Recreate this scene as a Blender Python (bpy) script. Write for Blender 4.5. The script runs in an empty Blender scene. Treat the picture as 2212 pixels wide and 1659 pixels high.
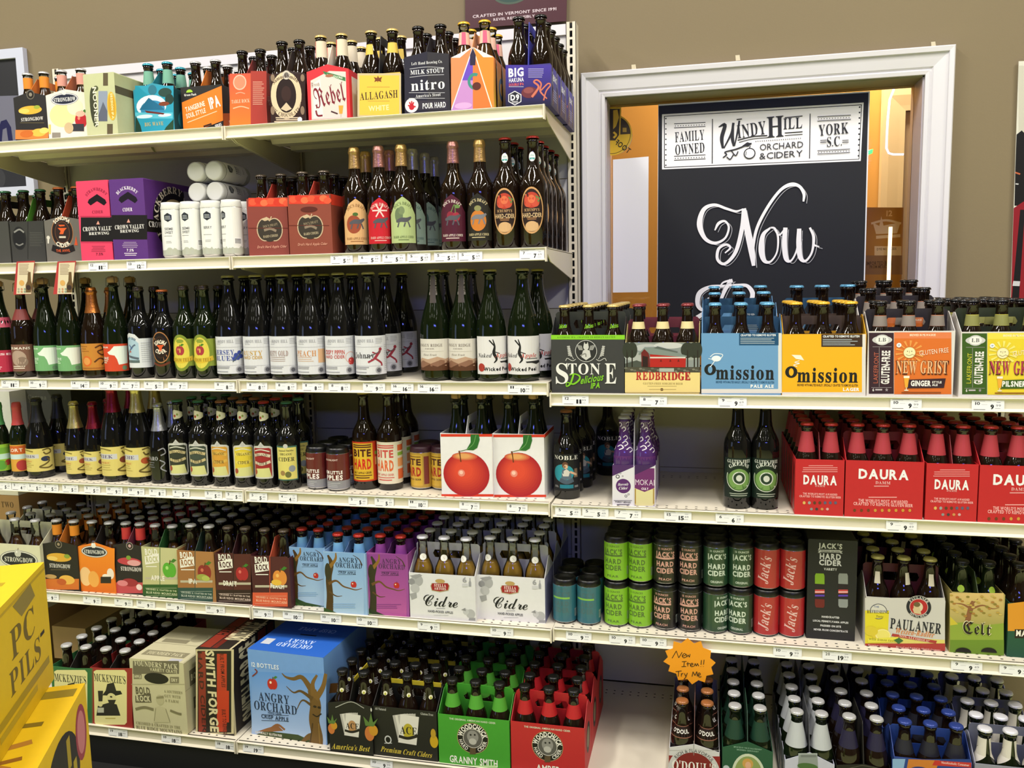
import bpy, math, random
import numpy as np
from mathutils import Vector, Matrix
from mathutils.geometry import tessellate_polygon

random.seed(7)
SC = bpy.context.scene
COL = SC.collection
R_ = math.radians

# ------------------------------------------------------------------ camera
F_PX, YAW, PITCH, ROLL = 1790.0, .2293, .1169, -.0188
CAM = np.array([.3998, -2.1446, 1.4209])
_cy, _sy = math.cos(YAW), math.sin(YAW)
_fwd = np.array([-_sy*math.cos(PITCH), _cy*math.cos(PITCH), -math.sin(PITCH)])
_rt = np.array([_cy, _sy, 0.]); _up = np.cross(_rt, _fwd)
C_R = math.cos(ROLL)*_rt + math.sin(ROLL)*_up
C_U = -math.sin(ROLL)*_rt + math.cos(ROLL)*_up
cd = bpy.data.cameras.new('camera'); cam = bpy.data.objects.new('camera', cd); COL.objects.link(cam)
cd.sensor_fit = 'HORIZONTAL'; cd.sensor_width = 36; cd.lens = F_PX/2212*36; cd.clip_start = .05
cam.matrix_world = Matrix(((C_R[0], C_U[0], -_fwd[0], CAM[0]), (C_R[1], C_U[1], -_fwd[1], CAM[1]),
                           (C_R[2], C_U[2], -_fwd[2], CAM[2]), (0, 0, 0, 1)))
SC.camera = cam

# ------------------------------------------------------------------ light and exposure
SC.view_settings.view_transform = 'Standard'; SC.view_settings.look = 'None'
SC.view_settings.gamma = 1; SC.view_settings.use_curve_mapping = False
SC.view_settings.exposure = -.48
SC.cycles.use_denoising = True; SC.cycles.adaptive_threshold = .025
SC.cycles.max_bounces = 7; SC.cycles.diffuse_bounces = 3; SC.cycles.glossy_bounces = 3
SC.cycles.transmission_bounces = 6; SC.cycles.transparent_max_bounces = 8
SC.cycles.caustics_reflective = False; SC.cycles.caustics_refractive = False
wd = bpy.data.worlds.new('world'); SC.world = wd; wd.use_nodes = True
wd.node_tree.nodes['Background'].inputs[0].default_value = (.8, .85, 1, 1)
wd.node_tree.nodes['Background'].inputs[1].default_value = .02

def area(name, loc, rot, sx, sy, power, col):
    l = bpy.data.lights.new(name, 'AREA'); l.shape = 'RECTANGLE'; l.size = sx; l.size_y = sy
    l.energy = power; l.color = col
    o = bpy.data.objects.new(name, l); COL.objects.link(o); o.location = loc; o.rotation_euler = rot
    return o
CEIL = 4.05
for lx in (-3.4, -1.3, .75, 2.8):
    for ly, pw in ((-1.2, 82), (-2.35, 48), (-4.0, 6), (-5.6, 6)):
        area('ceiling_tube_light', (lx, ly, CEIL-.06), (0, 0, 0), .2, .95, pw, (1, .95, .88))
area('daylight_window_light', (-4.9, -4.2, 1.7), (R_(90), 0, R_(-70)), 1.6, 1.8, 20, (.50, .62, 1))
area('blue_neon_light', (1.1, -5.2, 2.62), (R_(90), 0, 0), 1.6, .22, 34, (.16, .2, 1))
area('back_room_light', (.85, 1.25, 2.8), (0, 0, 0), .7, .4, 64, (1, .74, .42))

# ------------------------------------------------------------------ geometry from the picture
def ray(px, py):
    d = _fwd*F_PX + C_R*(px-1106) - C_U*(py-829.5)
    return d
def at_y(px, py, Y):
    d = ray(px, py); t = (Y-CAM[1])/d[1]; return CAM + d*t
def at_z(px, py, Z):
    d = ray(px, py); t = (Z-CAM[2])/d[2]; return CAM + d*t
def x_of(px, Y, Z):
    """X of the point at depth Y and height Z that shows at column px"""
    a = (px-1106)/F_PX; dy = Y-CAM[1]; dz = Z-CAM[2]
    k = C_R - a*_fwd
    return CAM[0] - (k[1]*dy + k[2]*dz)/k[0]
class Crop:
    def __init__(s, ox, oy, k): s.ox, s.oy, s.k = ox, oy, k
    def __call__(s, x, y): return s.ox+x*s.k, s.oy+y*s.k
_k = lambda x0, y0, w, n=2212: Crop(x0, y0, w/n)
c0 = Crop(0, 0, 1)
c1, c2, c3, c4 = _k(0, 0, 640), _k(480, 0, 800), _k(0, 340, 560), _k(500, 300, 780)
c5, c6, c7, c8 = _k(0, 560, 620), _k(580, 560, 640), _k(0, 840, 640), _k(600, 840, 640)
d1, d2, d3, d4 = _k(0, 1060, 640), _k(600, 1080, 640), _k(0, 1300, 720), _k(680, 1320, 760)
d5, d6, d7, d8 = _k(1180, 600, 540), _k(1680, 600, 532), _k(1180, 860, 540), _k(1680, 860, 532)
e1, e2, e3, e4 = _k(1180, 1120, 580), _k(1680, 1120, 532), _k(1300, 1340, 500), _k(1720, 1360, 492)
e5, e6, e7, e8 = _k(1200, 0, 1012), _k(1240, 160, 320, 1021), _k(1840, 100, 372, 1064), _k(0, 1180, 220, 762)

# ------------------------------------------------------------------ materials
def lin(h):
    if not isinstance(h, str): return tuple(h)
    v = [int(h[i:i+2], 16)/255 for i in (0, 2, 4)]
    return tuple(c/12.92 if c <= .04045 else ((c+.055)/1.055)**2.4 for c in v)
_M = {}
def mat(name, col='808080', rough=.5, metal=0., spec=.5, trans=0., ior=1.5, emit=0., noise=None, bump=None, coat=0.):
    if name in _M: return _M[name]
    m = bpy.data.materials.new(name); m.use_nodes = True; nt = m.node_tree; b = nt.nodes['Principled BSDF']
    c = (*lin(col), 1)
    b.inputs['Base Color'].default_value = c; b.inputs['Roughness'].default_value = rough
    b.inputs['Metallic'].default_value = metal; b.inputs['Specular IOR Level'].default_value = spec
    b.inputs['Transmission Weight'].default_value = trans; b.inputs['IOR'].default_value = ior
    b.inputs['Coat Weight'].default_value = coat
    if emit:
        b.inputs['Emission Color'].default_value = c; b.inputs['Emission Strength'].default_value = emit
    if noise:
        sc, amt = noise
        tc = nt.nodes.new('ShaderNodeTexCoord'); n = nt.nodes.new('ShaderNodeTexNoise'); n.inputs['Scale'].default_value = sc
        n.inputs['Detail'].default_value = 4
        mx = nt.nodes.new('ShaderNodeMix'); mx.data_type = 'RGBA'
        mx.inputs[6].default_value = tuple(min(1, x*(1+amt)) for x in c[:3])+(1,)
        mx.inputs[7].default_value = tuple(x*(1-amt) for x in c[:3])+(1,)
        nt.links.new(tc.outputs['Object'], n.inputs['Vector']); nt.links.new(n.outputs['Fac'], mx.inputs[0])
        nt.links.new(mx.outputs[2], b.inputs['Base Color'])
    if bump:
        sc, amt = bump
        n = nt.nodes.new('ShaderNodeTexNoise'); n.inputs['Scale'].default_value = sc
        tc = nt.nodes.new('ShaderNodeTexCoord'); nt.links.new(tc.outputs['Object'], n.inputs['Vector'])
        bp = nt.nodes.new('ShaderNodeBump'); bp.inputs['Strength'].default_value = amt; bp.inputs['Distance'].default_value = .002
        nt.links.new(n.outputs['Fac'], bp.inputs['Height']); nt.links.new(bp.outputs['Normal'], b.inputs['Normal'])
    _M[name] = m
    return m
def paint(h, rough=.42, metal=0.): return mat('paint_%s_%d_%d' % (h, rough*100, metal*100), h, rough, metal)
def card(h): return mat('card_'+h, h, .55, noise=(60, .05))
def printed(name, rough, spec):
    m = mat(name, '808080', rough, spec=spec); nt = m.node_tree
    a = nt.nodes.new('ShaderNodeAttribute'); a.attribute_name = 'ink'
    nt.links.new(a.outputs['Color'], nt.nodes['Principled BSDF'].inputs['Base Color'])
    return m
INK = printed('printed_card', .45, .35)
INKC = printed('printed_can', .28, .6)
BROWN = mat('brown_glass', (.010, .005, .003), .05, spec=.55)
BLACK = mat('black_glass', (.005, .005, .005), .05, spec=.55)
GREEN = mat('green_glass', (.005, .009, .003), .05, spec=.55)
PURPG = mat('purple_glass', '4a2a66', .08, spec=.7)
def thin_glass(name, tint, ior):
    m = mat(name, 'ffffff', 0.); nt = m.node_tree; nt.nodes.clear()
    on = nt.nodes.new('ShaderNodeOutputMaterial'); tr = nt.nodes.new('ShaderNodeBsdfTransparent'); gl = nt.nodes.new('ShaderNodeBsdfGlossy')
    tr.inputs[0].default_value = (*tint, 1); gl.inputs['Roughness'].default_value = .03
    fr = nt.nodes.new('ShaderNodeFresnel'); fr.inputs['IOR'].default_value = ior; mx = nt.nodes.new('ShaderNodeMixShader')
    nt.links.new(fr.outputs[0], mx.inputs[0]); nt.links.new(tr.outputs[0], mx.inputs[1]); nt.links.new(gl.outputs[0], mx.inputs[2])
    nt.links.new(mx.outputs[0], on.inputs[0]); return m
CLEAR = thin_glass('clear_glass', (.90, .92, .88), 1.5)
CIDERL = mat('golden_cider', 'd0a044', .12, spec=.6)
AMBERL = mat('amber_cider', '5c3a1c', .12, spec=.6)
SHELF = mat('cream_enamel', 'ddd5c2', .38, noise=(7, .03))
PANEL = mat('cream_panel', 'cfcdb4', .5, noise=(5, .03))
WHITEP = mat('white_paint', 'dddbe0', .4, noise=(4, .02))
DARK = mat('shade_fill', '0a0a09', .8)
# ------------------------------------------------------------------ objects
def obj(name, me, m=None, parent=None, loc=None, rot=None):
    o = bpy.data.objects.new(name, me); COL.objects.link(o)
    if m is not None and me is not None and not me.materials: me.materials.append(m)
    if parent is not None: o.parent = parent
    if loc is not None: o.location = loc
    if rot is not None: o.rotation_euler = rot
    return o
def tag(o, label, cat, group=None):
    o['label'] = label; o['category'] = cat
    if group: o['group'] = group
    return o
def struct(o): o['kind'] = 'structure'; return o
def empty(name, loc, rz=0):
    o = bpy.data.objects.new(name, None); COL.objects.link(o); o.location = loc; o.rotation_euler = (0, 0, rz)
    o.empty_display_size = .02
    return o
class MB:
    """collects simple shapes into one mesh"""
    def __init__(s): s.v, s.f = [], []
    def add(s, v, f):
        n = len(s.v); s.v += [tuple(p) for p in v]; s.f += [tuple(i+n for i in q) for q in f]; return s
    def box(s, x0, x1, y0, y1, z0, z1):
        v = [(x, y, z) for z in (z0, z1) for y in (y0, y1) for x in (x0, x1)]
        return s.add(v, [(0, 2, 3, 1), (4, 5, 7, 6), (0, 1, 5, 4), (2, 6, 7, 3), (0, 4, 6, 2), (1, 3, 7, 5)])
    def lathe(s, prof, n=20, flute=0., cx=0, cy=0, z=0):
        v, f = [], []
        for k, (r, h) in enumerate(prof):
            for i in range(n):
                a = 2*math.pi*i/n; rr = r*(1+flute*(i % 2)) if flute and 0 < k < len(prof)-1 else r
                v.append((cx+rr*math.sin(a), cy-rr*math.cos(a), z+h))
        for k in range(len(prof)-1):
            for i in range(n):
                j = (i+1) % n
                f.append((k*n+i, k*n+j, (k+1)*n+j, (k+1)*n+i))
        return s.add(v, f)
    def extrude(s, loops, t, fn):
        """flat outline (first loop) with holes, thickness t; fn(u, v, w) -> 3D"""
        flat = [p for L in loops for p in L]; n = len(flat)
        tri = tessellate_polygon([[Vector((p[0], p[1], 0)) for p in L] for L in loops])
        v = [fn(p[0], p[1], 0) for p in flat] + [fn(p[0], p[1], t) for p in flat]
        f = [tuple(q) for q in tri] + [tuple(i+n for i in reversed(q)) for q in tri]
        b = 0
        for L in loops:
            for i in range(len(L)):
                j = (i+1) % len(L); f.append((b+i, b+j, n+b+j, n+b+i))
            b += len(L)
        return s.add(v, f)
    def tube(s, pts, r, n=8):
        P = [Vector(p) for p in pts]; v, f = [], []
        for i, p in enumerate(P):
            d = (P[min(i+1, len(P)-1)]-P[max(i-1, 0)]).normalized()
            a = d.orthogonal().normalized() if i == 0 else (a-d*a.dot(d)).normalized()
            b = d.cross(a)
            v += [tuple(p+a*(r*math.cos(2*math.pi*k/n))+b*(r*math.sin(2*math.pi*k/n))) for k in range(n)]
        for i in range(len(P)-1):
            for k in range(n):
                j = (k+1) % n; f.append((i*n+k, i*n+j, (i+1)*n+j, (i+1)*n+k))
        return s.add(v, f)
    def mesh(s, name, m=None, smooth=False):
        me = bpy.data.meshes.new(name); me.from_pydata(s.v, [], s.f)
        if m: me.materials.append(m)
        if smooth: me.polygons.foreach_set('use_smooth', [True]*len(me.polygons))
        me.update(); return me
def fixn(me):
    import bmesh
    b = bmesh.new(); b.from_mesh(me); bmesh.ops.recalc_face_normals(b, faces=b.faces); b.to_mesh(me); b.free(); return me

# ------------------------------------------------------------------ flat print
_G = {}
def glyph(ch, st):
    key = (ch, st)
    if key in _G: return _G[key]
    o = ord(ch); s2 = ''.join(x for x in st if x in 'sxf'); code = ch
    if s2 and (ch.isupper() or ch.islower()) and o < 128:
        up = {'s': 0x1D400, 'x': 0x1D4D0, 'f': 0x1D56C}[s2[0]]
        code = chr(up+o-65) if ch.isupper() else chr(up+26+o-97)
    c = bpy.data.curves.new('glyph', 'FONT'); c.body = code; c.resolution_u = 2
    if 'b' in st: c.offset = .009 if s2 else .022
    if 'B' in st: c.offset = .012 if s2 else .04
    ob = bpy.data.objects.new('glyph', c); me = bpy.data.meshes.new_from_object(ob)
    v = [(p.co.x, p.co.y) for p in me.vertices]; f = [tuple(p.vertices) for p in me.polygons]
    bpy.data.objects.remove(ob); bpy.data.curves.remove(c); bpy.data.meshes.remove(me)
    _G[key] = (v, f); return v, f
def smoothp(pts, n=6):
    """curve through points"""
    P = [np.array(p, float) for p in pts]
    if len(P) < 3: return P
    P = [2*P[0]-P[1]]+P+[2*P[-1]-P[-2]]; out = []
    for i in range(1, len(P)-2):
        a, b, c, d = P[i-1:i+3]
        for k in range(n):
            t = k/n; out.append(.5*((2*b)+(-a+c)*t+(2*a-5*b+4*c-d)*t*t+(-a+3*b-3*c+d)*t**3))
    out.append(P[-2]); return out
class Art:
    """ink shapes on a plane. mode px: coordinates are picture (crop) pixels meeting the plane y = Y;
    mode uv: 0..100 across w and 0..100 up h."""
    def __init__(s, w=None, h=None, crop=None, Y=None, org=None, u0=None):
        s.w, s.h, s.crop, s.Y, s.org = w, h, crop, Y, org
        s.v, s.f, s.c = [], [], []; s.k = 0; s.dx = s.dy = 0
    def p(s, x, y):
        if s.crop:
            P = at_y(*s.crop(x+s.dx, y+s.dy), s.Y); return P[0]-s.org[0], P[2]-s.org[1]
        return (x/100-.5)*s.w, y/100*s.h
    def sc(s, x, y):
        a = s.p(x, y); b = s.p(x+1, y); c = s.p(x, y-1 if s.crop else y+1)
        return abs(b[0]-a[0]), abs(c[1]-a[1])
    def raw(s, pts, faces, col):
        n = len(s.v); col = lin(col) if not isinstance(col, list) else [lin(c) for c in col]
        s.v += [(q[0], q[1], s.k) for q in pts]
        for f in faces:
            s.f.append(tuple(i+n for i in f)); s.c.append(col if not isinstance(col, list) else [col[i] for i in f])
        s.k += 1
    def P(s, pts, col):
        q = [s.p(*a) for a in pts]
        t = tessellate_polygon([[Vector((a[0], a[1], 0)) for a in q]]); s.raw(q, t, col); return s
    def R(s, x0, y0, x1, y1, col): s.raw([s.p(x0, y0), s.p(x1, y0), s.p(x1, y1), s.p(x0, y1)], [(0, 1, 2, 3)], col); return s
    def G(s, x0, y0, x1, y1, cb, ct):
        """printed colour blend from the y0 edge to the y1 edge"""
        s.raw([s.p(x0, y0), s.p(x1, y0), s.p(x1, y1), s.p(x0, y1)], [(0, 1, 2, 3)], [cb, cb, ct, ct]); return s
    def E(s, x, y, rx, ry=None, col='ffffff', n=22, a0=0, a1=360, ring=0):
        sx, sy = s.sc(x, y)
        if ry is None: ry = rx*sx/sy
        cx, cy = s.p(x, y); full = abs(a1-a0) >= 360; m = n if full else n+1
        A = [R_(a0+(a1-a0)*i/n) for i in range(m)]
        if ring:
            q = [(cx+rx*sx*math.cos(a), cy+ry*sy*math.sin(a)) for a in A]+[(cx+(rx-ring)*sx*math.cos(a), cy+(ry-ring*ry/rx)*sy*math.sin(a)) for a in A]
            s.raw(q, [(i, (i+1) % m, m+(i+1) % m, m+i) for i in range(n if full else m-1)], col)
        else:
            q = [(cx, cy)]+[(cx+rx*sx*math.cos(a), cy+ry*sy*math.sin(a)) for a in A]
            s.raw(q, [(0, 1+i, 1+(i+1) % m) for i in range(n if full else m-1)], col)
        return s
    def S(s, pts, w, col, smooth=5, taper=None):
        """brush stroke; w = width or list of widths"""
        if not isinstance(w, (list, tuple)): w = [w]*len(pts)
        q3 = [(*a, b) for a, b in zip(pts, w)]
        q3 = smoothp(q3, smooth) if smooth and len(q3) > 2 else [np.array(a, float) for a in q3]
        sx, _ = s.sc(*pts[0]); q = [s.p(a[0], a[1]) for a in q3]; L, Rr = [], []
        for i in range(len(q)):
            a, b = q[max(i-1, 0)], q[min(i+1, len(q)-1)]
            dx, dy = b[0]-a[0], b[1]-a[1]; l = math.hypot(dx, dy) or 1; h = q3[i][2]*sx/2
            L.append((q[i][0]-dy/l*h, q[i][1]+dx/l*h)); Rr.append((q[i][0]+dy/l*h, q[i][1]-dx/l*h))
        n = len(q); s.raw(L+Rr, [(n+i, n+i+1, i+1, i) for i in range(n-1)], col); return s
    def T(s, txt, x, y, h, col, w=None, st='', rot=0, sh=0, arc=None, a0=90, gap=.1):
        """lettering centred on x, y with cap height h; w fits the length; arc = radius to set it on a circle"""
        if 'x' in st: gap = -.01
        sx, sy = s.sc(x, y); cx, cy = s.p(x, y)
        V, Fc, X = [], [], 0.; spans = []
        for ch in txt:
            if ch == ' ': X += .32; continue
            v, f = glyph(ch, st)
            if not v: continue
            x0 = min(a[0] for a in v); x1 = max(a[0] for a in v)
            spans.append((len(V), len(v), X, X+x1-x0)); n = len(V)
            V += [(a[0]-x0+X, a[1]) for a in v]; Fc += [tuple(i+n for i in q) for q in f]; X += x1-x0+gap
        X -= gap
        if not V: return s
        lo = '' if any(c.isupper() or c.isdigit() for c in txt) else 'l'
        capH = .69 if not lo else (.69 if any(c in 'bdfhklt' for c in txt) else .5)
        ky = h*sy/capH; kx = (w*sx/X) if w else ky
        if arc:
            r = abs(arc)*sx; out = []; kx = ky if not w else kx
            for (n, m, xa, xb) in spans:
                mid = ((xa+xb)/2-X/2)*kx; ang = R_(a0)-mid/r if arc > 0 else R_(a0)+mid/r
                ca, sa = math.cos(ang), math.sin(ang)
                for a in V[n:n+m]:
                    lx = (a[0]-(xa+xb)/2)*kx; ly = (a[1]-capH/2)*ky
                    if arc > 0: out.append((cx+ca*(r+ly)+sa*lx, cy+sa*(r+ly)-ca*lx))
                    else: out.append((cx+ca*(r-ly)-sa*lx, cy+sa*(r-ly)+ca*lx))
            s.raw(out, Fc, col); return s
        c, d = math.cos(R_(rot)), math.sin(R_(rot)); out = []
        for a in V:
            lx = (a[0]-X/2)*kx+sh*(a[1]-capH/2)*ky; ly = (a[1]-capH/2)*ky
            out.append((cx+lx*c-ly*d, cy+lx*d+ly*c))
        s.raw(out, Fc, col); return s
    def lines(s, x0, x1, y0, dy, n, h, col, jag=.25, center=False):
        """rows of print too small to read"""
        for i in range(n):
            a = (x1-x0)*random.uniform(0, jag); y = y0+dy*i
            if center: s.R(x0+a/2, y, x1-a/2, y+h, col)
            else: s.R(x0, y, x1-a, y+h, col)
        return s
    def apple(s, x, y, r, col='c8202a', hi='f08a70', leaf='3f7a2a'):
        up = -1 if s.crop else 1; sx, sy = s.sc(x, y); q = sx/sy
        s.E(x-r*.28, y, r*.72, r*1.0*q, col).E(x+r*.28, y, r*.72, r*1.0*q, col)
        s.E(x-r*.35, y+up*r*.3*q, r*.22, r*.25*q, hi)
        s.S([(x, y+up*r*.75*q), (x+r*.12, y+up*r*1.35*q)], r*.14, '5a3a1a')
        if leaf: s.P([(x+r*.1, y+up*r*1.1*q), (x+r*.6, y+up*r*1.55*q), (x+r*1.05, y+up*r*1.35*q), (x+r*.6, y+up*r*1.0*q)], leaf)
        return s
    def _mesh(s, name, pts, faces, cols, m):
        me = bpy.data.meshes.new(name); me.from_pydata(pts, [], faces)
        at = me.color_attributes.new('ink', 'FLOAT_COLOR', 'CORNER'); data = []
        for f, c in zip(faces, cols):
            if isinstance(c, list):
                for x in c: data += (*x, 1)
            else: data += (*c, 1)*len(f)
        at.data.foreach_set('color', data); me.materials.append(m); me.update(); return me
    LAY = 2.5e-5
    def flat(s, name='print', m=None):
        """facing -y"""
        return s._mesh(name, [(a, -(.0002+k*s.LAY), b) for a, b, k in s.v], s.f, s.c, m or INK)
    def side(s, x, name='print', m=None):
        """facing +x; art x runs along +y"""
        return s._mesh(name, [(x+.0002+k*s.LAY, a, b) for a, b, k in s.v], s.f, s.c, m or INK)
    def top(s, z, name='print', m=None):
        return s._mesh(name, [(a, b, z+.0002+k*s.LAY) for a, b, k in s.v], s.f, s.c, m or INK)
    def wrap(s, rad, z0, name='label', m=None, step=R_(11)):
        """round a bottle of radius rad(z); art height starts at z0"""
        R0 = rad(z0+(s.h or 0)/2); D = R0*step; pts, faces, cols = [], [], []
        for f, c in zip(s.f, s.c):
            P = [s.v[i] for i in f]; k = P[0][2]
            ka, kb = math.floor(min(p[0] for p in P)/D), math.ceil(max(p[0] for p in P)/D)
            for q in range(ka, max(kb, ka+1)):
                poly = [(p[0], p[1]) for p in P]
                if kb-ka > 1:
                    for lim, sg in ((q*D, 1), ((q+1)*D, -1)):
                        o2 = []
                        for i in range(len(poly)):
                            a, b = poly[i], poly[(i+1) % len(poly)]; da, db = sg*(a[0]-lim), sg*(b[0]-lim)
                            if da >= 0: o2.append(a)
                            if da*db < 0:
                                t = da/(da-db); o2.append((a[0]+(b[0]-a[0])*t, a[1]+(b[1]-a[1])*t))
                        poly = o2
                        if not poly: break
                if len(poly) < 3: continue
                n = len(pts)
                for a in poly:
                    z = z0+a[1]; r = rad(z)+.0003+k*s.LAY; an = a[0]/R0
                    pts.append((r*math.sin(an), -r*math.cos(an), z))
                faces.append(tuple(range(n, n+len(poly)))); cols.append(c if not isinstance(c, list) else c[0])
        return s._mesh(name, pts, faces, cols, m or INK)
# ------------------------------------------------------------------ bottles and cans
PROF = {
 'long': [(0, 0), (.88, 0), (1, .02), (1, .50), (.98, .555), (.90, .61), (.74, .665), (.58, .715), (.485, .77), (.45, .85), (.425, .925), (.48, .93), (.48, .962), (.43, .967), (.43, .985), (0, .985)],
 'bomb': [(0, 0), (.88, 0), (1, .018), (1, .515), (.985, .56), (.92, .60), (.78, .64), (.62, .675), (.50, .715), (.445, .76), (.40, .85), (.365, .935), (.42, .94), (.42, .966), (.37, .97), (.37, .988), (0, .988)],
 'champ': [(0, 0), (.84, 0), (.98, .02), (1, .04), (1, .41), (.975, .47), (.90, .54), (.78, .61), (.63, .68), (.49, .75), (.40, .82), (.355, .89), (.34, .945), (.43, .95), (.43, .965), (.345, .97), (.345, .99), (0, .99)],
 'smith': [(0, 0), (.92, 0), (1, .02), (1, .55), (.985, .59), (.92, .63), (.75, .665), (.56, .695), (.46, .73), (.42, .79), (.385, .92), (.44, .93), (.44, .965), (.38, .97), (.38, .985), (0, .985)],
}
def radius(kind, R, H):
    P = PROF[kind]
    zs = [p[1]*H for p in P]; rs = [p[0]*R for p in P]
    def f(z):
        for i in range(1, len(zs)):
            if z <= zs[i] and zs[i] > zs[i-1]:
                t = (z-zs[i-1])/(zs[i]-zs[i-1]); return rs[i-1]+(rs[i]-rs[i-1])*max(0, t)
        return rs[-2]
    return f
_B = {}
_KN = {}
def spec(name, kind, R, H, glass, cap=None, foil=None, labs=(), fill=None, cork=None, deco=None):
    """a kind of bottle; its part meshes are made once and shared"""
    f = radius(kind, R, H); parts = []; _KN[name] = {'champ': 'champagne_bottle', 'bomb': 'large_bottle', 'smith': 'ale_bottle', 'long': 'cider_bottle'}[kind]
    body = MB().lathe([(r*R, z*H) for r, z in PROF[kind]], 22).mesh('bottle_body', glass, True)
    if cap:
        cr = f(.975*H)+.0022; h = H
        parts.append(('cap', MB().lathe([(cr*1.08, h-.0065), (cr*1.06, h-.005), (cr*.98, h-.0015), (cr*.8, h), (0, h)], 32, .035).mesh('cap', cap, True)))
    if foil:
        z0, m = foil; zs = [z0*H+(H*.99-z0*H)*i/14 for i in range(15)]
        parts.append(('foil', MB().lathe([(f(z)+.0012+.0004*(i % 2), z) for i, z in enumerate(zs)]+[(f(H*.98)*.9, H+.001), (0, H+.001)], 22).mesh('foil', m, True)))
    if cork:
        cr = f(.975*H)
        parts.append(('cork', MB().lathe([(cr*.8, H*.985), (cr*.85, H*.995), (cr*1.15, H), (cr*1.2, H+.012), (cr*.9, H+.017), (0, H+.017)], 16).mesh('cork', mat('cork_wood', 'a9855c', .8, noise=(90, .2)), True)))
        w = MB()
        for k in range(4):
            a = math.pi/4+k*math.pi/2
            w.tube([(cr*1.45*math.sin(a), -cr*1.45*math.cos(a), H*.955), (cr*1.35*math.sin(a), -cr*1.35*math.cos(a), H+.012), (0, 0, H+.019)], .0007, 5)
        parts.append(('wire_cage', w.mesh('wire_cage', paint('2a2a28', .4, .6))))
    if fill:
        m, zt = fill; zs = [.03, .3, .5, .56, .62, .68, .74, .8]; zs = [z for z in zs if z < zt]+[zt]
        parts.append(('liquid', MB().lathe([(0, .006)]+[(f(z*H)-.0025, z*H) for z in zs]+[(0, zt*H)], 18).mesh('liquid', m, True)))
    for nm, z0, z1, span, fn in labs:
        A = Art(R_(span)*f((z0+z1)/2*H), (z1-z0)*H); fn(A); parts.append((nm, A.wrap(f, z0*H, nm)))
    _B[name] = (body, parts, R, H); return name
STOCK = 0
HIDE = {i for a, b in ((2, 2), (4, 5), (9, 11), (29, 29), (35, 35), (40, 40), (64, 64), (66, 66), (68, 68), (70, 70), (85, 87), (89, 89), (91, 92), (94, 95), (514, 514), (520, 520), (579, 579), (631, 631), (634, 634), (647, 648), (655, 656), (663, 664), (671, 672), (678, 680), (686, 688), (695, 696), (702, 704), (742, 742), (744, 744),) for i in range(a, b+1)}   # stock that other things wholly cover
def listed():
    global STOCK
    STOCK += 1; return STOCK-1 not in HIDE
def bottle(sp, loc, label, group=None, rot=0., name='cider_bottle'):
    if not listed(): return
    body, parts, R, H = _B[sp]
    o = obj(name, body, None, None, loc, (0, 0, rot)); tag(o, label, 'bottle', group)
    for n, me in parts: obj(n, me, None, o)
    return o
def canspec(name, R, H, fn, lid='black', span=359):
    P = [(0, .012), (.70, 0), (.80, .006), (1, .055), (1, .895), (.84, .965), (.82, .985), (.85, .99), (.85, 1), (.79, 1), (.77, .975), (0, .975)]
    body = MB().lathe([(r*R, z*H) for r, z in P], 26).mesh('can_body', mat('aluminium', 'c9c9cc', .25, .9), True)
    f = lambda z: R
    parts = []
    A = Art(R_(span)*R, .835*H); fn(A); parts.append(('label', A.wrap(f, .058*H, 'label', INKC)))
    if lid:
        m = paint('0b0b0c', .35) if lid == 'black' else paint(lid, .45)
        parts.append(('carrier_lid', MB().lathe([(R*1.0, .90*H), (R*1.02, .925*H), (R*.95, .985*H), (R*.93, 1.03*H), (R*.78, 1.035*H)]+([(R*.74, .985*H), (0, .985*H)] if lid == 'black' else [(0, 1.035*H)]), 24).mesh('carrier_lid', m, True)))
    _B[name] = (body, parts, R, H); return name
def can(sp, loc, label, group=None, rot=0., eul=None):
    if not listed(): return
    body, parts, R, H = _B[sp]
    o = obj('drink_can', body, None, None, loc, eul or (0, 0, rot)); tag(o, label, 'can', group)
    for n, me in parts: obj(n, me, None, o)
    return o

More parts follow.
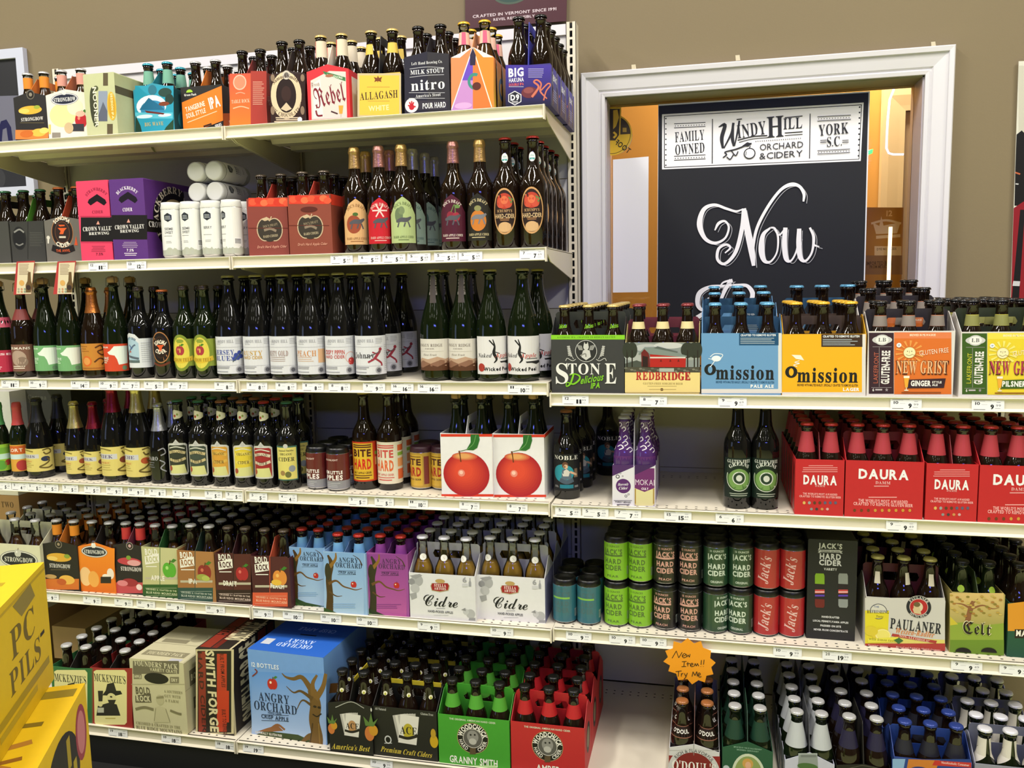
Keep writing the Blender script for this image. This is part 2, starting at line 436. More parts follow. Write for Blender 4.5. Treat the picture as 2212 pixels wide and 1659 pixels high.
# ------------------------------------------------------------------ shelf heights, found from the picture
Z = {'1': 1.881, '2': 1.5214, '3': 1.1671, '4': .8406, '5': .484, 'b': .1266, 'r1': 1.1389, 'r2': .8362, 'r3': .4891}
YB, DEP = -.1215, .4378
ORD = ['front', 'second', 'third', 'fourth', 'fifth']
def pos(K, x, y, sid, Y=None, up=0.):
    """X, Y on shelf sid of crop pixel x, y (or at depth Y)"""
    px, py = K(x, y)
    if Y is None:
        P = at_z(px, py, Z[sid]); lim = (YB if sid == 'b' else 0)+.004
        Yv = min(max(P[1], lim), .40); return x_of(px, Yv, Z[sid]+up), Yv
    return x_of(px, Y, Z[sid]+up), Y
SIDE = {}
def pack(K, xl, xr, yt, sid, orient, desc, col, art, bot, yb=None, Y=None, pk=0., deep=1, cols=None, rows=None,
         hcol=None, hh=.205, D=None, inner='6a5238', side=None, bdesc='brown bottle', skip=(), ym=None, bname='beer_bottle', slot=True, lift=(0, 0, 0), stripe=None):
    z = Z[sid]; xm = (xl+xr)/2
    _, Yf = pos(K, xm, yb if yb is not None else yt, sid, Y)
    X0 = x_of(K(xl, 0)[0], Yf, z+.07); X1 = x_of(K(xr, 0)[0], Yf, z+.07); w = X1-X0-.002; xc = (X0+X1)/2
    hf = at_y(*K(xm, yt), Yf)[2]-z; d = D or (.196 if orient == 'S' else .132)
    hf = max(.05, hf); hp = hf+pk
    cols = cols or (2 if orient == 'S' else 3); rows = rows or (3 if orient == 'S' else 2)
    t = .0014; b = MB(); fb = lambda u, v, q: (u, q, v)
    if orient == 'S':
        ol = [(-w/2, 0), (w/2, 0), (w/2, hf), (0, hp), (-w/2, hf)] if pk else [(-w/2, 0), (w/2, 0), (w/2, hf), (-w/2, hf)]
        b.extrude([ol], t, fb); b.extrude([ol], t, lambda u, v, q: (u, d-t+q, v))
        sd = [(t, 0), (d-t, 0), (d-t, hf), (t, hf)]
    else:
        ol = [(-w/2, 0), (w/2, 0), (w/2, hf), (-w/2, hf)]
        b.extrude([ol], t, fb); b.extrude([ol], t, lambda u, v, q: (u, d-t+q, v))
        sd = [(t, 0), (d-t, 0), (d-t, hf), (d*.55, hf+.045), (d*.45, hf+.045), (t, hf)]
    b.extrude([sd], t, lambda u, v, q: (-w/2+q, u, v)); b.extrude([sd], t, lambda u, v, q: (w/2-t+q, u, v))
    b.box(-w/2+t, w/2-t, t, d-t, 0, .0015)
    shell = b.mesh('carton', None); shell.materials.append(card(col))
    h = MB(); L = d if orient == 'S' else w; a, e = (.002, L-.002) if orient == 'S' else (-L/2+.002, L/2-.002)
    l2 = e-a; base = hp if orient == 'S' else hf+.03
    ol = [(a, .003), (e, .003), (e, base), (e-l2*.16, hh-.006), (e-l2*.18, hh), (a+l2*.18, hh), (a+l2*.16, hh-.006), (a, base)] if orient == 'S' else \
         [(a, .003), (e, .003), (e, hh-.006), (e-.006, hh), (a+.006, hh), (a, hh-.006)]
    m0 = (a+e)/2; sw = .040
    hole = [(m0-sw, hh-.045), (m0+sw, hh-.045), (m0+sw+.006, hh-.033), (m0+sw, hh-.022), (m0-sw, hh-.022), (m0-sw-.006, hh-.033)]
    lp = [ol, hole] if slot else [ol]
    h.extrude(lp, .0016, (lambda u, v, q: (q-.0008, u, v)) if orient == 'S' else (lambda u, v, q: (u, d/2+q-.0008, v)))
    hand = h.mesh('handle_panel', card(hcol or col))
    if stripe:
        s0, s1 = (a+l2*.18, e-l2*.18) if orient == 'S' else (a+.004, e-.004)
        stm = (MB().box(-.0012, .0012, s0, s1, hh-.012, hh+.0004) if orient == 'S' else MB().box(s0, s1, d/2-.0012, d/2+.0012, hh-.012, hh+.0004)).mesh('stripe', card(stripe))
    me = None
    if art:
        A = Art(w, hf, K, Yf, (xc, z)); art(A); me = A.flat('printed_front')
    ms = None
    if side:
        A = Art(d*.98, hf); A.p = lambda x, y: (d*.01+x/100*d*.98, y/100*hf); side(A); ms = A.side(w/2, 'printed_side')
    mi = MB().box(-w/2+t, w/2-t, t+.0003, t+.0008, .002, hf-.0005).mesh('inner_card', card(inner))
    out = []
    for q in range(deep):
        yy = Yf+q*(d+.004); nm = desc if q == 0 else f'{ORD[q]} {desc}'
        zq = z+lift[min(q, 2)]
        o = obj('bottle_carrier', shell, None, None, (xc, yy, zq)); out.append(o)
        if lift[min(q, 2)]:
            bk_ = obj('shelf_riser', MB().box(-w/2+.01, w/2-.01, .006, d-.006, -lift[min(q, 2)]+.0005, -.0005).mesh('riser', card('8a6c44')), None, None, (xc, yy, zq)); tag(bk_, f'cardboard riser under the {desc}, {ORD[q]} in line', 'riser')
        lab = f'{desc} standing foremost' if (q == 0 and deep > 1) else (desc if q == 0 else f'{desc}, {ORD[q]} in line')
        tag(o, lab, 'carton', None)
        hp_ = obj('handle_panel', hand, None, o)
        if stripe: obj('stripe', stm, None, hp_)
        obj('inner_card', mi, None, o)
        if me: obj('printed_front', me, None, o)
        if ms: obj('printed_side', ms, None, o)
        if not bot: continue
        R = _B[bot][2]
        cn = ['left', 'right'] if cols == 2 else ['left', 'middle', 'right']
        rn = {1: ['only'], 2: ['front', 'rear'], 3: ['front', 'middle-row', 'rear']}[rows]
        for r in range(rows):
            for c in range(cols):
                if (q, r, c) in skip or (q, r) in skip: continue
                bx = xc+w*((c+.5)/cols-.5); by = yy+d*((r+.5)/rows)
                lb = f'{rn[r]} {cn[c]} {bdesc} in the {ORD[q]+" " if deep > 1 else ""}{desc}'
                if len(lb.split()) > 16: lb = f'{rn[r]} {cn[c]} bottle in the {ORD[q]+" " if deep > 1 else ""}{desc}'
                bottle(bot, (bx, by, zq+.0018), lb,
                       f'bottles in the {desc}', random.uniform(-.5, .5), bname)
    return out, (xc, Yf, z, w, hf, d)
def box(K, xl, xr, yt, sid, desc, col, art, yb=None, Y=None, D=.2, side=None, top=None, rz=0., name='drinks_carton', H=None, hole=None):
    """closed carton"""
    z = Z[sid]; xm = (xl+xr)/2
    _, Yf = pos(K, xm, yb if yb is not None else yt, sid, Y)
    X0 = x_of(K(xl, 0)[0], Yf, z+.1); X1 = x_of(K(xr, 0)[0], Yf, z+.1); w = X1-X0-.002; xc = (X0+X1)/2
    h = H or at_y(*K(xm, yt), Yf)[2]-z
    e = .0025; b = MB()
    pr = [(-w/2+e, 0), (w/2-e, 0), (w/2, e), (w/2, h-e), (w/2-e, h), (-w/2+e, h), (-w/2, h-e), (-w/2, e)]
    b.extrude([pr], D, lambda u, v, q: (u, q, v))
    o = obj(name, b.mesh('carton', card(col)), None, None, (xc, Yf, z), (0, 0, rz)); tag(o, desc, 'box')
    if art:
        A = Art(w, h, K, Yf, (xc, z)); art(A); obj('printed_front', A.flat('printed_front'), None, o)
    if side:
        A = Art(D, h); A.p = lambda x, y: (x/100*D, y/100*h); side(A); obj('printed_side', A.side(w/2), None, o)
    if top:
        A = Art(w, D); A.p = lambda x, y: ((x/100-.5)*w, y/100*D); top(A); obj('printed_top', A.top(h), None, o)
    return o, (xc, Yf, z, w, h)
def row(K, items, sid, group):
    """single bottles: (x, y, spec, desc, rot degrees, deep, Y)"""
    for it in items:
        x, y, sp, desc = it[:4]; rot = it[4] if len(it) > 4 else 0; deep = it[5] if len(it) > 5 else 1; Y = it[6] if len(it) > 6 else None
        H = _B[sp][3]; Rr = _B[sp][2]
        X, Yv = pos(K, x, y, sid, Y, H*.3)
        if Y is None: Yv += Rr
        X = x_of(K(x, y)[0], Yv, Z[sid]+H*.3)
        for q in range(deep):
            lab = desc if q == 0 else f'{desc}, {ORD[q]} behind the front one'
            if q == 0 and deep > 1: lab = f'{desc}, foremost in its line'
            bottle(sp, (X+random.uniform(-.003, .003)*(q > 0), Yv+q*(2*Rr+.004), Z[sid]), lab, group, R_(rot)+random.uniform(-.1, .1)*(q > 0), _KN[sp])

# ------------------------------------------------------------------ price tags
def tagart(price, unit):
    def fn(A):
        A.R(0, 0, 100, 100, 'eeeef2')
        A.R(6, 88, 40 + random.random()*25, 92, '8a8a94').R(6, 80, 34+random.random()*15, 83, 'a8a8b0')
        a, b = price.split('.')
        A.T(unit, 18, 62, 24, '2c2c30', 9 if len(unit) == 1 else 15, 'b').R(30, 52, 48, 54, '9a9aa2')
        A.T(a, 63, 34, 36, '1c1c20', 11 if len(a) == 1 else 19, 'B').T(b, 82, 46, 18, '7a7a84', 15)
        A.R(72, 20, 88, 23, '9a9aa2').R(76, 70, 88, 74, 'a0a0aa').R(6, 8, 42, 12, '5a5a62')
    return fn
_TG = {}
LIP = .034
NTH = 'first second third fourth fifth sixth seventh eighth ninth tenth eleventh twelfth thirteenth fourteenth fifteenth sixteenth seventeenth eighteenth nineteenth twentieth'.split()
def tags(sid, data, Y0=None, where='', w=.066):
    yf = YB if sid == 'b' else 0.
    for i, (px, price, unit) in enumerate(data):
        key = (price, unit, w)
        if key not in _TG:
            A = Art(w, LIP-.006); tagart(price, unit)(A)
            _TG[key] = (MB().box(-w/2, w/2, 0, .0005, 0, LIP-.006).mesh('price_tag', paint('e8e8ea')), A.flat('price_print'))
        X = x_of(px, yf, Z[sid]-LIP/2)
        o = obj('price_tag', _TG[key][0], None, None, (X, yf-.0012, Z[sid]-LIP+.003), (R_(-4+random.uniform(-1.5, 1.5)), 0, 0))
        obj('price_print', _TG[key][1], None, o)
        tag(o, f'{NTH[i]} white price tag from the left on {where}, {price}', 'price tag', 'price tags')
# ------------------------------------------------------------------ the room
YW = .56          # face of the back wall
WALL = mat('tan_wall', '7f7156', .75, noise=(3, .03), bump=(160, .12))
def wbox(name, m, *b):
    q = MB()
    for a in b: q.box(*a)
    return struct(obj(name, q.mesh(name, m)))
# window opening from the picture
wl = at_y(1309, 500, YW)[0]; wr = at_y(1988, 400, YW)[0]
wt = at_y(1650, 187, YW)[2]; wb = .95
RX = at_y(2197, 400, YW)[0]
T = .14
wbox('wall_back', WALL, (-7, wl, YW, YW+T, 0, CEIL), (wr, 4.6, YW, YW+T, 0, CEIL), (wl, wr, YW, YW+T, wt, CEIL), (wl, wr, YW, YW+T, 0, wb))
FLOOR = mat('green_bounce_floor', 'dfe79a', .5, noise=(6, .12))  # floor colour made up to bounce green light up under the shelves
wbox('floor', FLOOR, (-7, 4.6, -8, 5, -.05, 0))
wbox('ceiling', mat('ceiling_tile', '8f8c80', .8, noise=(30, .05)), (-7, 4.6, -8, 5, CEIL, CEIL+.05))
SW = mat('store_wall', '6a6252', .8)
wbox('wall_left', SW, (-7.1, -7, -8, 5, 0, CEIL)); wbox('wall_right', SW, (4.6, 4.7, -8, 5, 0, CEIL)); wbox('wall_front', SW, (-7, 4.6, -8.1, -8, 0, CEIL))
# back room seen through the window
BW = mat('back_room_wall', 'a87a46', .8)
wbox('wall_back_room', BW, (-1.5, 4.6, 2.7, 2.8, 0, CEIL), (-1.6, -1.5, YW+T, 2.8, 0, CEIL))

# casing round the window
def casing(name, x0, x1, z0, z1, y, prof, m, parent=None):
    q = MB(); loops = [[(x0-o, y-p, z0-o), (x1+o, y-p, z0-o), (x1+o, y-p, z1+o), (x0-o, y-p, z1+o)] for o, p in prof]
    for a, b in zip(loops, loops[1:]):
        for i in range(4):
            j = (i+1) % 4; q.add([a[i], a[j], b[j], b[i]], [(0, 1, 2, 3)])
    return obj(name, fixn(q.mesh(name, m)))
PRF = [(0, 0), (0, .012), (.012, .014), (.014, .009), (.020, .009), (.024, .014), (.052, .019), (.066, .022), (.068, .028), (.082, .030), (.086, .026), (.088, 0)]
PRF = [(o*.86, p) for o, p in PRF]
struct(casing('trim_1', wl, wr, wb, wt, YW, PRF, WHITEP))
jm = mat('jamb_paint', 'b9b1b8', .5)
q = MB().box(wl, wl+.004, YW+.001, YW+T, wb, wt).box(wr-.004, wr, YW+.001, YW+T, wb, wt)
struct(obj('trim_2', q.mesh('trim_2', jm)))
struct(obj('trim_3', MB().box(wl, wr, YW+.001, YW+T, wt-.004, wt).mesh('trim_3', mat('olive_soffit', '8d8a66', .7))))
GL = thin_glass('window_glass', (.97, .97, .97), 1.45)
YG = YW+.10
struct(obj('window_1', MB().box(wl+.004, wr-.004, YG, YG+.005, wb, wt-.004).mesh('window_1', GL)))

# ------------------------------------------------------------------ shelving
YU = DEP         # face of the uprights
XL, XM, XR = -1.828, -.914, 0.
ztop = at_y(1240, 46, YU)[2]
def upright(name, x, z0, z1, parent):
    q = MB(); w = .030; y = YU; sw = .0042; pitch = .0254; sh = .0185
    n = int((z1-z0)/pitch)
    q.box(x-w/2, x-sw, y, y+.0015, z0, z1); q.box(x+sw, x+w/2, y, y+.0015, z0, z1)
    for i in range(n+1):
        a = z0+i*pitch; b = min(a+pitch-sh, z1)
        q.add([(x-sw, y, a), (x+sw, y, a), (x+sw, y, b), (x-sw, y, b)], [(0, 1, 2, 3)])
    q.box(x-w/2, x-w/2+.0015, y, y+.05, z0, z1); q.box(x+w/2-.0015, x+w/2, y, y+.05, z0, z1)
    o = obj('upright', q.mesh('upright', SHELF), None, parent)
    obj('channel_shade_fill', MB().box(x-w/2+.002, x+w/2-.002, y+.012, y+.045, z0, z1).mesh('channel_shade_fill', DARK), None, o)  # black box filling in the shade behind the upright's slots
    return o
un = empty('shelving_unit', (0, 0, 0)); tag(un, 'tall cream metal shelving unit of two bays against the tan wall', 'shelving unit')
for x in (XL, XM, XR): upright('upright', x, 0, ztop, un)
for a, b in ((XL+.016, XM-.016), (XM+.016, XR-.016)):
    zs = [.13, .55, .95, 1.35, 1.75, 2.05, ztop-.035]
    for k, (z0, z1) in enumerate(zip(zs, zs[1:])):
        obj('back_panel', MB().box(a, b, YU+.012, YU+.016, z0+.0012, z1-.0012).mesh('back_panel', PANEL if z1 < 1.7 else mat('white_panel', 'd5d3d2', .5)), None, un)
    obj('top_rail', MB().box(a, b, YU+.004, YU+.026, ztop-.035, ztop-.004).mesh('top_rail', WHITEP), None, un)
ur = empty('shelving_unit', (0, 0, 0)); tag(ur, 'half-height cream shelving unit below the white-framed window', 'shelving unit')
zr = Z['r1']+.02
XR2 = 1.25
for x in (XR+1.2192,): upright('upright', x, 0, zr, ur)
for k, (z0, z1) in enumerate(((.13, .5), (.5, .85), (.85, zr-.03))):
    obj('back_panel', MB().box(.016, 1.203, YU+.012, YU+.016, z0+.001, z1-.001).mesh('back_panel', PANEL), None, ur)
HOLE = paint('1a1815', .8)
def shelf(x0, x1, sid, desc, holes, ribs=True, w_end=(1, 1), Y0=0.):
    z = Z[sid]; Y1 = YU+.0115
    o = empty('metal_shelf', (0, 0, 0)); tag(o, desc, 'shelf', 'metal shelves')
    a, b = x0+.0015, x1-.0015
    dk = obj('deck', MB().box(a, b, Y0+.004, Y1, z-.0022, z).mesh('deck', SHELF), None, o)
    pr = [(.008, 0), (-.002, 0), (-.0035, -.0015), (-.002, -.004), (.001, -.006), (.0025, -.012), (.0015, -.026), (-.002, -.0305), (-.0035, -.0325), (-.002, -.034), (.008, -.034)]
    pr = [(p[0]+Y0, p[1]+z) for p in pr]
    ch = MB().extrude([pr], b-a-.008, lambda u, v, q: (a+.004+q, u, v))
    pc = obj('price_channel', fixn(ch.mesh('price_channel', SHELF)), None, o)
    for xa in (a, b-.004):
        obj('end_cap', MB().box(xa, xa+.004, Y0-.0045, Y0+.012, z-.037, z+.0005).mesh('end_cap', SHELF), None, pc)
    if ribs:
        for k, y in enumerate((.09, .21, .33)):
            rb = [(y, z-.0022), (y+.008, z-.016), (y+.052, z-.016), (y+.06, z-.0022)]
            obj('stiffener', fixn(MB().extrude([rb], b-a-.05, lambda u, v, q: (a+.025+q, u, v)).mesh('stiffener', SHELF)), None, dk)
    br = [(Y0+.02, z-.004), (YU-.002, z-.004), (YU-.001, z-.075), (YU-.012, z-.082), (Y0+.06, z-.036), (Y0+.02, z-.018)]
    if sid != 'b':
        for xa in (a+.0005, b-.003):
            obj('bracket', fixn(MB().extrude([br], .0025, lambda u, v, q: (xa+q, u, v)).mesh('bracket', SHELF)), None, o)
    if holes:
        q = MB(); n = int((b-a)/.0254)
        for r, y in enumerate((.018, .036, YU-.05-Y0, YU-.07-Y0)):
            for i in range(1, n):
                x = a+i*.0254; yy = Y0+y
                q.add([(x-.003, yy-.0022, z+.0002), (x+.003, yy-.0022, z+.0002), (x+.003, yy+.0022, z+.0002), (x-.003, yy+.0022, z+.0002)], [(0, 1, 2, 3)])
        h = obj('perforations', q.mesh('perforations', HOLE), None, dk); h['kind'] = 'stuff'
    return o
nm = {'1': 'top', '2': 'second', '3': 'third', '4': 'fourth', '5': 'fifth'}
for s in '12345':
    shelf(XL, XM, s, f'{nm[s]} cream shelf from above in the left bay of the tall unit', s in '45', s in '123')
    shelf(XM, XR, s, f'{nm[s]} cream shelf from above in the right bay of the tall unit', s in '45', s in '123')
shelf(XL, XM, 'b', 'deep cream base shelf at the bottom of the left bay', True, False, Y0=YB)
shelf(XM, XR, 'b', 'deep cream base shelf at the bottom of the right bay', True, False, Y0=YB)
for s, n2 in (('r1', 'top'), ('r2', 'middle'), ('r3', 'lower')):
    shelf(XR, XR+1.2192, s, f'{n2} cream shelf of the half-height unit below the window', s != 'r1', False)
shelf(XR, XR+1.2192, 'b', 'deep cream base shelf with bare deck below the orange star sign', True, False, Y0=YB)
for a, b, pa in ((XL, XR, un), (XR+.002, XR+1.2192, ur)):
    obj('kick_plate', MB().box(a, b, YB+.003, YB+.008, 0, Z['b']-.034).mesh('kick_plate', paint('0c0c0c', .6)), None, pa)
struct(obj('added_dark_strip', MB().box(XL-.6, XR+1.3, -.42, YB+.003, .0005, .004).mesh('added_dark_strip', paint('101010', .6))))  # added dark strip hiding the green bounce floor beside the base
# ------------------------------------------------------------------ kinds of bottle
RL, HL = .0300, .229
def solid(c, c2=None, txt=None, tc='ffffff', th=30, tw=60, st='b'):
    def f(A):
        A.R(0, 0, 100, 100, c)
        if c2: A.R(0, 0, 100, 14, c2).R(0, 86, 100, 100, c2)
        if txt: A.T(txt, 50, 50, th, tc, tw, st)
    return f
def neckart(c, txt, tc, c2=None):
    def f(A):
        A.R(0, 0, 100, 100, c)
        if c2: A.R(0, 0, 100, 16, c2).R(0, 84, 100, 100, c2)
        for u in (18, 50, 82): A.T(txt, u, 54, 22, tc, 22, 'b')
    return f
CAPS = {k: paint(v, .3, .25) for k, v in dict(black='141414', silver='b8b8b8', gold='c9b06a', blue='5f9fc4', yellow='e0b030', red='a8281f', orange='c86a32',
        green='3f7a55', teal='2f93a8', white='dcdce4', maroon='7a2a2c', copper='9a6238', dull='54483c', navy='2a3f8a', khaki='b0a860').items()}
NK = (.70, .90)
spec('plain', 'long', RL, HL, BROWN, CAPS['dull'])
spec('black_cap', 'long', RL, HL, BROWN, CAPS['black'])
spec('silver_cap', 'long', RL, HL, BROWN, CAPS['silver'])
spec('gold_lime', 'long', RL, HL, BROWN, CAPS['gold'], labs=[('neck_label', .72, .80, 150, lambda A: A.T('Delicious', 50, 50, 60, '8ac832', 60, 'b', sh=.3, rot=8))])
spec('red_cream', 'long', RL, HL, BROWN, CAPS['maroon'], labs=[('neck_label', .72, .80, 300, neckart('e0cf9a', 'REDBRIDGE', 'a03030'))])
spec('blue_cap', 'long', RL, HL, BROWN, CAPS['blue'])
spec('yellow_cap', 'long', RL, HL, BROWN, CAPS['yellow'])
spec('grist_o', 'long', RL, HL, BROWN, CAPS['black'], labs=[('neck_label', .73, .845, 358, neckart('8a8078', 'LAKEFRONT', 'f0e8e0', 'd8794a'))])
spec('grist_y', 'long', RL, HL, BROWN, CAPS['black'], labs=[('neck_label', .73, .845, 358, neckart('8a8a50', 'LAKEFRONT', 'f0f0d0', 'd8cf52'))])
def dn(A):
    A.G(0, 0, 100, 100, 'a83a42', '941e26')
    for u in (25, 75): A.T('DAURA', u, 76, 14, 'f4dede', 26, 'b').lines(u-13, u+13, 45, -10, 3, 3, 'e8b8bc', center=True)
spec('daura', 'long', RL, HL, BROWN, CAPS['red'], labs=[('neck_label', .68, .905, 358, dn)])
spec('ao_blue', 'long', RL, HL, BROWN, CAPS['red'], labs=[('neck_label', .705, .885, 358, lambda A: A.R(0, 0, 100, 100, '6fa6d8').lines(8, 92, 30, 12, 4, 5, '8fbfe6'))])
spec('ao_purple', 'long', RL, HL, BROWN, CAPS['red'], labs=[('neck_label', .705, .885, 358, lambda A: A.R(0, 0, 100, 100, '8a3f92').lines(8, 92, 30, 12, 4, 5, 'b070b8'))])
spec('wood_g', 'long', RL, HL, BROWN, CAPS['black'], labs=[('neck_label', .675, .83, 358, lambda A: (A.R(0, 0, 100, 100, '4f9a34'), [A.E(u, 55, 5, None, '202820') and A.E(u, 55, 3, None, 'b8b8b8') for u in (10, 30, 50, 70, 90)], A.R(0, 12, 100, 20, 'd8e8c8')))])
spec('wood_r', 'long', RL, HL, BROWN, CAPS['black'], labs=[('neck_label', .675, .83, 358, lambda A: (A.R(0, 0, 100, 100, 'b02026'), [A.E(u, 55, 5, None, '201818') and A.E(u, 55, 3, None, 'b8b8b8') for u in (10, 30, 50, 70, 90)], A.R(0, 12, 100, 20, 'e8c0c0')))])
def pear_l(A): [A.E(u, 55, 6, None, 'f0ead0').E(u, 50, 3.4, None, 'a8a83a').E(u, 62, 2.2, None, 'a8a83a') for u in (12, 52)] and [A.lines(u, u+14, 35, 10, 5, 4, 'a8a8a8') for u in (24, 64)]
spec('ace', 'long', RL, HL, BROWN, CAPS['black'], labs=[('neck_label', .66, .84, 358, pear_l)])
spec('orange_lab', 'long', .0285, .221, CLEAR, CAPS['silver'], labs=[('neck_label', .78, .93, 358, solid('e08a2a', None, None))], fill=(AMBERL, .8))
spec('pink_lab', 'long', .0285, .221, CLEAR, CAPS['silver'], labs=[('neck_label', .78, .93, 358, solid('d89a8a', 'e8b070', None))], fill=(AMBERL, .8))
spec('red_lab', 'long', .0285, .221, CLEAR, CAPS['silver'], labs=[('neck_label', .76, .93, 358, solid('c8383a'))], fill=(AMBERL, .8))
spec('clear_cap', 'long', .0285, .221, CLEAR, CAPS['silver'], labs=[('neck_label', .80, .93, 60, lambda A: A.R(0, 0, 100, 100, '1c1c1c').T('S', 50, 50, 30, 'e8e8e8'))], fill=(AMBERL, .74))
spec('gold_cap_foil', 'long', RL, HL, BROWN, CAPS['gold'], labs=[('neck_label', .74, .93, 358, lambda A: A.R(0, 0, 100, 100, 'dcd0b8').R(30, 0, 42, 100, 'd85a5a').E(60, 50, 8, None, 'c88a6a'))])
spec('yellow_clear', 'long', RL, HL, CLEAR, CAPS['yellow'], labs=[('neck_label', .74, .88, 150, lambda A: A.R(0, 0, 100, 100, 'e8b8a0').R(30, 0, 60, 100, 'd85a7a'))], fill=(AMBERL, .76))
spec('teal_cap', 'long', RL, HL, BROWN, CAPS['teal'], labs=[('neck_label', .72, .90, 358, solid('6fa890', '3f8a94'))])
spec('green_cap', 'long', RL, HL, BROWN, CAPS['green'])
spec('orange_cap', 'long', RL, HL, BROWN, CAPS['orange'])
spec('stella', 'long', .0305, .232, CLEAR, CAPS['white'], labs=[('neck_label', .70, .80, 120, lambda A: A.E(50, 50, 30, 40, 'e8e6e2').T('S', 50, 50, 40, 'b0a890'))], fill=(CIDERL, .70))
spec('pauli', 'long', RL, HL, GREEN, CAPS['silver'], labs=[('neck_label', .64, .84, 330, lambda A: (A.R(0, 0, 100, 100, '1a3a2c'), A.R(0, 8, 100, 14, 'b0b8b0'), A.R(0, 86, 100, 92, 'b0b8b0'), [A.T('PAULI', u, 50, 26, 'd0d8d0', 24, 'b') for u in (20, 50, 80)]))])
spec('odoul', 'long', RL, HL, BROWN, CAPS['copper'], labs=[('neck_label', .60, .72, 150, lambda A: A.R(0, 0, 100, 100, '20120e').T("O'DOUL", 50, 55, 34, 'e8e4dc', 74, 'b').R(0, 0, 100, 8, '8a5a4a').R(0, 92, 100, 100, '8a5a4a'))])
spec('beck', 'long', RL, HL, GREEN, CAPS['silver'], labs=[('neck_label', .62, .88, 358, lambda A: (A.R(0, 0, 100, 100, 'b4b8bc'), [A.T('BECK', u, 26, 13, 'eef0f0', 16, 'b').E(u, 58, 3.5, None, 'c83a3a') for u in (15, 40, 65, 90)]))])
spec('erd', 'long', RL, HL, BROWN, CAPS['silver'], labs=[('neck_label', .66, .84, 358, lambda A: A.R(0, 0, 100, 100, '24203c').R(10, 40, 40, 88, 'd8c030').R(55, 40, 85, 88, 'd8c030'))])
spec('bluep', 'long', RL, HL, BROWN, CAPS['navy'], labs=[('neck_label', .66, .80, 330, lambda A: (A.R(0, 0, 100, 100, '22222c'), [A.E(u, 60, 7, None, 'b8a89a') for u in (20, 50, 80)]))])
def bk(A):
    for u in (25, 75): A.P([(u-22, 100), (u+22, 100), (u+20, 35), (u, 0), (u-20, 35)], 'd2cdc2'); A.E(u, 52, 8, None, '35302a').T('B', u, 52, 18, 'e8e4dc', 7, 'b')
spec('buck', 'long', RL, HL, GREEN, CAPS['white'], labs=[('neck_label', .62, .90, 358, bk)])
spec('paul', 'long', RL, HL, BROWN, CAPS['khaki'], labs=[('neck_label', .70, .83, 200, lambda A: A.R(40, 0, 62, 100, 'd0c8b8').E(50, 30, 9, None, 'd8b830'))])
spec('cork_g', 'champ', .0335, .272, GREEN, None, cork=True)
spec('mokai', 'long', .029, .235, PURPG, CAPS['silver'], labs=[('swirl_print', .58, .93, 300, lambda A: [A.S([(x, y), (x+9, y+7), (x+3, y+15), (x-6, y+9)], 3, 'd8d0dc', 4) for x, y in ((15, 8), (38, 14), (60, 6), (82, 18), (28, 40), (52, 44), (74, 38), (16, 66), (46, 72), (70, 68), (88, 60), (50, 26), (30, 86), (62, 88))]), ('neck_label', .05, .56, 358, lambda A: A.R(0, 0, 100, 100, '5a2a6a'))])
CARD = '6a5238'

# ------------------------------------------------------------------ top shelf
def a_honey(A):
    A.R(115, 970, 362, 1040, 'd8803a').E(225, 822, 88, 32, 'dfae3c').E(275, 800, 24, 14, '9aa83a').E(180, 830, 40, 18, 'f0c860')
    A.T('STRONGBOW', 240, 888, 26, 'e8e4dc', 165, 's').E(228, 706, 30, None, '6a6458').E(228, 706, 24, None, '1c1814').E(228, 706, 12, None, '8a8272')
    A.R(150, 915, 330, 919, '6a6040').E(290, 990, 55, 30, 'eeb84a').E(330, 975, 35, 22, 'f4cf6c').E(200, 1000, 50, 26, 'c86a28')
pack(c1, 113, 358, 720, '1', 'S', 'black peaked carton with orange foot and honey picture', '191614', a_honey, 'orange_lab', Y=0.08, pk=.014, hcol='c8702a', bdesc='orange-necked clear bottle', bname='cider_bottle')
def a_cream(A):
    A.E(470, 860, 100, 90, 'f0d89a').E(560, 800, 60, 60, 'f4e4c0').E(482, 740, 103, 46, '8a8a90').E(482, 740, 98, 42, 'f0f0ec').E(482, 740, 92, 37, '1d2236')
    A.T('STRONGBOW', 482, 742, 30, 'f0f0ec', 165, 's').apple(478, 690, 16, 'd8d8d4', 'f0f0f0', None).apple(605, 898, 44, 'b8252c')
    A.E(600, 850, 36, 22, 'e8b8a0').R(540, 925, 628, 980, '34343a').R(390, 990, 452, 1030, '8a8478').E(515, 955, 34, None, 'c8b088').R(365, 930, 380, 1000, 'e8c860')
pack(c1, 354, 648, 700, '1', 'S', 'cream peaked carton with red apple beside the olive twelve-pack', 'e6dfd0', a_cream, 'pink_lab', Y=0.08, pk=.014, hcol='b0603a', bdesc='foil-necked clear bottle', bname='cider_bottle')
def a_noon(A):
    A.R(770, 545, 806, 640, '5a5038').R(800, 925, 842, 1004, '5a5038').E(698, 790, 26, 140, '3a3d28').E(716, 660, 18, 20, '4a5030').E(716, 930, 16, 18, '3f4428')
    A.R(735, 680, 802, 905, '8a95a8').P([(735, 860), (770, 760), (802, 830), (802, 905), (735, 905)], '5a6070').E(835, 792, 34, 108, 'd8b03a').E(835, 792, 26, 94, 'c89a28')
    A.T('NOONER', 715, 800, 34, 'e8e4cc', 250, 'b', rot=-90).T('SESSION IPA', 838, 792, 18, 'f4e8b0', 160, 'b', rot=-90)
box(c1, 633, 868, 545, '1', 'pale olive twelve-pack box with brown stripe on the top shelf', 'bcc094', a_noon, Y=.05, D=.24,
    side=lambda A: A.R(0, 68, 100, 80, '5a5038').E(70, 30, 16, 40, 'a8ac80'))
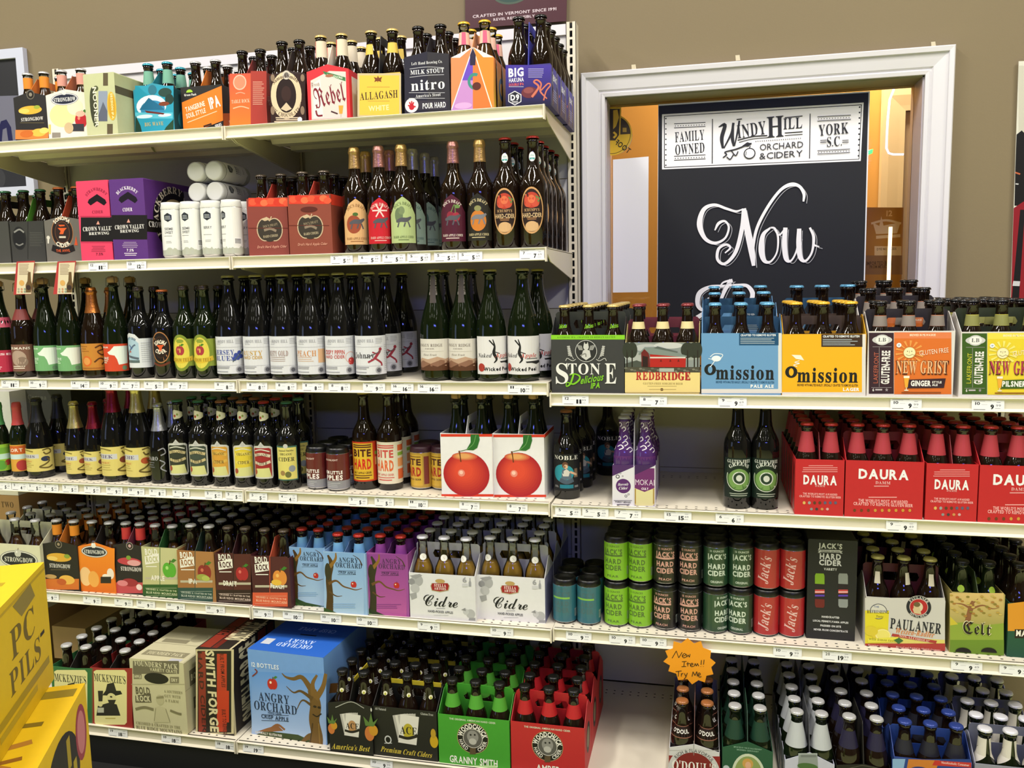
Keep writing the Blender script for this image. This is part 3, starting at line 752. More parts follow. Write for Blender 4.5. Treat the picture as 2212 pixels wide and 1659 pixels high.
def a_kona(A):
    A.R(1008, 640, 1296, 985, '2796b2').E(1130, 792, 112, 82, 'e6f0f4').E(1140, 815, 92, 66, '2f86b0').P([(1040, 820), (1110, 730), (1200, 790), (1230, 820)], '20688c')
    A.R(1010, 840, 1290, 885, '58b8cc').E(1080, 870, 60, 14, 'cfe8ee').E(1230, 860, 50, 12, 'cfe8ee').P([(1080, 825), (1230, 845), (1220, 856), (1095, 842)], '6a2a24')
    A.E(1232, 690, 50, 34, '24443c').E(1265, 740, 32, 40, '1d3830').P([(1010, 985), (1012, 860), (1050, 940), (1060, 985)], '18382c').P([(1296, 985), (1296, 890), (1240, 950), (1220, 985)], '20442c')
    A.E(1138, 672, 32, None, '2a6f84').T('BIG WAVE', 1150, 925, 28, 'c8b060', 140, 's').E(1225, 775, 40, 16, '7a3a22')
pack(c1, 1006, 1298, 660, '1', 'S', 'teal carton with a wave and boat picture', '2a90a8', a_kona, 'teal_cap', Y=0.12, pk=.016, hcol='1f7f92', bdesc='teal-capped brown bottle', side=lambda A: A.R(0, 0, 100, 100, '1f4a50').E(50, 40, 40, 30, '2a7a88'))
def a_tang(A):
    A.P([(1358, 765), (1655, 640), (1668, 955), (1370, 968)], 'ea7d22').T('TANGERINE', 1456, 796, 36, 'f4e4d4', 150, 'b', rot=13).T('SOUL STYLE', 1462, 846, 34, 'f4e4d4', 150, 'b', rot=12)
    A.T('IPA', 1600, 762, 80, 'f8f0e8', 80, 'B', rot=13).S([(1400, 915), (1620, 830)], 5, 'f4c8a0', 0).P([(1510, 960), (1666, 900), (1667, 955)], '141414').T('SERIES', 1630, 935, 20, 'e8e8e8', 50, 'b', rot=14)
    A.E(1415, 690, 24, 22, '9ac83a', 12, 0, 180).T('Green Flash', 1420, 707, 16, 'e8e8e0', 90, 'b').S([(1520, 945), (1580, 925)], 12, '3a2010', 0)
pack(c1, 1358, 1664, 640, '1', 'S', 'black carton with a tilted orange panel', '15130f', a_tang, 'silver_cap', Y=0.14, hcol='e07a24', side=lambda A: A.P([(0, 0), (100, 0), (100, 70), (0, 45)], 'e07a24').T('SOUL', 40, 30, 12, 'f4e4d4', 50, 'B'))
def a_table(A):
    A.G(1716, 940, 1872, 550, 'ea7a2a', 'd0553c').R(1872, 530, 1990, 935, 'a63a30').E(1790, 615, 50, None, 'e8b8a0').E(1790, 615, 42, None, 'dc8a6a').T('TABLE ROCK', 1796, 755, 26, 'f0c8a8', 135, 's')
    A.S([(1740, 810), (1800, 795), (1860, 810)], 7, 'f0b890').S([(1760, 700), (1795, 690), (1830, 700)], 6, 'e8a080').lines(1888, 1975, 610, 15, 12, 6, 'd89a84')
pack(c1, 1716, 1992, 545, '1', 'S', 'half orange half brick-red carton', 'a83c30', a_table, 'black_cap', Y=0.08, hcol='8a2f28')
def a_choc(A):
    A.R(290, 440, 496, 735, '2c1714').E(382, 570, 92, 142, 'd9c6a4', 30).E(382, 570, 60, 104, '221210', 30).E(383, 448, 24, None, 'c8c0b4').E(383, 448, 14, None, '6a6460')
    A.T('ORGANIC CHOCOLATE STOUT', 382, 570, 22, '3a201a', 330, 's', arc=-104, a0=270).T('Samuel Smith', 382, 572, 22, '3a201a', 170, 's', arc=104, a0=90)
    A.P([(350, 650), (383, 612), (416, 650), (383, 665)], 'cdbb9c').E(383, 560, 30, 46, '35201c').lines(300, 488, 700, 12, 3, 7, 'c9b89c', center=True).E(464, 714, 14, None, 'd8d8e0')
    for x in (302, 480): A.E(x, 465, 12, 22, '8a7560').E(x, 660, 12, 26, '8a7560')
pack(c2, 286, 498, 445, '1', 'S', 'dark brown carton with cream oval medallion', '2a1613', a_choc, 'black_cap', Y=0.03, pk=.012, hcol='3a2a22', bdesc='near-black bottle', side=lambda A: A.E(50, 50, 30, 40, '4a302a'))
def a_rebel(A):
    A.P([(528, 482), (640, 424), (738, 428), (746, 702), (535, 715)], 'd8cfc8').P([(545, 500), (585, 468), (605, 700), (545, 704)], 'e8e2dc').P([(600, 424), (736, 462), (737, 486), (612, 444)], '3f7a4a').T('INTRODUCING', 672, 457, 12, 'e8f0e0', 95, 'b', rot=-14)
    A.T('Rebel', 640, 570, 112, '7a1f30', 185, 'f', rot=9).T('Fresh', 556, 505, 22, '8a6a60', 50, 'f').S([(560, 660), (570, 690), (600, 690)], 10, '7a1f30').S([(650, 665), (690, 680)], 8, '4a2a30', 0)
    A.P([(695, 630), (724, 630), (718, 680), (700, 680)], 'e0a040').R(707, 680, 712, 700, 'c8b8a0').E(640, 452, 24, 9, 'a86a50')
pack(c2, 508, 762, 420, '1', 'S', 'scarlet-framed white carton with blackletter name', 'd02530', a_rebel, 'gold_cap_foil', Y=.012, pk=.016, hcol='d8cfc0', bdesc='gold-foil brown bottle', side=lambda A: A.R(8, 6, 92, 88, 'd8cfc8').T('R', 50, 50, 40, '7a1f30', 50, 'f'))
def a_alla(A):
    A.R(808, 438, 1068, 696, 'c9b890').R(820, 450, 1058, 688, 'eac04a').T('ALLAGASH', 935, 568, 46, '3a2c1c', 226, 's').T('WHITE', 935, 645, 30, 'f4e0a8', 122, 'b').R(870, 602, 1000, 606, 'c89a40').lines(865, 1005, 518, 0, 1, 4, 'c89a40')
    A.P([(905, 460), (925, 466), (930, 452), (938, 466), (956, 458), (948, 478), (952, 490), (932, 484), (930, 494), (926, 484), (908, 490), (914, 476)], '7a4020')
pack(c2, 809, 1068, 440, '1', 'S', 'golden yellow four-pack carton', 'd9b64e', a_alla, 'copper_b' if 'copper_b' in _B else spec('copper_b', 'long', RL, HL, BROWN, CAPS['gold'], labs=[('neck_label', .72, .84, 120, solid('d8b84a'))]), Y=.012, rows=2, D=.13, hcol='1c1c22', bdesc='gold-capped brown bottle', side=lambda A: A.R(0, 0, 100, 100, '2a2a34'), hh=.215)
def a_nitro(A):
    A.P([(1088, 345), (1224, 308), (1226, 676), (1090, 680)], '232233').T('Left Hand Brewing Co.', 1222, 374, 17, 'd8d8dc', 185, 's').S([(1120, 412), (1222, 400), (1325, 405)], 3, 'b8b8c0').T('MILK STOUT', 1224, 426, 26, 'eeeef0', 200, 's').S([(1120, 462), (1222, 450), (1325, 446)], 3, 'b8b8c0')
    A.T('nitro', 1228, 505, 62, 'f4f4f4', 200, 's').R(1115, 552, 1330, 555, 'b8b8c0').T("America's Stout", 1230, 569, 18, 'd8d8dc', 150, 's').R(1115, 586, 1330, 589, 'b8b8c0')
    A.E(1132, 630, 40, None, 'e8e4e2').E(1132, 640, 16, None, 'c02030').R(1172, 602, 1345, 656, '34303c').T('POUR HARD', 1266, 629, 32, 'f0f0f0', 138, 'b')
    for i, (dx, dy) in enumerate(((-22, -2), (-13, -22), (0, -28), (12, -22), (24, 6))): A.S([(1132+dx*.4, 634+dy*.2), (1132+dx, 632+dy)], 8, 'c02030', 0)
pack(c2, 1088, 1360, 332, '1', 'S', 'navy-black carton with white lettering and red hand badge', '1b1822', a_nitro, 'black_cap', Y=.012, pk=.010, hcol='24222a', bdesc='black-capped dark bottle')
def a_cee(A):
    A.P([(1366, 345), (1497, 285), (1497, 655), (1368, 660)], 'e08a5a').P([(1497, 285), (1497, 655), (1368, 660)], 'c08ac8').P([(1497, 300), (1497, 480), (1432, 480)], '6a4ac0').P([(1497, 285), (1622, 340), (1620, 640), (1497, 652)], 'e88a34').P([(1497, 285), (1607, 640), (1497, 652)], 'd8783a')
    A.S([(1497, 285), (1370, 655)], 6, 'f0e0ee', 0).S([(1497, 285), (1610, 640)], 6, 'f4e4d8', 0).P([(1366, 345), (1497, 280), (1420, 345)], 'f4ece8').P([(1622, 342), (1497, 280), (1560, 342)], 'f0e4dc').P([(1480, 330), (1497, 285), (1515, 330), (1512, 390), (1480, 390)], '2a2440')
    A.E(1508, 485, 42, 50, '3f8a80', 20, 60, 330, ring=16).E(1520, 515, 26, 24, '5a2a24').E(1440, 632, 52, 20, 'd8a8d8')
pack(c2, 1367, 1622, 345, '1', 'S', 'orange and violet carton with a white triangle', 'e6a05a', a_cee, 'yellow_clear', Y=.012, pk=.022, hcol='d89060', bdesc='yellow-capped clear bottle', side=lambda A: A.G(0, 0, 100, 100, 'e8c040', 'e07a30').E(45, 50, 16, 22, '4a6a8a', 18, 60, 300, ring=7))
def a_big(A):
    A.G(1693, 635, 1962, 388, '1c1a30', '44359a').T('BIG', 1755, 432, 48, 'f0f0f4', 90, 'B').T('HAKUNA', 1757, 477, 24, 'e8e8ee', 88, 'b').T('DOUBLE IPA', 1757, 504, 15, 'd8604a', 88, 'b').R(1712, 516, 1800, 520, 'a8a8b8')
    A.P([(1748, 542), (1787, 564), (1787, 608), (1748, 630), (1709, 608), (1709, 564)], 'd8d8dc').P([(1748, 548), (1782, 567), (1782, 605), (1748, 624), (1714, 605), (1714, 567)], '20202e').T('D9', 1748, 582, 32, 'f4f4f4', 52, 'B').lines(1725, 1772, 604, 8, 2, 4, 'c8c8cc', center=True)
    A.E(1835, 552, 48, 34, '6a3038').E(1830, 540, 30, 18, '8a4a4a').S([(1850, 580), (1890, 520), (1862, 490), (1880, 478), (1905, 500), (1900, 545), (1940, 590)], [14, 12, 10, 9, 9, 10, 6], 'c8705a').S([(1905, 540), (1945, 500), (1960, 510), (1935, 545), (1920, 600)], 8, 'c8705a').lines(1828, 1925, 410, 12, 5, 5, '9a94c8')
_, bg = pack(c2, 1694, 1962, 388, '1', 'S', 'indigo carton with coral tentacles', '352c7c', a_big, 'black_cap', Y=.012, rows=2, D=.13, deep=3, hcol='3a3ca8', hh=.215, bdesc='black-capped dark bottle', side=lambda A: A.G(0, 0, 100, 100, '2a2a4a', '4a42b0').T('BIG', 55, 75, 14, 'e8e8f0', 50, 'B').lines(30, 80, 20, 6, 5, 2, 'a8a8c8'))
# ------------------------------------------------------------------ second shelf
def a_dk(A): A.E(165, 690, 58, 100, '232320', 24).E(165, 690, 50, 90, '1c1c1a').S([(120, 640), (165, 615), (205, 640)], 12, '8a8a84').S([(135, 735), (165, 750), (200, 735)], 10, '7a7a74').lines(255, 370, 640, 14, 9, 5, '55554e').R(236, 545, 240, 868, '2a2a27')
pack(c3, -200, 84, 548, '2', 'S', 'plain charcoal carton at the left end of the second shelf', '42423d', None, 'green_cap', Y=.08, hcol='3a3a36', bdesc='green-capped brown bottle', bname='cider_bottle')
pack(c3, 92, 384, 545, '2', 'S', 'charcoal carton with faint dark oval', '353531', a_dk, 'green_cap', Y=.08, hcol='4f8a2a', bdesc='green-capped brown bottle', bname='cider_bottle')
def a_son(A):
    A.E(532, 640, 93, 130, 'b07848', 32).E(532, 640, 88, 124, '241a15', 32).E(532, 640, 64, 94, '6a4228', 28).E(532, 640, 59, 88, '2e1f18', 28)
    A.T('SONOMA', 532, 618, 32, 'f0e4d0', 150, 'B', arc=84, a0=90).T('CIDER', 532, 658, 32, 'f0e4d0', 120, 'B', arc=-78, a0=270).P([(492, 602), (570, 602), (548, 628), (540, 655), (508, 655), (518, 628)], 'e0602a').P([(498, 575), (552, 575), (552, 586), (510, 590)], 'e0602a').R(505, 672, 562, 688, 'd0c8b4')
    A.S([(445, 770), (540, 800), (635, 770)], 46, '1d1714').T('THE ANVIL', 540, 795, 22, 'd05a2a', 120, 'b').E(413, 685, 14, None, 'd8d4c8').P([(405, 700), (421, 700), (419, 735), (407, 735)], 'd8d4c8').P([(635, 750), (650, 670), (664, 750)], 'd0542a')
pack(c3, 386, 698, 535, '2', 'S', 'grey carton with an anvil medallion', '6a675f', a_son, 'orange_cap', Y=.06, pk=.012, hcol='b84a2a', bdesc='orange-capped brown bottle', bname='cider_bottle')
def handhole(A, x, y, c='12090c'):
    A.P([(x-80, y+20), (x-70, y-5), (x, y-52), (x+70, y-5), (x+82, y+22), (x+60, y+45), (x, y+8), (x-55, y+45)], c)
def a_straw(A):
    A.R(690, 512, 972, 718, '171310').R(686, 500, 970, 507, 'b02a4c').R(692, 724, 972, 730, 'b02a4c').T('STRAWBERRY', 828, 400, 26, '8a1f3c', 205, 's', arc=110, a0=90); handhole(A, 828, 365)
    A.T('CIDER', 832, 465, 24, '8a1f3c', 92, 's').T('CROWN VALLEY', 838, 608, 36, 'f0ece8', 262, 's').T('BREWING', 845, 648, 24, 'f0ece8', 172, 's').P([(822, 572), (838, 540), (852, 572)], 'd89a8a').lines(780, 900, 755, 14, 4, 6, 'b83a58', center=True).T('7.5%', 850, 824, 20, '8a1f3c', 60, 'b')
box(c3, 674, 950, 196, '2', 'bright pink strawberry cider carton with hand hole', 'e23e63', a_straw, Y=.016, D=.19)
def a_black(A):
    A.R(952, 492, 1256, 700, '171310').T('BLACKBERRY', 1090, 390, 28, 'f0e8f4', 200, 's', arc=112, a0=90); handhole(A, 1092, 345, '150a18')
    A.T('CIDER', 1088, 445, 30, 'f0e8f4', 82, 's').T('CROWN VALLEY', 1105, 592, 36, 'f0ece8', 250, 's').T('BREWING', 1105, 628, 24, 'f0ece8', 160, 's').P([(1082, 556), (1097, 524), (1112, 556)], 'd89a8a').lines(1040, 1180, 722, 14, 4, 6, 'a890b8', center=True).T('7.5%', 1112, 792, 22, 'f0e8f4', 60, 'b').lines(1060, 1170, 815, 16, 2, 7, 'd8c8e0', center=True)
box(c3, 953, 1250, 180, '2', 'purple blackberry cider carton with hand hole', '57297a', a_black, Y=.012, D=.24,
    side=lambda A: A.E(60, 52, 46, 42, '150f18', 32).E(58, 52, 30, 27, 'd8c08a', 28).T('BLACKBERRY CIDER', 58, 52, 9, 'e8dcc8', 150, 's', arc=38, a0=100).R(0, 34, 100, 50, '171310').T('CROWN VALLEY', 40, 44, 7, 'f0ece8', 70, 's').R(80, 80, 94, 92, '8a8298'))
def a_can16(txt):
    def f(A):
        A.R(0, 0, 100, 100, 'eaeae6').P([(0, 0), (100, 0)]+[(100-i*2.5, 10+random.uniform(0, 7)) for i in range(41)], 'b9bdac')
        for u in (30, 80):
            A.P([(u-6, 78), (u, 73), (u+6, 78), (u+6, 88), (u, 93), (u-6, 88)], '2e3236').lines(u-5, u+5, 79, 3, 3, 1, 'c8ccd0', center=True)
            for i, t in enumerate(txt): A.T(t, u, 58-i*8, 5.5, '6a6a6a', 13, 'b')
            A.lines(u-8, u+8, 42, -3, 1, 1, '8a8a8a').lines(u-5, u+5, 30, -3, 2, 1, '9a9a9a')
        A.R(48, 20, 60, 34, 'f4f4f4').lines(49, 59, 22, 2.2, 5, 1.2, '3a3a3a', 0)
    return f
canspec('semi', .0292, .157, a_can16(['SEMI', 'SWEET']), lid='dcdcd6'); canspec('berry', .0292, .157, a_can16(['BERRY']), lid='dcdcd6')
for i, (x, s, r) in enumerate(((1474, 'semi', 55), (1638, 'semi', 40), (1811, 'berry', 50), (1985, 'berry', 15))):
    X = x_of(c3(x, 0)[0], .045, Z['2']+.07)
    can(s, (X, .045, Z['2']), f'tall white can with dark hexagon badge, {["first", "second", "third", "fourth"][i]} from the purple carton', 'tall white cans', R_(r+30))
    can(s, (X+.002, .108, Z['2']), f'tall white can in the second row, {["first", "second", "third", "fourth"][i]} from the purple carton', 'tall white cans', R_(r+80))
    if i in (1, 2): can(s, (X+.004, .172, Z['2']), f'tall white can in the third row supporting the lying cans, {["", "left", "right"][i]} one', 'tall white cans', R_(r+80))
zc = Z['2']+.157*1.04
for i, (dx, dz) in enumerate(((0, 0), (.060, 0), (0, .060), (.060, .060))):
    X = x_of(c3(1680, 0)[0], .075, zc+.03)
    can('semi', (X+dx, .235, zc+.0298+dz), f'pale can lying end-on atop the tall cans, {["lower left", "lower right", "upper left", "upper right"][i]} of four', 'lying four-pack of cans', 0, (R_(90), 0, 0))
def a_doc(A):
    A.R(104, 362, 350, 415, 'd8402c')
    for i, (x, y) in enumerate(((130, 388), (165, 378), (200, 392), (240, 382), (280, 390), (315, 380), (340, 394))): A.E(x, y, 24, 20, ['e8583a', 'd03a28', 'f07048'][i % 3])
    A.E(205, 556, 50, 72, 'c8b090').E(265, 556, 50, 72, 'c8b090').E(206, 556, 45, 66, '3b342c').E(264, 556, 45, 66, '3b342c').E(235, 575, 50, 55, '3b342c').P([(180, 492), (215, 478), (240, 492), (205, 504)], 'c8b090').S([(236, 500), (245, 475)], 6, 'c8b090', 0)
    A.T("DOC'S DRAFT", 238, 530, 15, '9a8a70', 90, 's', rot=8).T('HARD CIDERS', 240, 595, 15, 'c0b090', 90, 's', rot=4).S([(200, 560), (240, 550), (275, 565)], 14, '8a7a68').R(104, 545, 350, 548, '6a2a22').T('Draft Hard Apple Cider', 250, 660, 15, 'd89a84', 180, 'b', sh=.25)
pack(c4, 100, 349, 362, '2', 'S', 'brick-red carton with apple border and crease, left of its twin', '843a30', a_doc, 'plain', Y=.03, hcol='c04030', bdesc='brown bottle', bname='cider_bottle')
def a_doc2(A): A.dx, A.dy = 248, -16; a_doc(A); A.dx = A.dy = 0; A.E(475, 432, 52, 17, '5a261e')
pack(c4, 350, 617, 342, '2', 'S', 'brick-red carton with apple border beside the gold-necked bottles', '88402f', a_doc2, 'plain', Y=.014, hcol='c04030', bdesc='brown bottle', side=lambda A: A.R(0, 82, 100, 100, 'd8402c').E(45, 40, 26, 22, '3b342c'), bname='cider_bottle')
def foil(n, c): return mat('foil_'+n, c, .32, .85, bump=(220, .35))
FO = {k: foil(k, v) for k, v in dict(gold='d8b070', rose='c89088', silver='c0bdb8', orange='d08040', red='8a2434', straw='cfc07c', steel='c4c6ca', brown='5a5048').items()}
def doclab(bg, tc, pic, horse='55555c'):
    def f(A):
        A.P([(8, 0), (92, 0), (92, 62), (84, 70), (72, 88), (50, 100), (28, 88), (16, 70), (8, 62)], bg); pic(A)
        A.T("DOC'S DRAFT", 50, 60, 6.5, tc, 60, 's', arc=33, a0=90).S([(30, 46), (45, 50), (60, 50), (74, 56)], [6, 12, 12, 5], horse).S([(38, 44), (34, 34)], 4, horse, 0).S([(64, 46), (70, 34)], 4, horse, 0).S([(56, 44), (52, 35)], 4, horse, 0)
        A.T('HARD APPLE CIDER', 50, 13, 5, tc, 62, 's').lines(30, 70, 6, 3, 1, 1.5, tc, center=True)
    return f
def two(sp, foilm, fn, z0=.08, z1=.51): spec(sp, 'bomb', .0365, .288, BROWN, None if foilm else CAPS['red'], foil=(.80, foilm) if foilm else None, labs=[('label', z0, z1, 150, fn)])
two('doc_peach', FO['gold'], doclab('d9ac78', '8a5a30', lambda A: A.E(42, 44, 22, 20, '9a4a30').E(48, 66, 8, 4, '4a6a30')))
two('doc_red', FO['rose'], doclab('c4202c', 'f0c8c0', lambda A: [A.S([(50, 72), (50+22*math.cos(R_(a)), 72+16*math.sin(R_(a)))], 4, 'eccfcb', 0) for a in range(0, 360, 60)]))
two('doc_green', FO['gold'], doclab('aebf84', '5a6a40', lambda A: A.E(38, 60, 12, 16, '6a7a5a').E(46, 70, 9, 9, '7a8a62')))
two('doc_teal', FO['silver'], doclab('8fa494', '3a5a5a', lambda A: A.E(38, 60, 12, 16, '4a6a62')))
two('doc_cherry', FO['rose'], doclab('4e1a2c', 'e8d8d0', lambda A: A.E(46, 54, 11, 10, '8a2a3a').E(62, 52, 11, 10, 'a03040').S([(48, 62), (58, 78), (60, 60)], 2, '6a8a4a').E(66, 74, 8, 4, '6a8a4a')))
two('doc_pump', FO['gold'], doclab('26241c', 'd8c89a', lambda A: A.E(50, 42, 24, 22, 'c87a30').E(50, 68, 10, 6, '8a8a5a'), '7a7a80'))
def scrumpy(A):
    A.E(50, 50, 40, 50, 'c99a66', 32).E(50, 50, 36, 46, '2a1a14', 32).E(50, 72, 26, 17, 'b8402c').E(38, 68, 14, 11, 'c85038').E(62, 68, 14, 11, 'c85038').E(50, 74, 12, 9, 'd87048').P([(62, 82), (80, 76), (72, 66)], '4f8a4a')
    A.T('HARD-CIDER', 50, 40, 9, 'd8b88a', 66, 'b').T("SCRUMPY'S", 50, 51, 6, 'c8a070', 50, 's').E(50, 16, 22, 11, 'd0a878', 20).lines(34, 66, 30, 3, 2, 1.5, 'a87a50', center=True)
spec('scrumpy', 'bomb', .0375, .29, BROWN, CAPS['red'], labs=[('label', .125, .54, 125, scrumpy), ('neck_label', .77, .86, 90, lambda A: A.E(50, 50, 36, 48, 'eef0ee').R(22, 20, 78, 40, '5aa0a0').T('USDA', 50, 62, 18, '5a9aa0', 40, 'b'))])
row(c4, [(767, 0, 'doc_peach', 'gold-foiled bottle with peach-coloured horse label', 22, 2, .048), (915, 0, 'doc_red', 'rose-foiled bottle with red snowflake label', 18, 2, .046), (1052, 0, 'doc_green', 'gold-foiled bottle with pale green horse label', 20, 1, .046),
         (1366, 0, 'doc_cherry', 'rose-foiled bottle with maroon cherry label', 6, 1, .046), (1528, 0, 'doc_pump', 'gold-foiled bottle with black pumpkin label', 2, 1, .046),
         (1685, 0, 'scrumpy', 'red-capped bottle with oval peach label, left of two', 5, 3, .046), (1852, 0, 'scrumpy', 'red-capped bottle with oval peach label at the shelf end', 3, 5, .046)], '2', 'large cider bottles on the second shelf')
row(c4, [(1120, 0, 'doc_teal', 'silver-foiled bottle with sage label behind the green one', 15, 1, .125), (1195, 0, 'doc_teal', 'silver-foiled bottle with grey-green label, second behind', 30, 2, .205)], '2', 'large cider bottles on the second shelf')

# ------------------------------------------------------------------ third shelf
CH = dict(kind='champ')
def L(z0, z1, span, fn, nm='label'): return (nm, z0, z1, span, fn)
def lab_plain(bg, title, tc, art=None):
    def f(A):
        A.R(0, 0, 100, 100, bg)
        if art: art(A)
        A.T(title, 50, 82, 9, tc, 66, 'b').lines(14, 60, 14, 8, 3, 3, tc)
    return f
spec('pinky', 'champ', .041, .285, GREEN, None, cork=True, labs=[L(.06, .30, 170, lab_plain('b8304a', 'ROSE', 'f4d8dc')), L(.55, .66, 200, solid('b84a60'), 'neck_label')])
spec('ackr', 'bomb', .0365, .28, BROWN, None, cork=True, labs=[L(.07, .37, 130, lambda A: A.R(0, 0, 100, 100, '7a5648').E(45, 50, 30, 28, 'b09888').E(60, 36, 20, 18, '8a7466').T('ERMANS', 50, 86, 9, 'e8ddd0', 80, 'b').lines(20, 70, 10, 7, 2, 4, 'd8c8b8')), L(.64, .76, 150, solid('7a3430'), 'neck_label')])
def france(c):
    def f(A): A.R(0, 0, 100, 100, c).P([(60, 92), (48, 76), (38, 70), (44, 62), (60, 58), (66, 44), (70, 24), (96, 28), (100, 92)], 'e4ece2').T('LEBRUN', 24, 88, 6, 'e4ece2', 34, 'b').T('CIDRE', 24, 48, 9, 'dce8dc', 34, 'b').lines(6, 40, 30, 7, 2, 3, 'd0e4d0').E(86, 12, 7, None, '6a8a6a')
    return f
spec('lebrun_g', 'champ', .0385, .29, GREEN, None, cork=True, labs=[L(.075, .345, 150, france('74ac74'))])
spec('lebrun_r', 'champ', .0385, .29, GREEN, None, cork=True, labs=[L(.075, .36, 150, france('d24a2c'))])
spec('orange_f', 'champ', .0385, .275, BROWN, None, foil=(.72, FO['orange']), labs=[L(.09, .385, 170, lambda A: A.R(0, 0, 100, 100, 'c48434').E(40, 34, 14, None, 'd86a2a').E(40, 34, 10, None, 'e09a50').S([(64, 84), (78, 92), (84, 78), (70, 70), (80, 56), (88, 62)], 4, '5a3414').S([(60, 30), (74, 44), (86, 34), (78, 20)], 4, '5a3414').lines(10, 50, 70, 9, 3, 3, 'a06424').R(0, 4, 100, 10, 'a8682a'))])
def ski(A):
    A.P([(0, 0), (100, 0), (100, 84), (60, 84), (48, 96), (25, 100), (8, 92), (0, 82)], 'd8dce0').P([(4, 20), (58, 20), (58, 70), (44, 84), (25, 88), (10, 82), (4, 74)], 'a8c4d4').S([(14, 40), (40, 62), (48, 66)], 5, '5a6a80').S([(12, 34), (56, 26)], 7, '5a6470', 0).S([(24, 66), (36, 54)], 4, '4a6aa0', 0).E(28, 46, 3, None, 'c85a3a').R(4, 14, 58, 22, '5a6a6a')
    A.T('COAST CIDER', 30, 58, 6, '5a6a80', 44, 'b', arc=30, a0=90).lines(64, 96, 16, 6, 10, 1.6, 'b4b8c0')
spec('ski', 'bomb', .037, .275, BLACK, None, foil=(.955, FO['brown']), labs=[L(.12, .50, 150, ski)])
spec('anvil', 'bomb', .037, .265, BLACK, CAPS['orange'], labs=[L(.14, .53, 100, lambda A: A.E(50, 55, 44, 45, 'b07848', 30).E(50, 55, 40, 42, '1c1412', 30).E(50, 55, 28, 32, '3a2418').E(50, 55, 25, 29, '241812').T('SONOMA', 50, 50, 11, 'f0e4d0', 60, 'B', arc=34, a0=90).T('CIDER', 50, 62, 11, 'f0e4d0', 50, 'B', arc=-32, a0=270).P([(32, 62), (68, 62), (58, 54), (56, 44), (44, 44), (44, 54)], 'd8582a').S([(10, 10), (50, 3), (90, 12)], 10, '6a3420'))])
spec('tell', 'bomb', .037, .275, GREEN, None, foil=(.955, FO['brown']), labs=[L(.085, .48, 150, lambda A: A.R(20, 14, 100, 88, '8a9a3a').E(40, 50, 34, 50, '7f8f34', 30).E(40, 50, 27, 42, 'dccb50', 28).apple(38, 56, 14, 'a83a40', 'd87a60').S([(6, 34), (40, 28), (78, 36)], 14, 'd8b83a').T('ADAM TELL', 42, 31, 9, '8a6a20', 62, 's').E(40, 82, 12, 5, '8a9a3a'))])
def windy(main, c, pic=None):
    def f(A):
        A.R(0, 0, 100, 100, 'd9dae0').T('WINDY HILL', 42, 87, 8, '8a8a92', 40, 's').lines(18, 34, 78, 4, 3, 1.5, 'a8a8b0').lines(66, 84, 80, 4, 4, 1.5, 'a8a8b0').R(6, 71, 84, 72, 'b8b8c0').R(6, 22, 84, 23, 'b8b8c0')
        for i, (t, y, h) in enumerate(main): A.T(t, 36, y, h, c, 52, 's' if h > 11 else 'b')
        if pic: pic(A)
        A.E(72, 11, 8, None, 'a8a8ae').E(72, 11, 5, None, '5a5a62').lines(8, 52, 14, 4, 2, 2, '9a9aa4').lines(8, 52, 5, 4, 1, 2, '9a9aa4').lines(88, 98, 10, 5, 14, 1, 'a8a8b4')
    return f
def john(A): A.S([(62, 40), (70, 52), (76, 60)], 6, '9a3040').S([(70, 52), (58, 58)], 3, '9a3040', 0).E(77, 65, 4, None, '9a3040').S([(62, 40), (48, 32)], 4, '9a3040', 0).S([(64, 42), (78, 30), (80, 22)], 4, '9a3040').S([(44, 44), (78, 60)], 2, '5a5a5a', 0)
def berries(A): [A.E(x, y, 5, None, '3a4a9a') for x, y in ((66, 50), (74, 56), (78, 46), (70, 42), (62, 40))] and A.S([(58, 32), (70, 46), (86, 66)], 2, '4a5a5a').E(84, 62, 5, 3, '4a5a5a')
WH = [('w_jersey', [('JERSEY', 58, 13), ('BLUES', 42, 13)], '3f4f9a', berries), ('w_gold', [('RUSTY', 56, 12), ('HARD CIDER', 44, 8)], 'c8a050', None), ('w_rusty', [('RUSTY GOLD', 55, 14)], '9a7a70', lambda A: A.lines(10, 58, 34, 5, 3, 1.6, 'b09a94')),
      ('w_peach', [('PEACH', 55, 15)], 'cf9058', lambda A: A.R(66, 30, 84, 66, 'dcb088').lines(10, 58, 34, 5, 3, 1.6, 'd8b49a')), ('w_pippin', [('CRISPY PIPPIN', 58, 11), ('HARD CIDER', 46, 8)], 'c05048', lambda A: A.E(76, 44, 13, None, 'd8a8a0', ring=1.5).apple(78, 34, 8, 'c03a3a', 'e08a80', None)), ('w_john', [('Johnny', 50, 15)], '4a4a4e', john)]
for n, m, c, p in WH: spec(n, 'champ', .0435, .302, BLACK, CAPS['khaki'], labs=[L(.055, .415, 165, windy(m, c, p))])
def foggy(A):
    A.R(0, 0, 100, 100, 'd5d0c8').P([(0, 30), (18, 40), (38, 36), (60, 44), (80, 36), (100, 42), (100, 0), (0, 0)], 'b89880').P([(0, 20), (22, 32), (44, 22), (68, 34), (100, 26), (100, 0), (0, 0)], '8a6450').P([(0, 12), (20, 8), (42, 20), (60, 12), (82, 24), (100, 20), (100, 0), (0, 0)], '5a3826')
    A.T('FOGGY RIDGE', 42, 80, 9, '7a706a', 62, 's').T('CIDER', 42, 69, 4, '8a807a', 24).T('First Fruit', 42, 50, 6, '8a807a', 34, 's', sh=.2).R(10, 60, 76, 60.8, 'b0a89e')
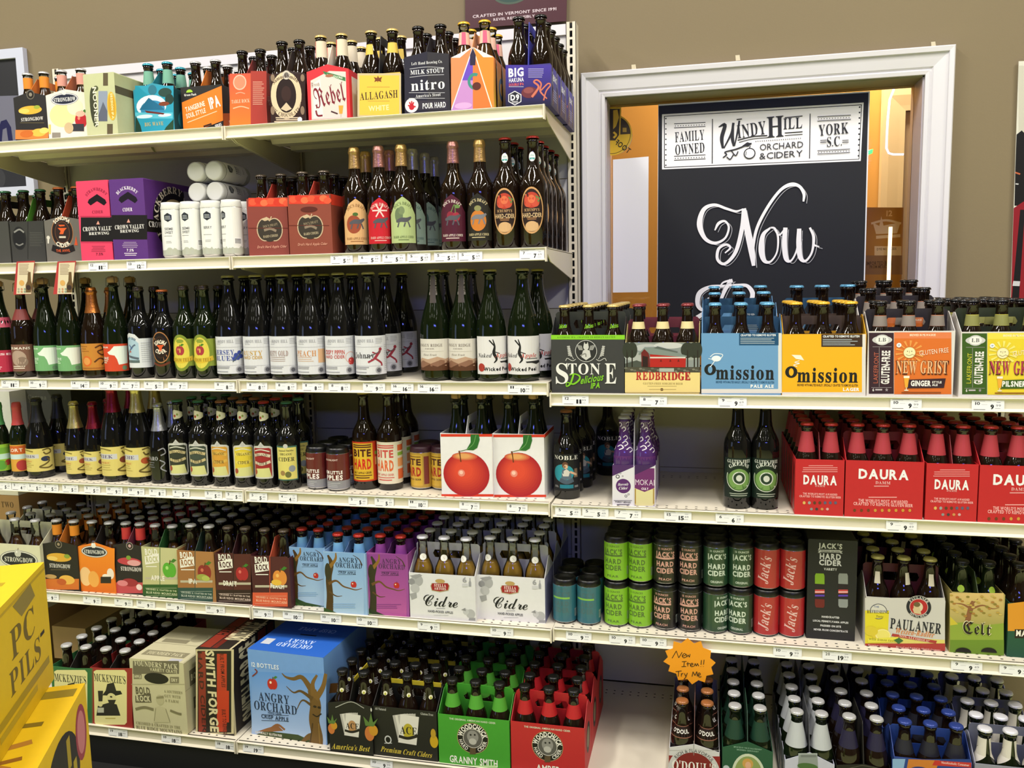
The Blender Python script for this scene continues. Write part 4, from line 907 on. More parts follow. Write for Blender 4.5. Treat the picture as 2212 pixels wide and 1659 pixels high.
spec('foggy', 'champ', .0425, .305, GREEN, CAPS['khaki'], labs=[L(.095, .38, 160, foggy), L(.70, .985, 40, lambda A: A.R(0, 0, 100, 100, '4a4340').T('SERIOUS CIDER', 50, 50, 22, '9a928c', 380, 'b', rot=90), 'neck_strip')])
def peel(A):
    A.R(0, 0, 100, 100, 'dddbdc').T('Apple', 66, 50, 11, 'b84840', 38, 's', sh=.3).T('Naked', 22, 50, 11, '3a3a3a', 34, 's', sh=.3).S([(42, 92), (46, 74), (44, 56), (50, 40), (44, 30)], [2, 4, 7, 5, 2], '1c1c1c').S([(46, 74), (34, 90)], 3, '1c1c1c', 0).S([(44, 60), (58, 54)], 2, '2a2a2a', 0).P([(58, 34), (96, 36), (98, 30), (84, 26), (72, 30), (60, 30)], '2c2c2c').T('Wicked Peel', 52, 14, 9, '1c1c1c', 64, 'B').E(14, 18, 9, 11, 'a83a30').lines(60, 88, 40, 0, 1, 2.5, '6a6a6a')
spec('peel', 'champ', .0435, .302, GREEN, CAPS['khaki'], labs=[L(.065, .405, 160, peel)])
T3 = 'tall bottle on the third shelf'
row(c5, [(20, 0, 'pinky', 'green-necked bottle with rose-pink label', 20, 1, .05), (192, 0, 'ackr', 'bottle with brown picture label and brown collar', 15, 2, .05), (370, 0, 'lebrun_g', 'corked bottle with mint label, left of two', 10, 2, .05), (545, 0, 'lebrun_g', 'corked bottle with mint label beside the orange-foil bottle', 10, 2, .05),
         (735, 0, 'orange_f', 'orange-foiled bottle with ochre label', 15, 2, .05), (905, 0, 'lebrun_r', 'corked bottle with vermilion label', 10, 2, .05), (1095, 0, 'ski', 'dark bottle with arched pale blue skier label', 12, 2, .05), (1278, 0, 'anvil', 'orange-capped bottle with round anvil emblem', 12, 1, .05),
         (1440, 0, 'tell', 'dark bottle with yellow oval apple label, left of two', 20, 2, .05), (1595, 0, 'tell', 'dark bottle with yellow oval apple label, right of two', 18, 2, .05), (1785, 0, 'w_jersey', 'tall black bottle with blue berry print on white label', 20, 2, .052), (1995, 0, 'w_gold', 'tall black bottle with yellow lettering on white label', 22, 2, .052)], '3', T3)
row(c6, [(125, 0, 'w_rusty', 'tall black bottle with taupe lettering on white label', 18, 2, .052), (328, 0, 'w_peach', 'tall black bottle with peach-orange lettering on white label', 20, 2, .052), (540, 0, 'w_pippin', 'tall black bottle with red lettering and small red apple', 18, 2, .052), (764, 0, 'w_john', 'tall black bottle with running red figure, foremost', 14, 1, .052),
         (885, 0, 'w_john', 'tall black bottle with running red figure, second in line', 8, 1, .145), (1010, 0, 'w_john', 'tall black bottle with running red figure, set back alone', 6, 1, .26), (1250, 0, 'foggy', 'green bottle with brown mountain label, left of two', 6, 2, .052), (1460, 0, 'foggy', 'green bottle with brown mountain label, right of two', 4, 2, .052),
         (1665, 0, 'peel', 'green bottle with white label turned aside, next to mountain label', 32, 1, .052), (1905, 0, 'peel', 'green bottle with dancing figure on white label', 6, 1, .052), (2015, 0, 'peel', 'green bottle with white label behind the last one', 20, 1, .15)], '3', T3)
# ------------------------------------------------------------------ fourth shelf
def lind(title, fruit):
    def f(A):
        A.R(0, 0, 100, 100, 'd8c874').R(0, 58, 62, 76, 'c8c8cc').T(title, 30, 67, 11, '5a4a6a', 46, 's').S([(70, 92), (84, 96), (90, 82), (78, 74), (72, 84)], 3.5, '6a5a2a').S([(78, 60), (84, 44), (74, 30), (62, 20), (80, 14), (92, 22)], 3.5, '6a5a2a').E(76, 54, 10, 11, fruit).lines(10, 50, 20, 8, 3, 3, 'b8a658').S([(10, 90), (30, 94), (50, 88)], 3, '8a7a3a').T('LAMBIC', 30, 46, 7, 'd08a50', 34, 's')
    return f
SM = ('bomb', .033, .235)
spec('somer_g', 'long', .0275, .24, GREEN, None, foil=(.70, paint('4f9a5a', .4)), labs=[L(.08, .44, 200, lambda A: A.R(0, 0, 100, 100, '8ab83a').R(0, 44, 100, 64, 'b8d8cc').R(0, 66, 100, 88, '6aa03a').E(66, 22, 16, None, '5a9a3a').E(86, 30, 10, None, '9a3a34'))])
spec('somer_r', 'long', .0275, .24, GREEN, None, foil=(.70, paint('c84a4a', .4)), labs=[L(.08, .44, 200, lambda A: A.R(0, 0, 100, 100, 'd8a040').R(0, 46, 100, 64, 'c8dcdc').R(0, 66, 100, 96, 'c8602c').T('LORT', 50, 80, 12, 'f0e0d0', 50, 'b').E(70, 22, 18, None, 'b03a3a'))])
spec('lind_bl', 'champ', .0405, .255, BLACK, None, foil=(.70, paint('17171a', .4)), labs=[L(.09, .38, 190, lind('CASSIS', '2c3450'))])
spec('lind_pe', 'champ', .034, .245, BLACK, None, foil=(.66, FO['straw']), labs=[L(.075, .375, 190, lind('PECHE', '9a4a30'))])
spec('lind_re', 'champ', .034, .245, BLACK, None, foil=(.66, FO['red']), labs=[L(.075, .375, 190, lind('KRIEK', '6a3a3a'))])
spec('lind_RE', 'champ', .0425, .30, BLACK, None, foil=(.72, FO['red']), labs=[L(.065, .37, 190, lind('KRIEK', '7a3a30'))])
spec('lind_PE', 'champ', .0425, .30, BLACK, None, foil=(.72, FO['straw']), labs=[L(.065, .37, 190, lind('PECHE', 'b0502c'))])
spec('lind_ag', 'champ', .034, .245, BLACK, None, foil=(.66, FO['steel']), labs=[L(.10, .46, 150, lambda A: A.T('FARO', 34, 62, 13, 'b8b8bc', 40, 's').S([(56, 90), (74, 96), (80, 80), (64, 72)], 4, '9a9aa0').S([(60, 56), (76, 44), (62, 28), (80, 14)], 4, '9a9aa0').lines(10, 44, 30, 8, 3, 3, '6a6a70'))])
def smith(bg, sash, tc='3a2a1a'):
    def f(A):
        A.P([(10, 4), (90, 4), (94, 10), (94, 84), (86, 88), (62, 90), (50, 100), (38, 90), (14, 88), (6, 84), (6, 10)], 'c8c8c0').P([(14, 8), (86, 8), (88, 12), (88, 80), (80, 84), (20, 84), (12, 80), (12, 12)], bg).P([(16, 8), (86, 8), (78, 32), (24, 30)], 'd0cf8a')
        A.S([(16, 64), (50, 68), (84, 62)], 11, sash).S([(18, 46), (50, 42), (84, 48)], 11, sash).T('ORGANIC', 50, 66, 7, tc, 52, 's').T('CIDER', 50, 44, 8, tc, 44, 's').E(50, 91, 8, None, 'b8b8b4').S([(18, 76), (50, 80), (82, 74)], 4, 'd8d8c8').E(20, 22, 8, 7, 'a04a34')
    return f
def smithspec(n, bg, sash, cap, tc='3a2a1a'):
    spec(n, 'smith', .0345, .258, BLACK, CAPS[cap], labs=[L(.10, .545, 125, smith(bg, sash, tc)), L(.77, .885, 160, lambda A: A.P([(0, 25), (30, 0), (70, 10), (100, 30), (100, 70), (60, 90), (30, 100), (0, 75)], 'd8d4b8').E(35, 35, 10, 14, 'a8482c').E(55, 50, 8, 12, '8a9a4a'), 'neck_label')])
smithspec('sm_dark', '34382c', 'c8b888', 'green'); smithspec('sm_dark2', '3f4a40', 'c8b888', 'green'); smithspec('sm_apri', 'd09a3a', 'd8b050', 'copper'); smithspec('sm_yell', 'd8c23c', 'e0cc60', 'copper'); smithspec('sm_red', '98282a', 'd8c8b0', 'red')
spec('sm_cider', 'smith', .0345, .258, BLACK, CAPS['green'], labs=[L(.10, .52, 125, lambda A: A.R(4, 2, 96, 96, '3f6a60').R(8, 5, 92, 92, 'd8cc70').E(50, 96, 9, None, 'c0c0b8').T('CIDER', 50, 60, 11, '2c2c24', 66, 's').T('ORGANIC', 50, 74, 6, '2c2c24', 50, 's').T('Samuel Smiths', 50, 84, 5, '2c2c24', 60, 's').E(72, 34, 13, None, '8a9098').E(34, 22, 10, None, '9a7a4a').E(56, 18, 12, None, '6a6a3a'))])
def bite(bg, c1_, c2_, ed):
    def f(A):
        A.R(0, 0, 100, 100, ed).R(6, 4, 62, 96, bg).R(10, 90, 58, 93, c1_).R(10, 85, 58, 88, c1_).T('BITE', 34, 72, 17, c1_, 46, 'B').T('HARD', 34, 44, 24, c2_, 46, 'B').T('DRY APPLE CIDER', 34, 22, 5, c1_, 46, 'b').R(10, 14, 58, 16, c1_).lines(14, 54, 8, 3, 1, 2.5, c1_, center=True)
        A.R(68, 78, 96, 92, c2_).R(68, 66, 96, 74, '8ab040').R(68, 40, 96, 60, 'e09a60').R(68, 10, 96, 34, c2_)
    return f
spec('bite_r', 'bomb', .0365, .285, BROWN, CAPS['gold'], labs=[L(.09, .50, 190, bite('d8b030', '4a1a14', 'c8281c', 'c03a1c'))])
spec('bite_w', 'bomb', .0365, .285, BROWN, CAPS['gold'], labs=[L(.07, .50, 190, bite('ddd6c0', 'c8504a', 'd8683a', 'ddd6c0'))])
row(c7, [(10, 660, 'somer_g', 'green-collared bottle with green apple label', 10, 1), (152, 662, 'somer_r', 'pink-collared bottle with orange label', 10, 1), (300, 675, 'lind_bl', 'black-foiled bottle with pale yellow label and dark berry', 14, 2),
         (577, 680, 'lind_pe', 'small straw-foiled bottle with yellow label', 16, 1), (717, 686, 'lind_re', 'small red-foiled bottle with yellow label', 18, 2), (865, 700, 'lind_RE', 'large red-foiled bottle with yellow label', 20, 2), (1045, 708, 'lind_PE', 'large straw-foiled bottle with peach on yellow label', 8, 2), (1203, 712, 'lind_ag', 'silver-foiled black bottle with etched figure', 14, 2),
         (1350, 718, 'sm_dark', 'brown bottle with black and gold shield label, left of two', 16, 3), (1505, 728, 'sm_dark2', 'brown bottle with dark green and gold shield label', 10, 3), (1672, 734, 'sm_apri', 'brown bottle with apricot-orange shield label', 4, 3), (1828, 740, 'sm_yell', 'brown bottle with lemon-yellow shield label turned aside', 24, 3), (1990, 748, 'sm_red', 'brown bottle with red shield label', 6, 4)], '4', 'bottles on the fourth shelf')
row(c8, [(85, 755, 'sm_cider', 'brown bottle with cream and teal cider label', 14, 2), (655, 758, 'bite_r', 'tall brown bottle with red and mustard label', 36, 1), (838, 762, 'bite_w', 'tall brown bottle with cream and coral label', 24, 3)], '4', 'bottles on the fourth shelf')
def moon(A):
    A.R(0, 0, 100, 100, '5f1d20').R(0, 0, 100, 24, '8a8a90')
    for u in (25, 75): A.T('MOONLIGHT', u, 84, 5, 'd8c0b8', 22, 'b').T('THEM LITTLE', u, 48, 9, 'f0eae6', 34, 'B').T('APPLES', u, 33, 13, 'f0eae6', 34, 'B').lines(u-14, u+14, 6, 5, 3, 1.6, 'b8b8bc')
canspec('moon', .033, .122, moon)
def bcan(A):
    A.R(0, 0, 100, 100, 'b8943a')
    for u in (25, 75): A.R(u-20, 6, u+14, 94, 'd0a83a').T('BITE', u-3, 74, 17, '4a1a1c', 30, 'B').T('HARD', u-3, 46, 24, 'a82420', 30, 'B').T('DRY APPLE CIDER', u-3, 24, 5, '4a1a1c', 30, 'b').R(u-18, 88, u+12, 90, '4a1a1c').R(u+16, 10, u+24, 90, '7a2a24')
canspec('bite', .033, .122, bcan, lid='3a1a28')
for i, (x, y) in enumerate(((262, 755), (415, 768))):
    X, Y = pos(c8, x, y, '4', None, .05)
    for q in range(3): can('moon', (X+.002*q, Y+.034+q*.069, Z['4']), f'maroon and grey can with black lid, {["left", "right"][i]} of the {ORD[q]} pair', 'maroon cans on the fourth shelf', R_(60+15*i+q*40))
for i, (x, y) in enumerate(((1047, 757), (1205, 760))):
    X, Y = pos(c8, x, y, '4', None, .05)
    for q in range(2): can('bite', (X, Y+.034+q*.069, Z['4']), f'gold can with maroon lettering, {["left", "right"][i]} of the {ORD[q]} pair', 'gold cans on the fourth shelf', R_(62+q*30))
def a_ap(A):
    A.R(1217, 337, 1603, 357, 'cf3a24').R(1222, 786, 1612, 804, 'cf3a24')
    for i in range(9):
        k = i/8; c = tuple((1-k)*a+k*b for a, b in zip(lin('a8202a'), lin('d84a34')))
        A.E(1408-18*k, 638-30*k, 172*(1-.62*k), 165*(1-.62*k), tuple(c), 36)
    for i in range(5):
        k = i/4; c = tuple((1-k)*a+k*b for a, b in zip(lin('c8503a'), lin('dca060'))); A.E(1395-8*k, 505-4*k, 95*(1-.5*k), 30*(1-.45*k), tuple(c), 24)
    A.E(1372, 628, 26, 26, 'e08a7a').E(1370, 624, 14, 14, 'f0c0b0').S([(1368, 545), (1362, 500), (1355, 462)], [9, 8, 14], '6a3a1e').P([(1408, 455), (1440, 400), (1440, 340), (1502, 340), (1508, 380), (1490, 440), (1460, 458)], '2c6a2c').S([(1410, 455), (1460, 410), (1480, 345)], 4, '6aa05a').S([(1365, 465), (1412, 452)], 4, '4a6a2a', 0)
pack(c8, 1218, 1606, 335, '4', 'S', 'white carton with huge red apple, left of two', 'e4e2e4', a_ap, 'cork_g', yb=808, hcol='d8d8e0', hh=.225, rows=2, D=.15, bdesc='corked green bottle', inner='b8b8c4', bname='cider_bottle')
def a_ap2(A): A.dx = 392; A.dy = 4; a_ap(A); A.dx = A.dy = 0
pack(c8, 1610, 1994, 337, '4', 'S', 'white carton with huge red apple, right of two', 'e4e2e4', a_ap2, 'cork_g', yb=815, hcol='d8d8e0', hh=.225, rows=2, D=.15, bdesc='corked green bottle', inner='b8b8c4', side=lambda A: A.R(0, 94, 100, 100, 'cf3a24'), bname='cider_bottle')

# ------------------------------------------------------------------ fifth shelf
def a_sw(A): A.E(140, 512, 142, 66, '9a9a92').E(140, 512, 134, 60, 'e8e6d8').E(140, 512, 126, 54, '22242a').T('STRONGBOW', 140, 515, 34, 'e8e6d8', 210, 's').apple(133, 465, 24, 'c8c8bc', 'f0f0e8', None)
pack(d1, -150, 312, 398, '5', 'L', 'pale cream carton behind the yellow boxes', 'd8d6b8', a_sw, 'clear_cap', yb=730, deep=2, hcol='c8c6a8', bdesc='clear bottle with black neck mark', bname='cider_bottle')
def a_hon(A):
    A.R(328, 658, 590, 738, 'd0702a').E(440, 498, 92, 32, 'dca83a').E(500, 490, 22, 16, '8aa03a').E(390, 505, 40, 16, 'ecc868').T('STRONGBOW', 448, 562, 30, 'e8e2d8', 155, 's').E(437, 400, 26, None, '7a7060').E(437, 400, 20, None, '201a16').E(437, 400, 10, None, '9a8a70').E(500, 665, 58, 34, 'e8b450').E(460, 680, 36, 24, 'c05a28').E(380, 640, 44, 16, 'c09a60').R(380, 588, 520, 591, '7a6a50')
pack(d1, 325, 590, 405, '5', 'S', 'black peaked carton with honey picture behind the yellow boxes', '1a1511', a_hon, 'orange_lab', yb=742, pk=.012, deep=2, hcol='c8762a', bdesc='orange-necked clear bottle', bname='cider_bottle')
def a_ora(A):
    A.G(592, 755, 856, 430, 'e0701c', 'f08c24').E(640, 640, 44, 70, 'f0c48a').E(700, 660, 40, 60, 'eca850').E(825, 620, 26, 40, 'f0e0d0').E(790, 640, 26, 18, 'f4e8d8').E(704, 455, 98, 44, '8a8a8a').E(704, 455, 93, 40, 'f0ece4').E(704, 455, 87, 35, '1f2430').T('STRONGBOW', 704, 457, 28, 'f0ece4', 152, 's').apple(698, 408, 17, 'e8e4dc', 'ffffff', None).R(752, 642, 830, 690, '2a241e')
pack(d1, 592, 855, 425, '5', 'S', 'bright orange peaked carton with dark oval badge', 'e87e20', a_ora, 'clear_cap', yb=758, pk=.016, deep=2, hcol='2a2420', bdesc='clear bottle with black neck mark', bname='cider_bottle')
def a_cher(A):
    A.R(862, 685, 1078, 765, 'c04a52').E(965, 528, 88, 28, 'c0404a').E(960, 500, 18, 16, '7a9a3a').E(1000, 540, 50, 22, 'e0a0a0').T('STRONGBOW', 980, 585, 30, 'ece4e0', 155, 's').E(968, 412, 26, None, '8a8078').E(968, 412, 20, None, '201618').E(968, 412, 11, None, 'c8a0a0').E(970, 685, 60, 30, '9a2a34').E(1040, 720, 22, 22, 'eed4d4').E(915, 690, 40, 22, 'd88088')
pack(d1, 858, 1072, 412, '5', 'S', 'black peaked carton with crimson fruit foot', '1b1416', a_cher, 'red_lab', yb=772, pk=.010, deep=2, hcol='7a3a4a', bdesc='red-necked clear bottle', bname='cider_bottle')
def bold(dx, dy, lc, rc, band, bt, flav, fr, fx, lt='ece8dc', logo='ece8dc'):
    def f(A):
        A.dx, A.dy = dx, dy
        A.R(1066, 425, 1195, 790, lc).R(1195, 432, 1326, 796, rc).R(1066, 700, 1328, 805, band)
        A.P([(1080, 490), (1185, 468), (1190, 535), (1085, 552)], logo).T('BOLD', 1128, 456, 42, logo, 92, 'B', rot=3).T('ROCK', 1137, 512, 40, lc, 92, 'B', rot=5).lines(1090, 1190, 562, 0, 1, 7, logo)
        A.R(1085, 645, 1325, 662, 'b8b098').T(flav, fx, 652, 34, lt, 20*len(flav), 'B').T('CRUSHED & CRAFTED IN THE', 1205, 742, 12, bt, 225, 'b').T('BLUE RIDGE MOUNTAINS', 1208, 766, 15, bt, 230, 'b').R(1085, 726, 1320, 728, bt).R(1085, 782, 1320, 784, bt).R(1193, 425, 1197, 800, band)
        fr(A); A.dx = A.dy = 0
    return f
pack(d1, 1066, 1328, 425, '5', 'S', 'khaki carton with green apple', 'b8b684', bold(0, 0, 'bdbb88', 'c2c08e', '2c5626', 'c8d0a8', 'APPLE', lambda A: A.apple(1265, 592, 50, '58a832', 'a8d878'), 1178), 'clear_cap', yb=795, deep=2, hcol='2a5a2c', bdesc='clear bottle', bname='cider_bottle')
pack(d1, 1330, 1608, 452, '5', 'S', 'tan carton with dark apple and hops', 'a0703f', bold(262, 24, '9c6a3c', 'a87644', '2a4a44', 'b8c0b8', 'IPA', lambda A: A.apple(1265, 585, 50, '8a2a26', 'c86a50').E(1250, 622, 44, 24, '9aa048').E(1275, 630, 30, 20, 'b0b858'), 1178), 'silver_cap', yb=822, deep=2, hcol='23382e', bdesc='brown bottle with silver cap', bname='cider_bottle')
pack(d1, 1612, 1876, 475, '5', 'S', 'maroon carton with red apple', '481d1d', bold(548, 40, '4a1c1e', '52221f', '2a1415', 'd8c0b8', 'DRAFT', lambda A: A.apple(1260, 580, 46, 'a8232a', 'd87060'), 1170), 'plain', yb=842, deep=2, hcol='3a1a1c', bdesc='brown bottle', bname='cider_bottle')
pack(d1, 1880, 2170, 495, '5', 'S', 'maroon carton with peach and orange foot', '47191f', bold(820, 60, '47191f', '4e1f22', 'd4593a', 'f0b89a', 'PEACH', lambda A: A.apple(1270, 590, 52, 'dc8c3a', 'f0b860').E(1245, 625, 38, 22, 'e8b840'), 1250), 'plain', yb=868, deep=2, hcol='c8583a', bdesc='brown bottle', bname='cider_bottle')
def ao(dx, dy, k, sky1, sky2, tx='20304a', trunk='4a3418', grass='2c4a24'):
    def f(A):
        p = lambda x, y: (dx+(x-100)*k, dy+(y-355)*k)
        A.G(*p(92, 790), *p(352, 358), sky1, sky2)
        A.S([p(126, 765), p(130, 640), p(122, 520), p(138, 430), p(116, 372)], [50*k, 42*k, 38*k, 30*k, 12*k], trunk).S([p(128, 450), p(165, 400), p(168, 358)], [24*k, 16*k, 8*k], '8a6428').S([p(120, 560), p(170, 540), p(215, 575), p(260, 590), p(300, 600), p(340, 590)], [18*k, 12*k, 10*k, 8*k, 6*k, 3*k], '6a4a24').S([p(125, 610), p(170, 640), p(210, 640)], [12*k, 7*k, 3*k], '5a4020').S([p(340, 440), p(320, 400), p(280, 372)], [10*k, 6*k, 3*k], '4a3828').E(*p(116, 480), 20*k, 56*k, '33301c')
        A.P([p(90, 795), p(90, 715), p(140, 735), p(210, 765), p(352, 795)], grass).P([p(90, 795), p(96, 740), p(140, 765), p(180, 792)], '3f6a2c')
        A.T('ANGRY', *p(250, 405), 32*k, tx, 128*k, 's').T('ORCHARD', *p(252, 440), 32*k, tx, 172*k, 's').T('CRISP APPLE', *p(242, 487), 15*k, tx, 112*k, 'b').R(*p(180, 474), *p(300, 476), tx).R(*p(180, 498), *p(300, 500), tx).apple(*p(285, 565), 19*k, 'b82a24', 'e8e0c0', None).lines(p(150, 0)[0], p(330, 0)[0], p(0, 690)[1], 12*k, 3, 4*k, sky2)
    return f
pack(d2, 95, 350, 358, '5', 'S', 'light blue tree carton, left of two', '8fb2da', ao(100, 355, 1, 'a8c4e4', '7fa8d8'), 'ao_blue', yb=792, deep=2, hcol='54709a', bdesc='blue-necked bottle', bname='cider_bottle')
pack(d2, 350, 668, 392, '5', 'S', 'light blue tree carton beside the purple one', '8fb2da', ao(356, 392, 1.14, 'a8c4e4', '7fa8d8'), 'ao_blue', yb=850, deep=2, hcol='54709a', bdesc='blue-necked bottle', side=lambda A: A.G(0, 0, 100, 100, 'b8d0ea', '8fb2da'), bname='cider_bottle')
pack(d2, 671, 980, 400, '5', 'S', 'orchid purple carton with gnarled tree', '9a4a98', ao(680, 402, 1.12, 'b85aa0', '8a3f8e', '4a2a50', '33301e', '2a3a22'), 'ao_purple', yb=862, deep=2, hcol='5a2a62', bdesc='purple-necked bottle', bname='cider_bottle')
def stella(dx, dy):
    def f(A):
        A.dx, A.dy = dx, dy
        for x, y, r, c in ((1040, 600, 45, 'a8a8ac'), (1000, 610, 24, '8e8e94'), (1025, 660, 34, 'b8b8bc'), (1440, 850, 34, 'b0b0b4'), (1405, 835, 22, 'c0c0c4')): A.E(x, y, r, r, c)
        A.P([(985, 565), (1060, 552), (1080, 565), (1030, 590)], '9a9a9e').P([(985, 700), (1035, 690), (1040, 730), (1000, 745)], 'a0a0a4').P([(1430, 880), (1475, 880), (1475, 900), (1425, 898)], '9a9a9e').P([(1370, 820), (1400, 805), (1405, 830)], '8a8a8e')
        A.E(1212, 606, 36, 16, 'b89a60').P([(1150, 620), (1270, 620), (1284, 640), (1275, 676), (1212, 688), (1150, 676), (1140, 640)], 'b0a078').P([(1155, 622), (1268, 622), (1278, 640), (1270, 672), (1212, 682), (1154, 672), (1146, 640)], '9a1f28').T('STELLA', 1212, 638, 22, 'f0e8e0', 88, 's').T('ARTOIS', 1212, 662, 18, 'f0e8e0', 88, 's')
        A.T('Cidre', 1215, 750, 92, '1c1c20', 255, 'x').R(1185, 808, 1250, 811, '8a8a90').T('HAND-PICKED APPLES', 1215, 835, 17, '4a4a52', 186, 'b').R(1165, 858, 1275, 861, 'c0c0c6').T('6', 1395, 596, 36, '9a9aa2', 30, 'b').P([(1426, 645), (1444, 645), (1444, 615), (1438, 600), (1438, 582), (1432, 582), (1432, 600), (1426, 615)], '9a9aa2').R(1378, 625, 1418, 648, 'c8c8ce')
        A.dx = A.dy = 0
    return f
pack(d2, 982, 1478, 556, '5', 'L', 'white script carton with grey apples, left of two', 'dedde2', stella(0, 0), 'stella', yb=893, deep=3, hcol='c9c9d4', hh=.205, bdesc='white-capped clear bottle of golden cider', inner='9a8a7a', bname='cider_bottle')
pack(d2, 1487, 1998, 572, '5', 'L', 'white script carton with grey apples at the bay end', 'dedde2', stella(522, 17), 'stella', yb=905, deep=3, hcol='c9c9d4', hh=.205, bdesc='white-capped clear bottle of golden cider', inner='9a8a7a', side=lambda A: A.R(0, 0, 100, 100, '8a8ab0').T('6', 70, 60, 14, '5a5a80', 14, 'b'), bname='cider_bottle')

# ------------------------------------------------------------------ base shelf, left unit
def mck(dx, bord):
    def f(A):
        A.dx = dx; A.R(608, 440, 878, 850, bord).P([(622, 462), (640, 452), (826, 452), (842, 470), (842, 800), (828, 815), (640, 815), (628, 800)], 'e0d79c').T("MCKENZIE'S", 728, 510, 50, '24221c', 208, 's').P([(680, 620), (700, 590), (800, 590), (812, 612), (760, 625)], '1c1a18').P([(700, 595), (712, 545), (755, 535), (772, 590)], '24211e').E(742, 640, 32, 34, 'd8cf98').P([(715, 650), (770, 650), (750, 700), (735, 700)], '2a2620').E(738, 630, 8, 6, '2a2620').P([(650, 690), (720, 670), (775, 680), (800, 755), (640, 755)], '262320').P([(650, 590), (685, 590), (680, 660), (655, 660)], '2a2620').E(665, 678, 16, 18, 'd8cf98').R(648, 702, 690, 735, 'b8b8a8').lines(700, 780, 770, 12, 1, 6, 'b8a858'); A.dx = 0
    return f
pack(d3, 350, 612, 440, 'b', 'S', 'green-bordered cream carton behind the yellow boxes', '2e6a3c', mck(-262, '2e6a3c'), 'silver_cap', yb=835, deep=2, hcol='24201c', bdesc='silver-capped bottle', bname='cider_bottle')
pack(d3, 614, 872, 448, 'b', 'S', 'red-bordered cream carton with top-hatted man drawing', '952827', mck(0, '952827'), 'silver_cap', yb=855, deep=2, hcol='24201c', bdesc='silver-capped bottle', bname='cider_bottle')
def a_found(A):
    A.R(882, 392, 1188, 478, '6a6452').T("FOUNDERS' PACK", 1034, 418, 34, 'd8d2b4', 285, 's').T('VARIETY CRATE', 1085, 456, 20, 'd0caa8', 180, 'b').E(1038, 508, 80, 36, '15130f').R(888, 478, 940, 512, '7a745c').T('APPLE', 914, 496, 18, 'd8d2b4', 44, 'b').R(1128, 498, 1188, 540, '7a745c').T('DRY', 1158, 520, 20, 'd8d2b4', 40, 'b').R(872, 545, 1225, 549, 'a8a284')
    A.T('BOLD', 948, 590, 44, '5c5642', 94, 'B', rot=2).P([(898, 622), (1000, 608), (1006, 668), (900, 668)], '5c5642').T('ROCK', 952, 642, 36, 'cdc7a6', 92, 'B', rot=3)
    for i, t in enumerate(('A SOUTHERN', 'GUY WITH', 'A FARM')): A.T(t, 1150-5*i, 598+i*30, 18, '8a8464', 120-15*i, 's')
    A.E(1062, 650, 26, 34, 'b4ae8c').P([(1038, 630), (1085, 622), (1088, 640), (1040, 644)], '8a8464').P([(1030, 700), (1062, 690), (1100, 705), (1130, 800), (1020, 800)], 'bcb694').S([(900, 712), (960, 700), (1020, 715)], 16, '7a7456').S([(1130, 720), (1180, 740), (1205, 745)], 14, '7a7456').S([(1035, 705), (1025, 790)], 4, '8a8464', 0).S([(1100, 710), (1128, 795)], 4, '8a8464', 0).T('CRUSHED & CRAFTED IN THE', 1050, 818, 18, '8a8464', 290, 's').T('BLUE RIDGE MOUNTAINS', 1055, 848, 22, '6a6450', 300, 's')
box(d3, 874, 1236, 392, 'b', 'beige cardboard variety crate with oval hand hole', 'c4be9c', a_found, yb=878, D=.24,
    side=lambda A: A.R(10, 62, 60, 84, '6a6450').T('BOLD ROCK', 35, 73, 8, 'd0caa8', 44, 'B').R(15, 28, 75, 44, '6a6450').T("FOUNDERS'", 45, 36, 8, 'd0caa8', 54, 's').R(0, 60, 100, 61, 'a8a284'),
    top=lambda A: A.R(10, 12, 90, 26, '8a846a').T("FOUNDERS' PACK", 50, 19, 8, 'd0caa8', 66, 's').R(70, 2, 92, 9, 'b8b8c0').R(12, 50, 60, 60, '8a846a').E(70, 68, 14, 12, 'a8a284').R(0, 46, 100, 47, 'a09a7c'))
def a_forge(A):
    A.R(1300, 315, 1552, 876, 'c9bd97').R(1312, 325, 1535, 868, '1e1612').R(1318, 330, 1366, 862, '8a2f22').R(1440, 345, 1505, 862, 'b83a20').R(1440, 590, 1520, 800, 'c03a1e')
    A.T('HARD CIDER', 1342, 600, 30, '3a1812', 500, 'b', rot=-90).T('SMITH FORGE', 1408, 595, 56, 'd8cda4', 505, 'B', rot=-90).T('BUILT FROM APPLES', 1478, 455, 26, '4a160e', 210, 'b', rot=-90).T('BUILT TO REFRESH', 1490, 800, 26, '5a1c12', 160, 'b', rot=-90)
box(d3, 1318, 1545, 318, 'b', 'black and red carton with cream vertical lettering', '201712', a_forge, yb=876, D=.26,
    side=lambda A: A.R(0, 0, 4, 100, 'c9bd97').T('SMITH FORGE', 36, 50, 32, 'c9bd97', 90, 'B', rot=90).R(60, 4, 78, 96, '8a2f22').R(82, 4, 96, 96, '6a2018').T('HARD CIDER', 69, 50, 12, '2a120e', 70, 'b', rot=90),
    top=lambda A: A.R(94, 0, 100, 100, 'c9bd97').R(6, 4, 38, 98, '8a2f22').R(42, 4, 58, 98, '6a2018').T('SMITH FORGE', 76, 52, 24, 'd8cda4', 120, 'B', rot=90).T('HARD', 22, 50, 16, '2a120e', 60, 'b', rot=90))
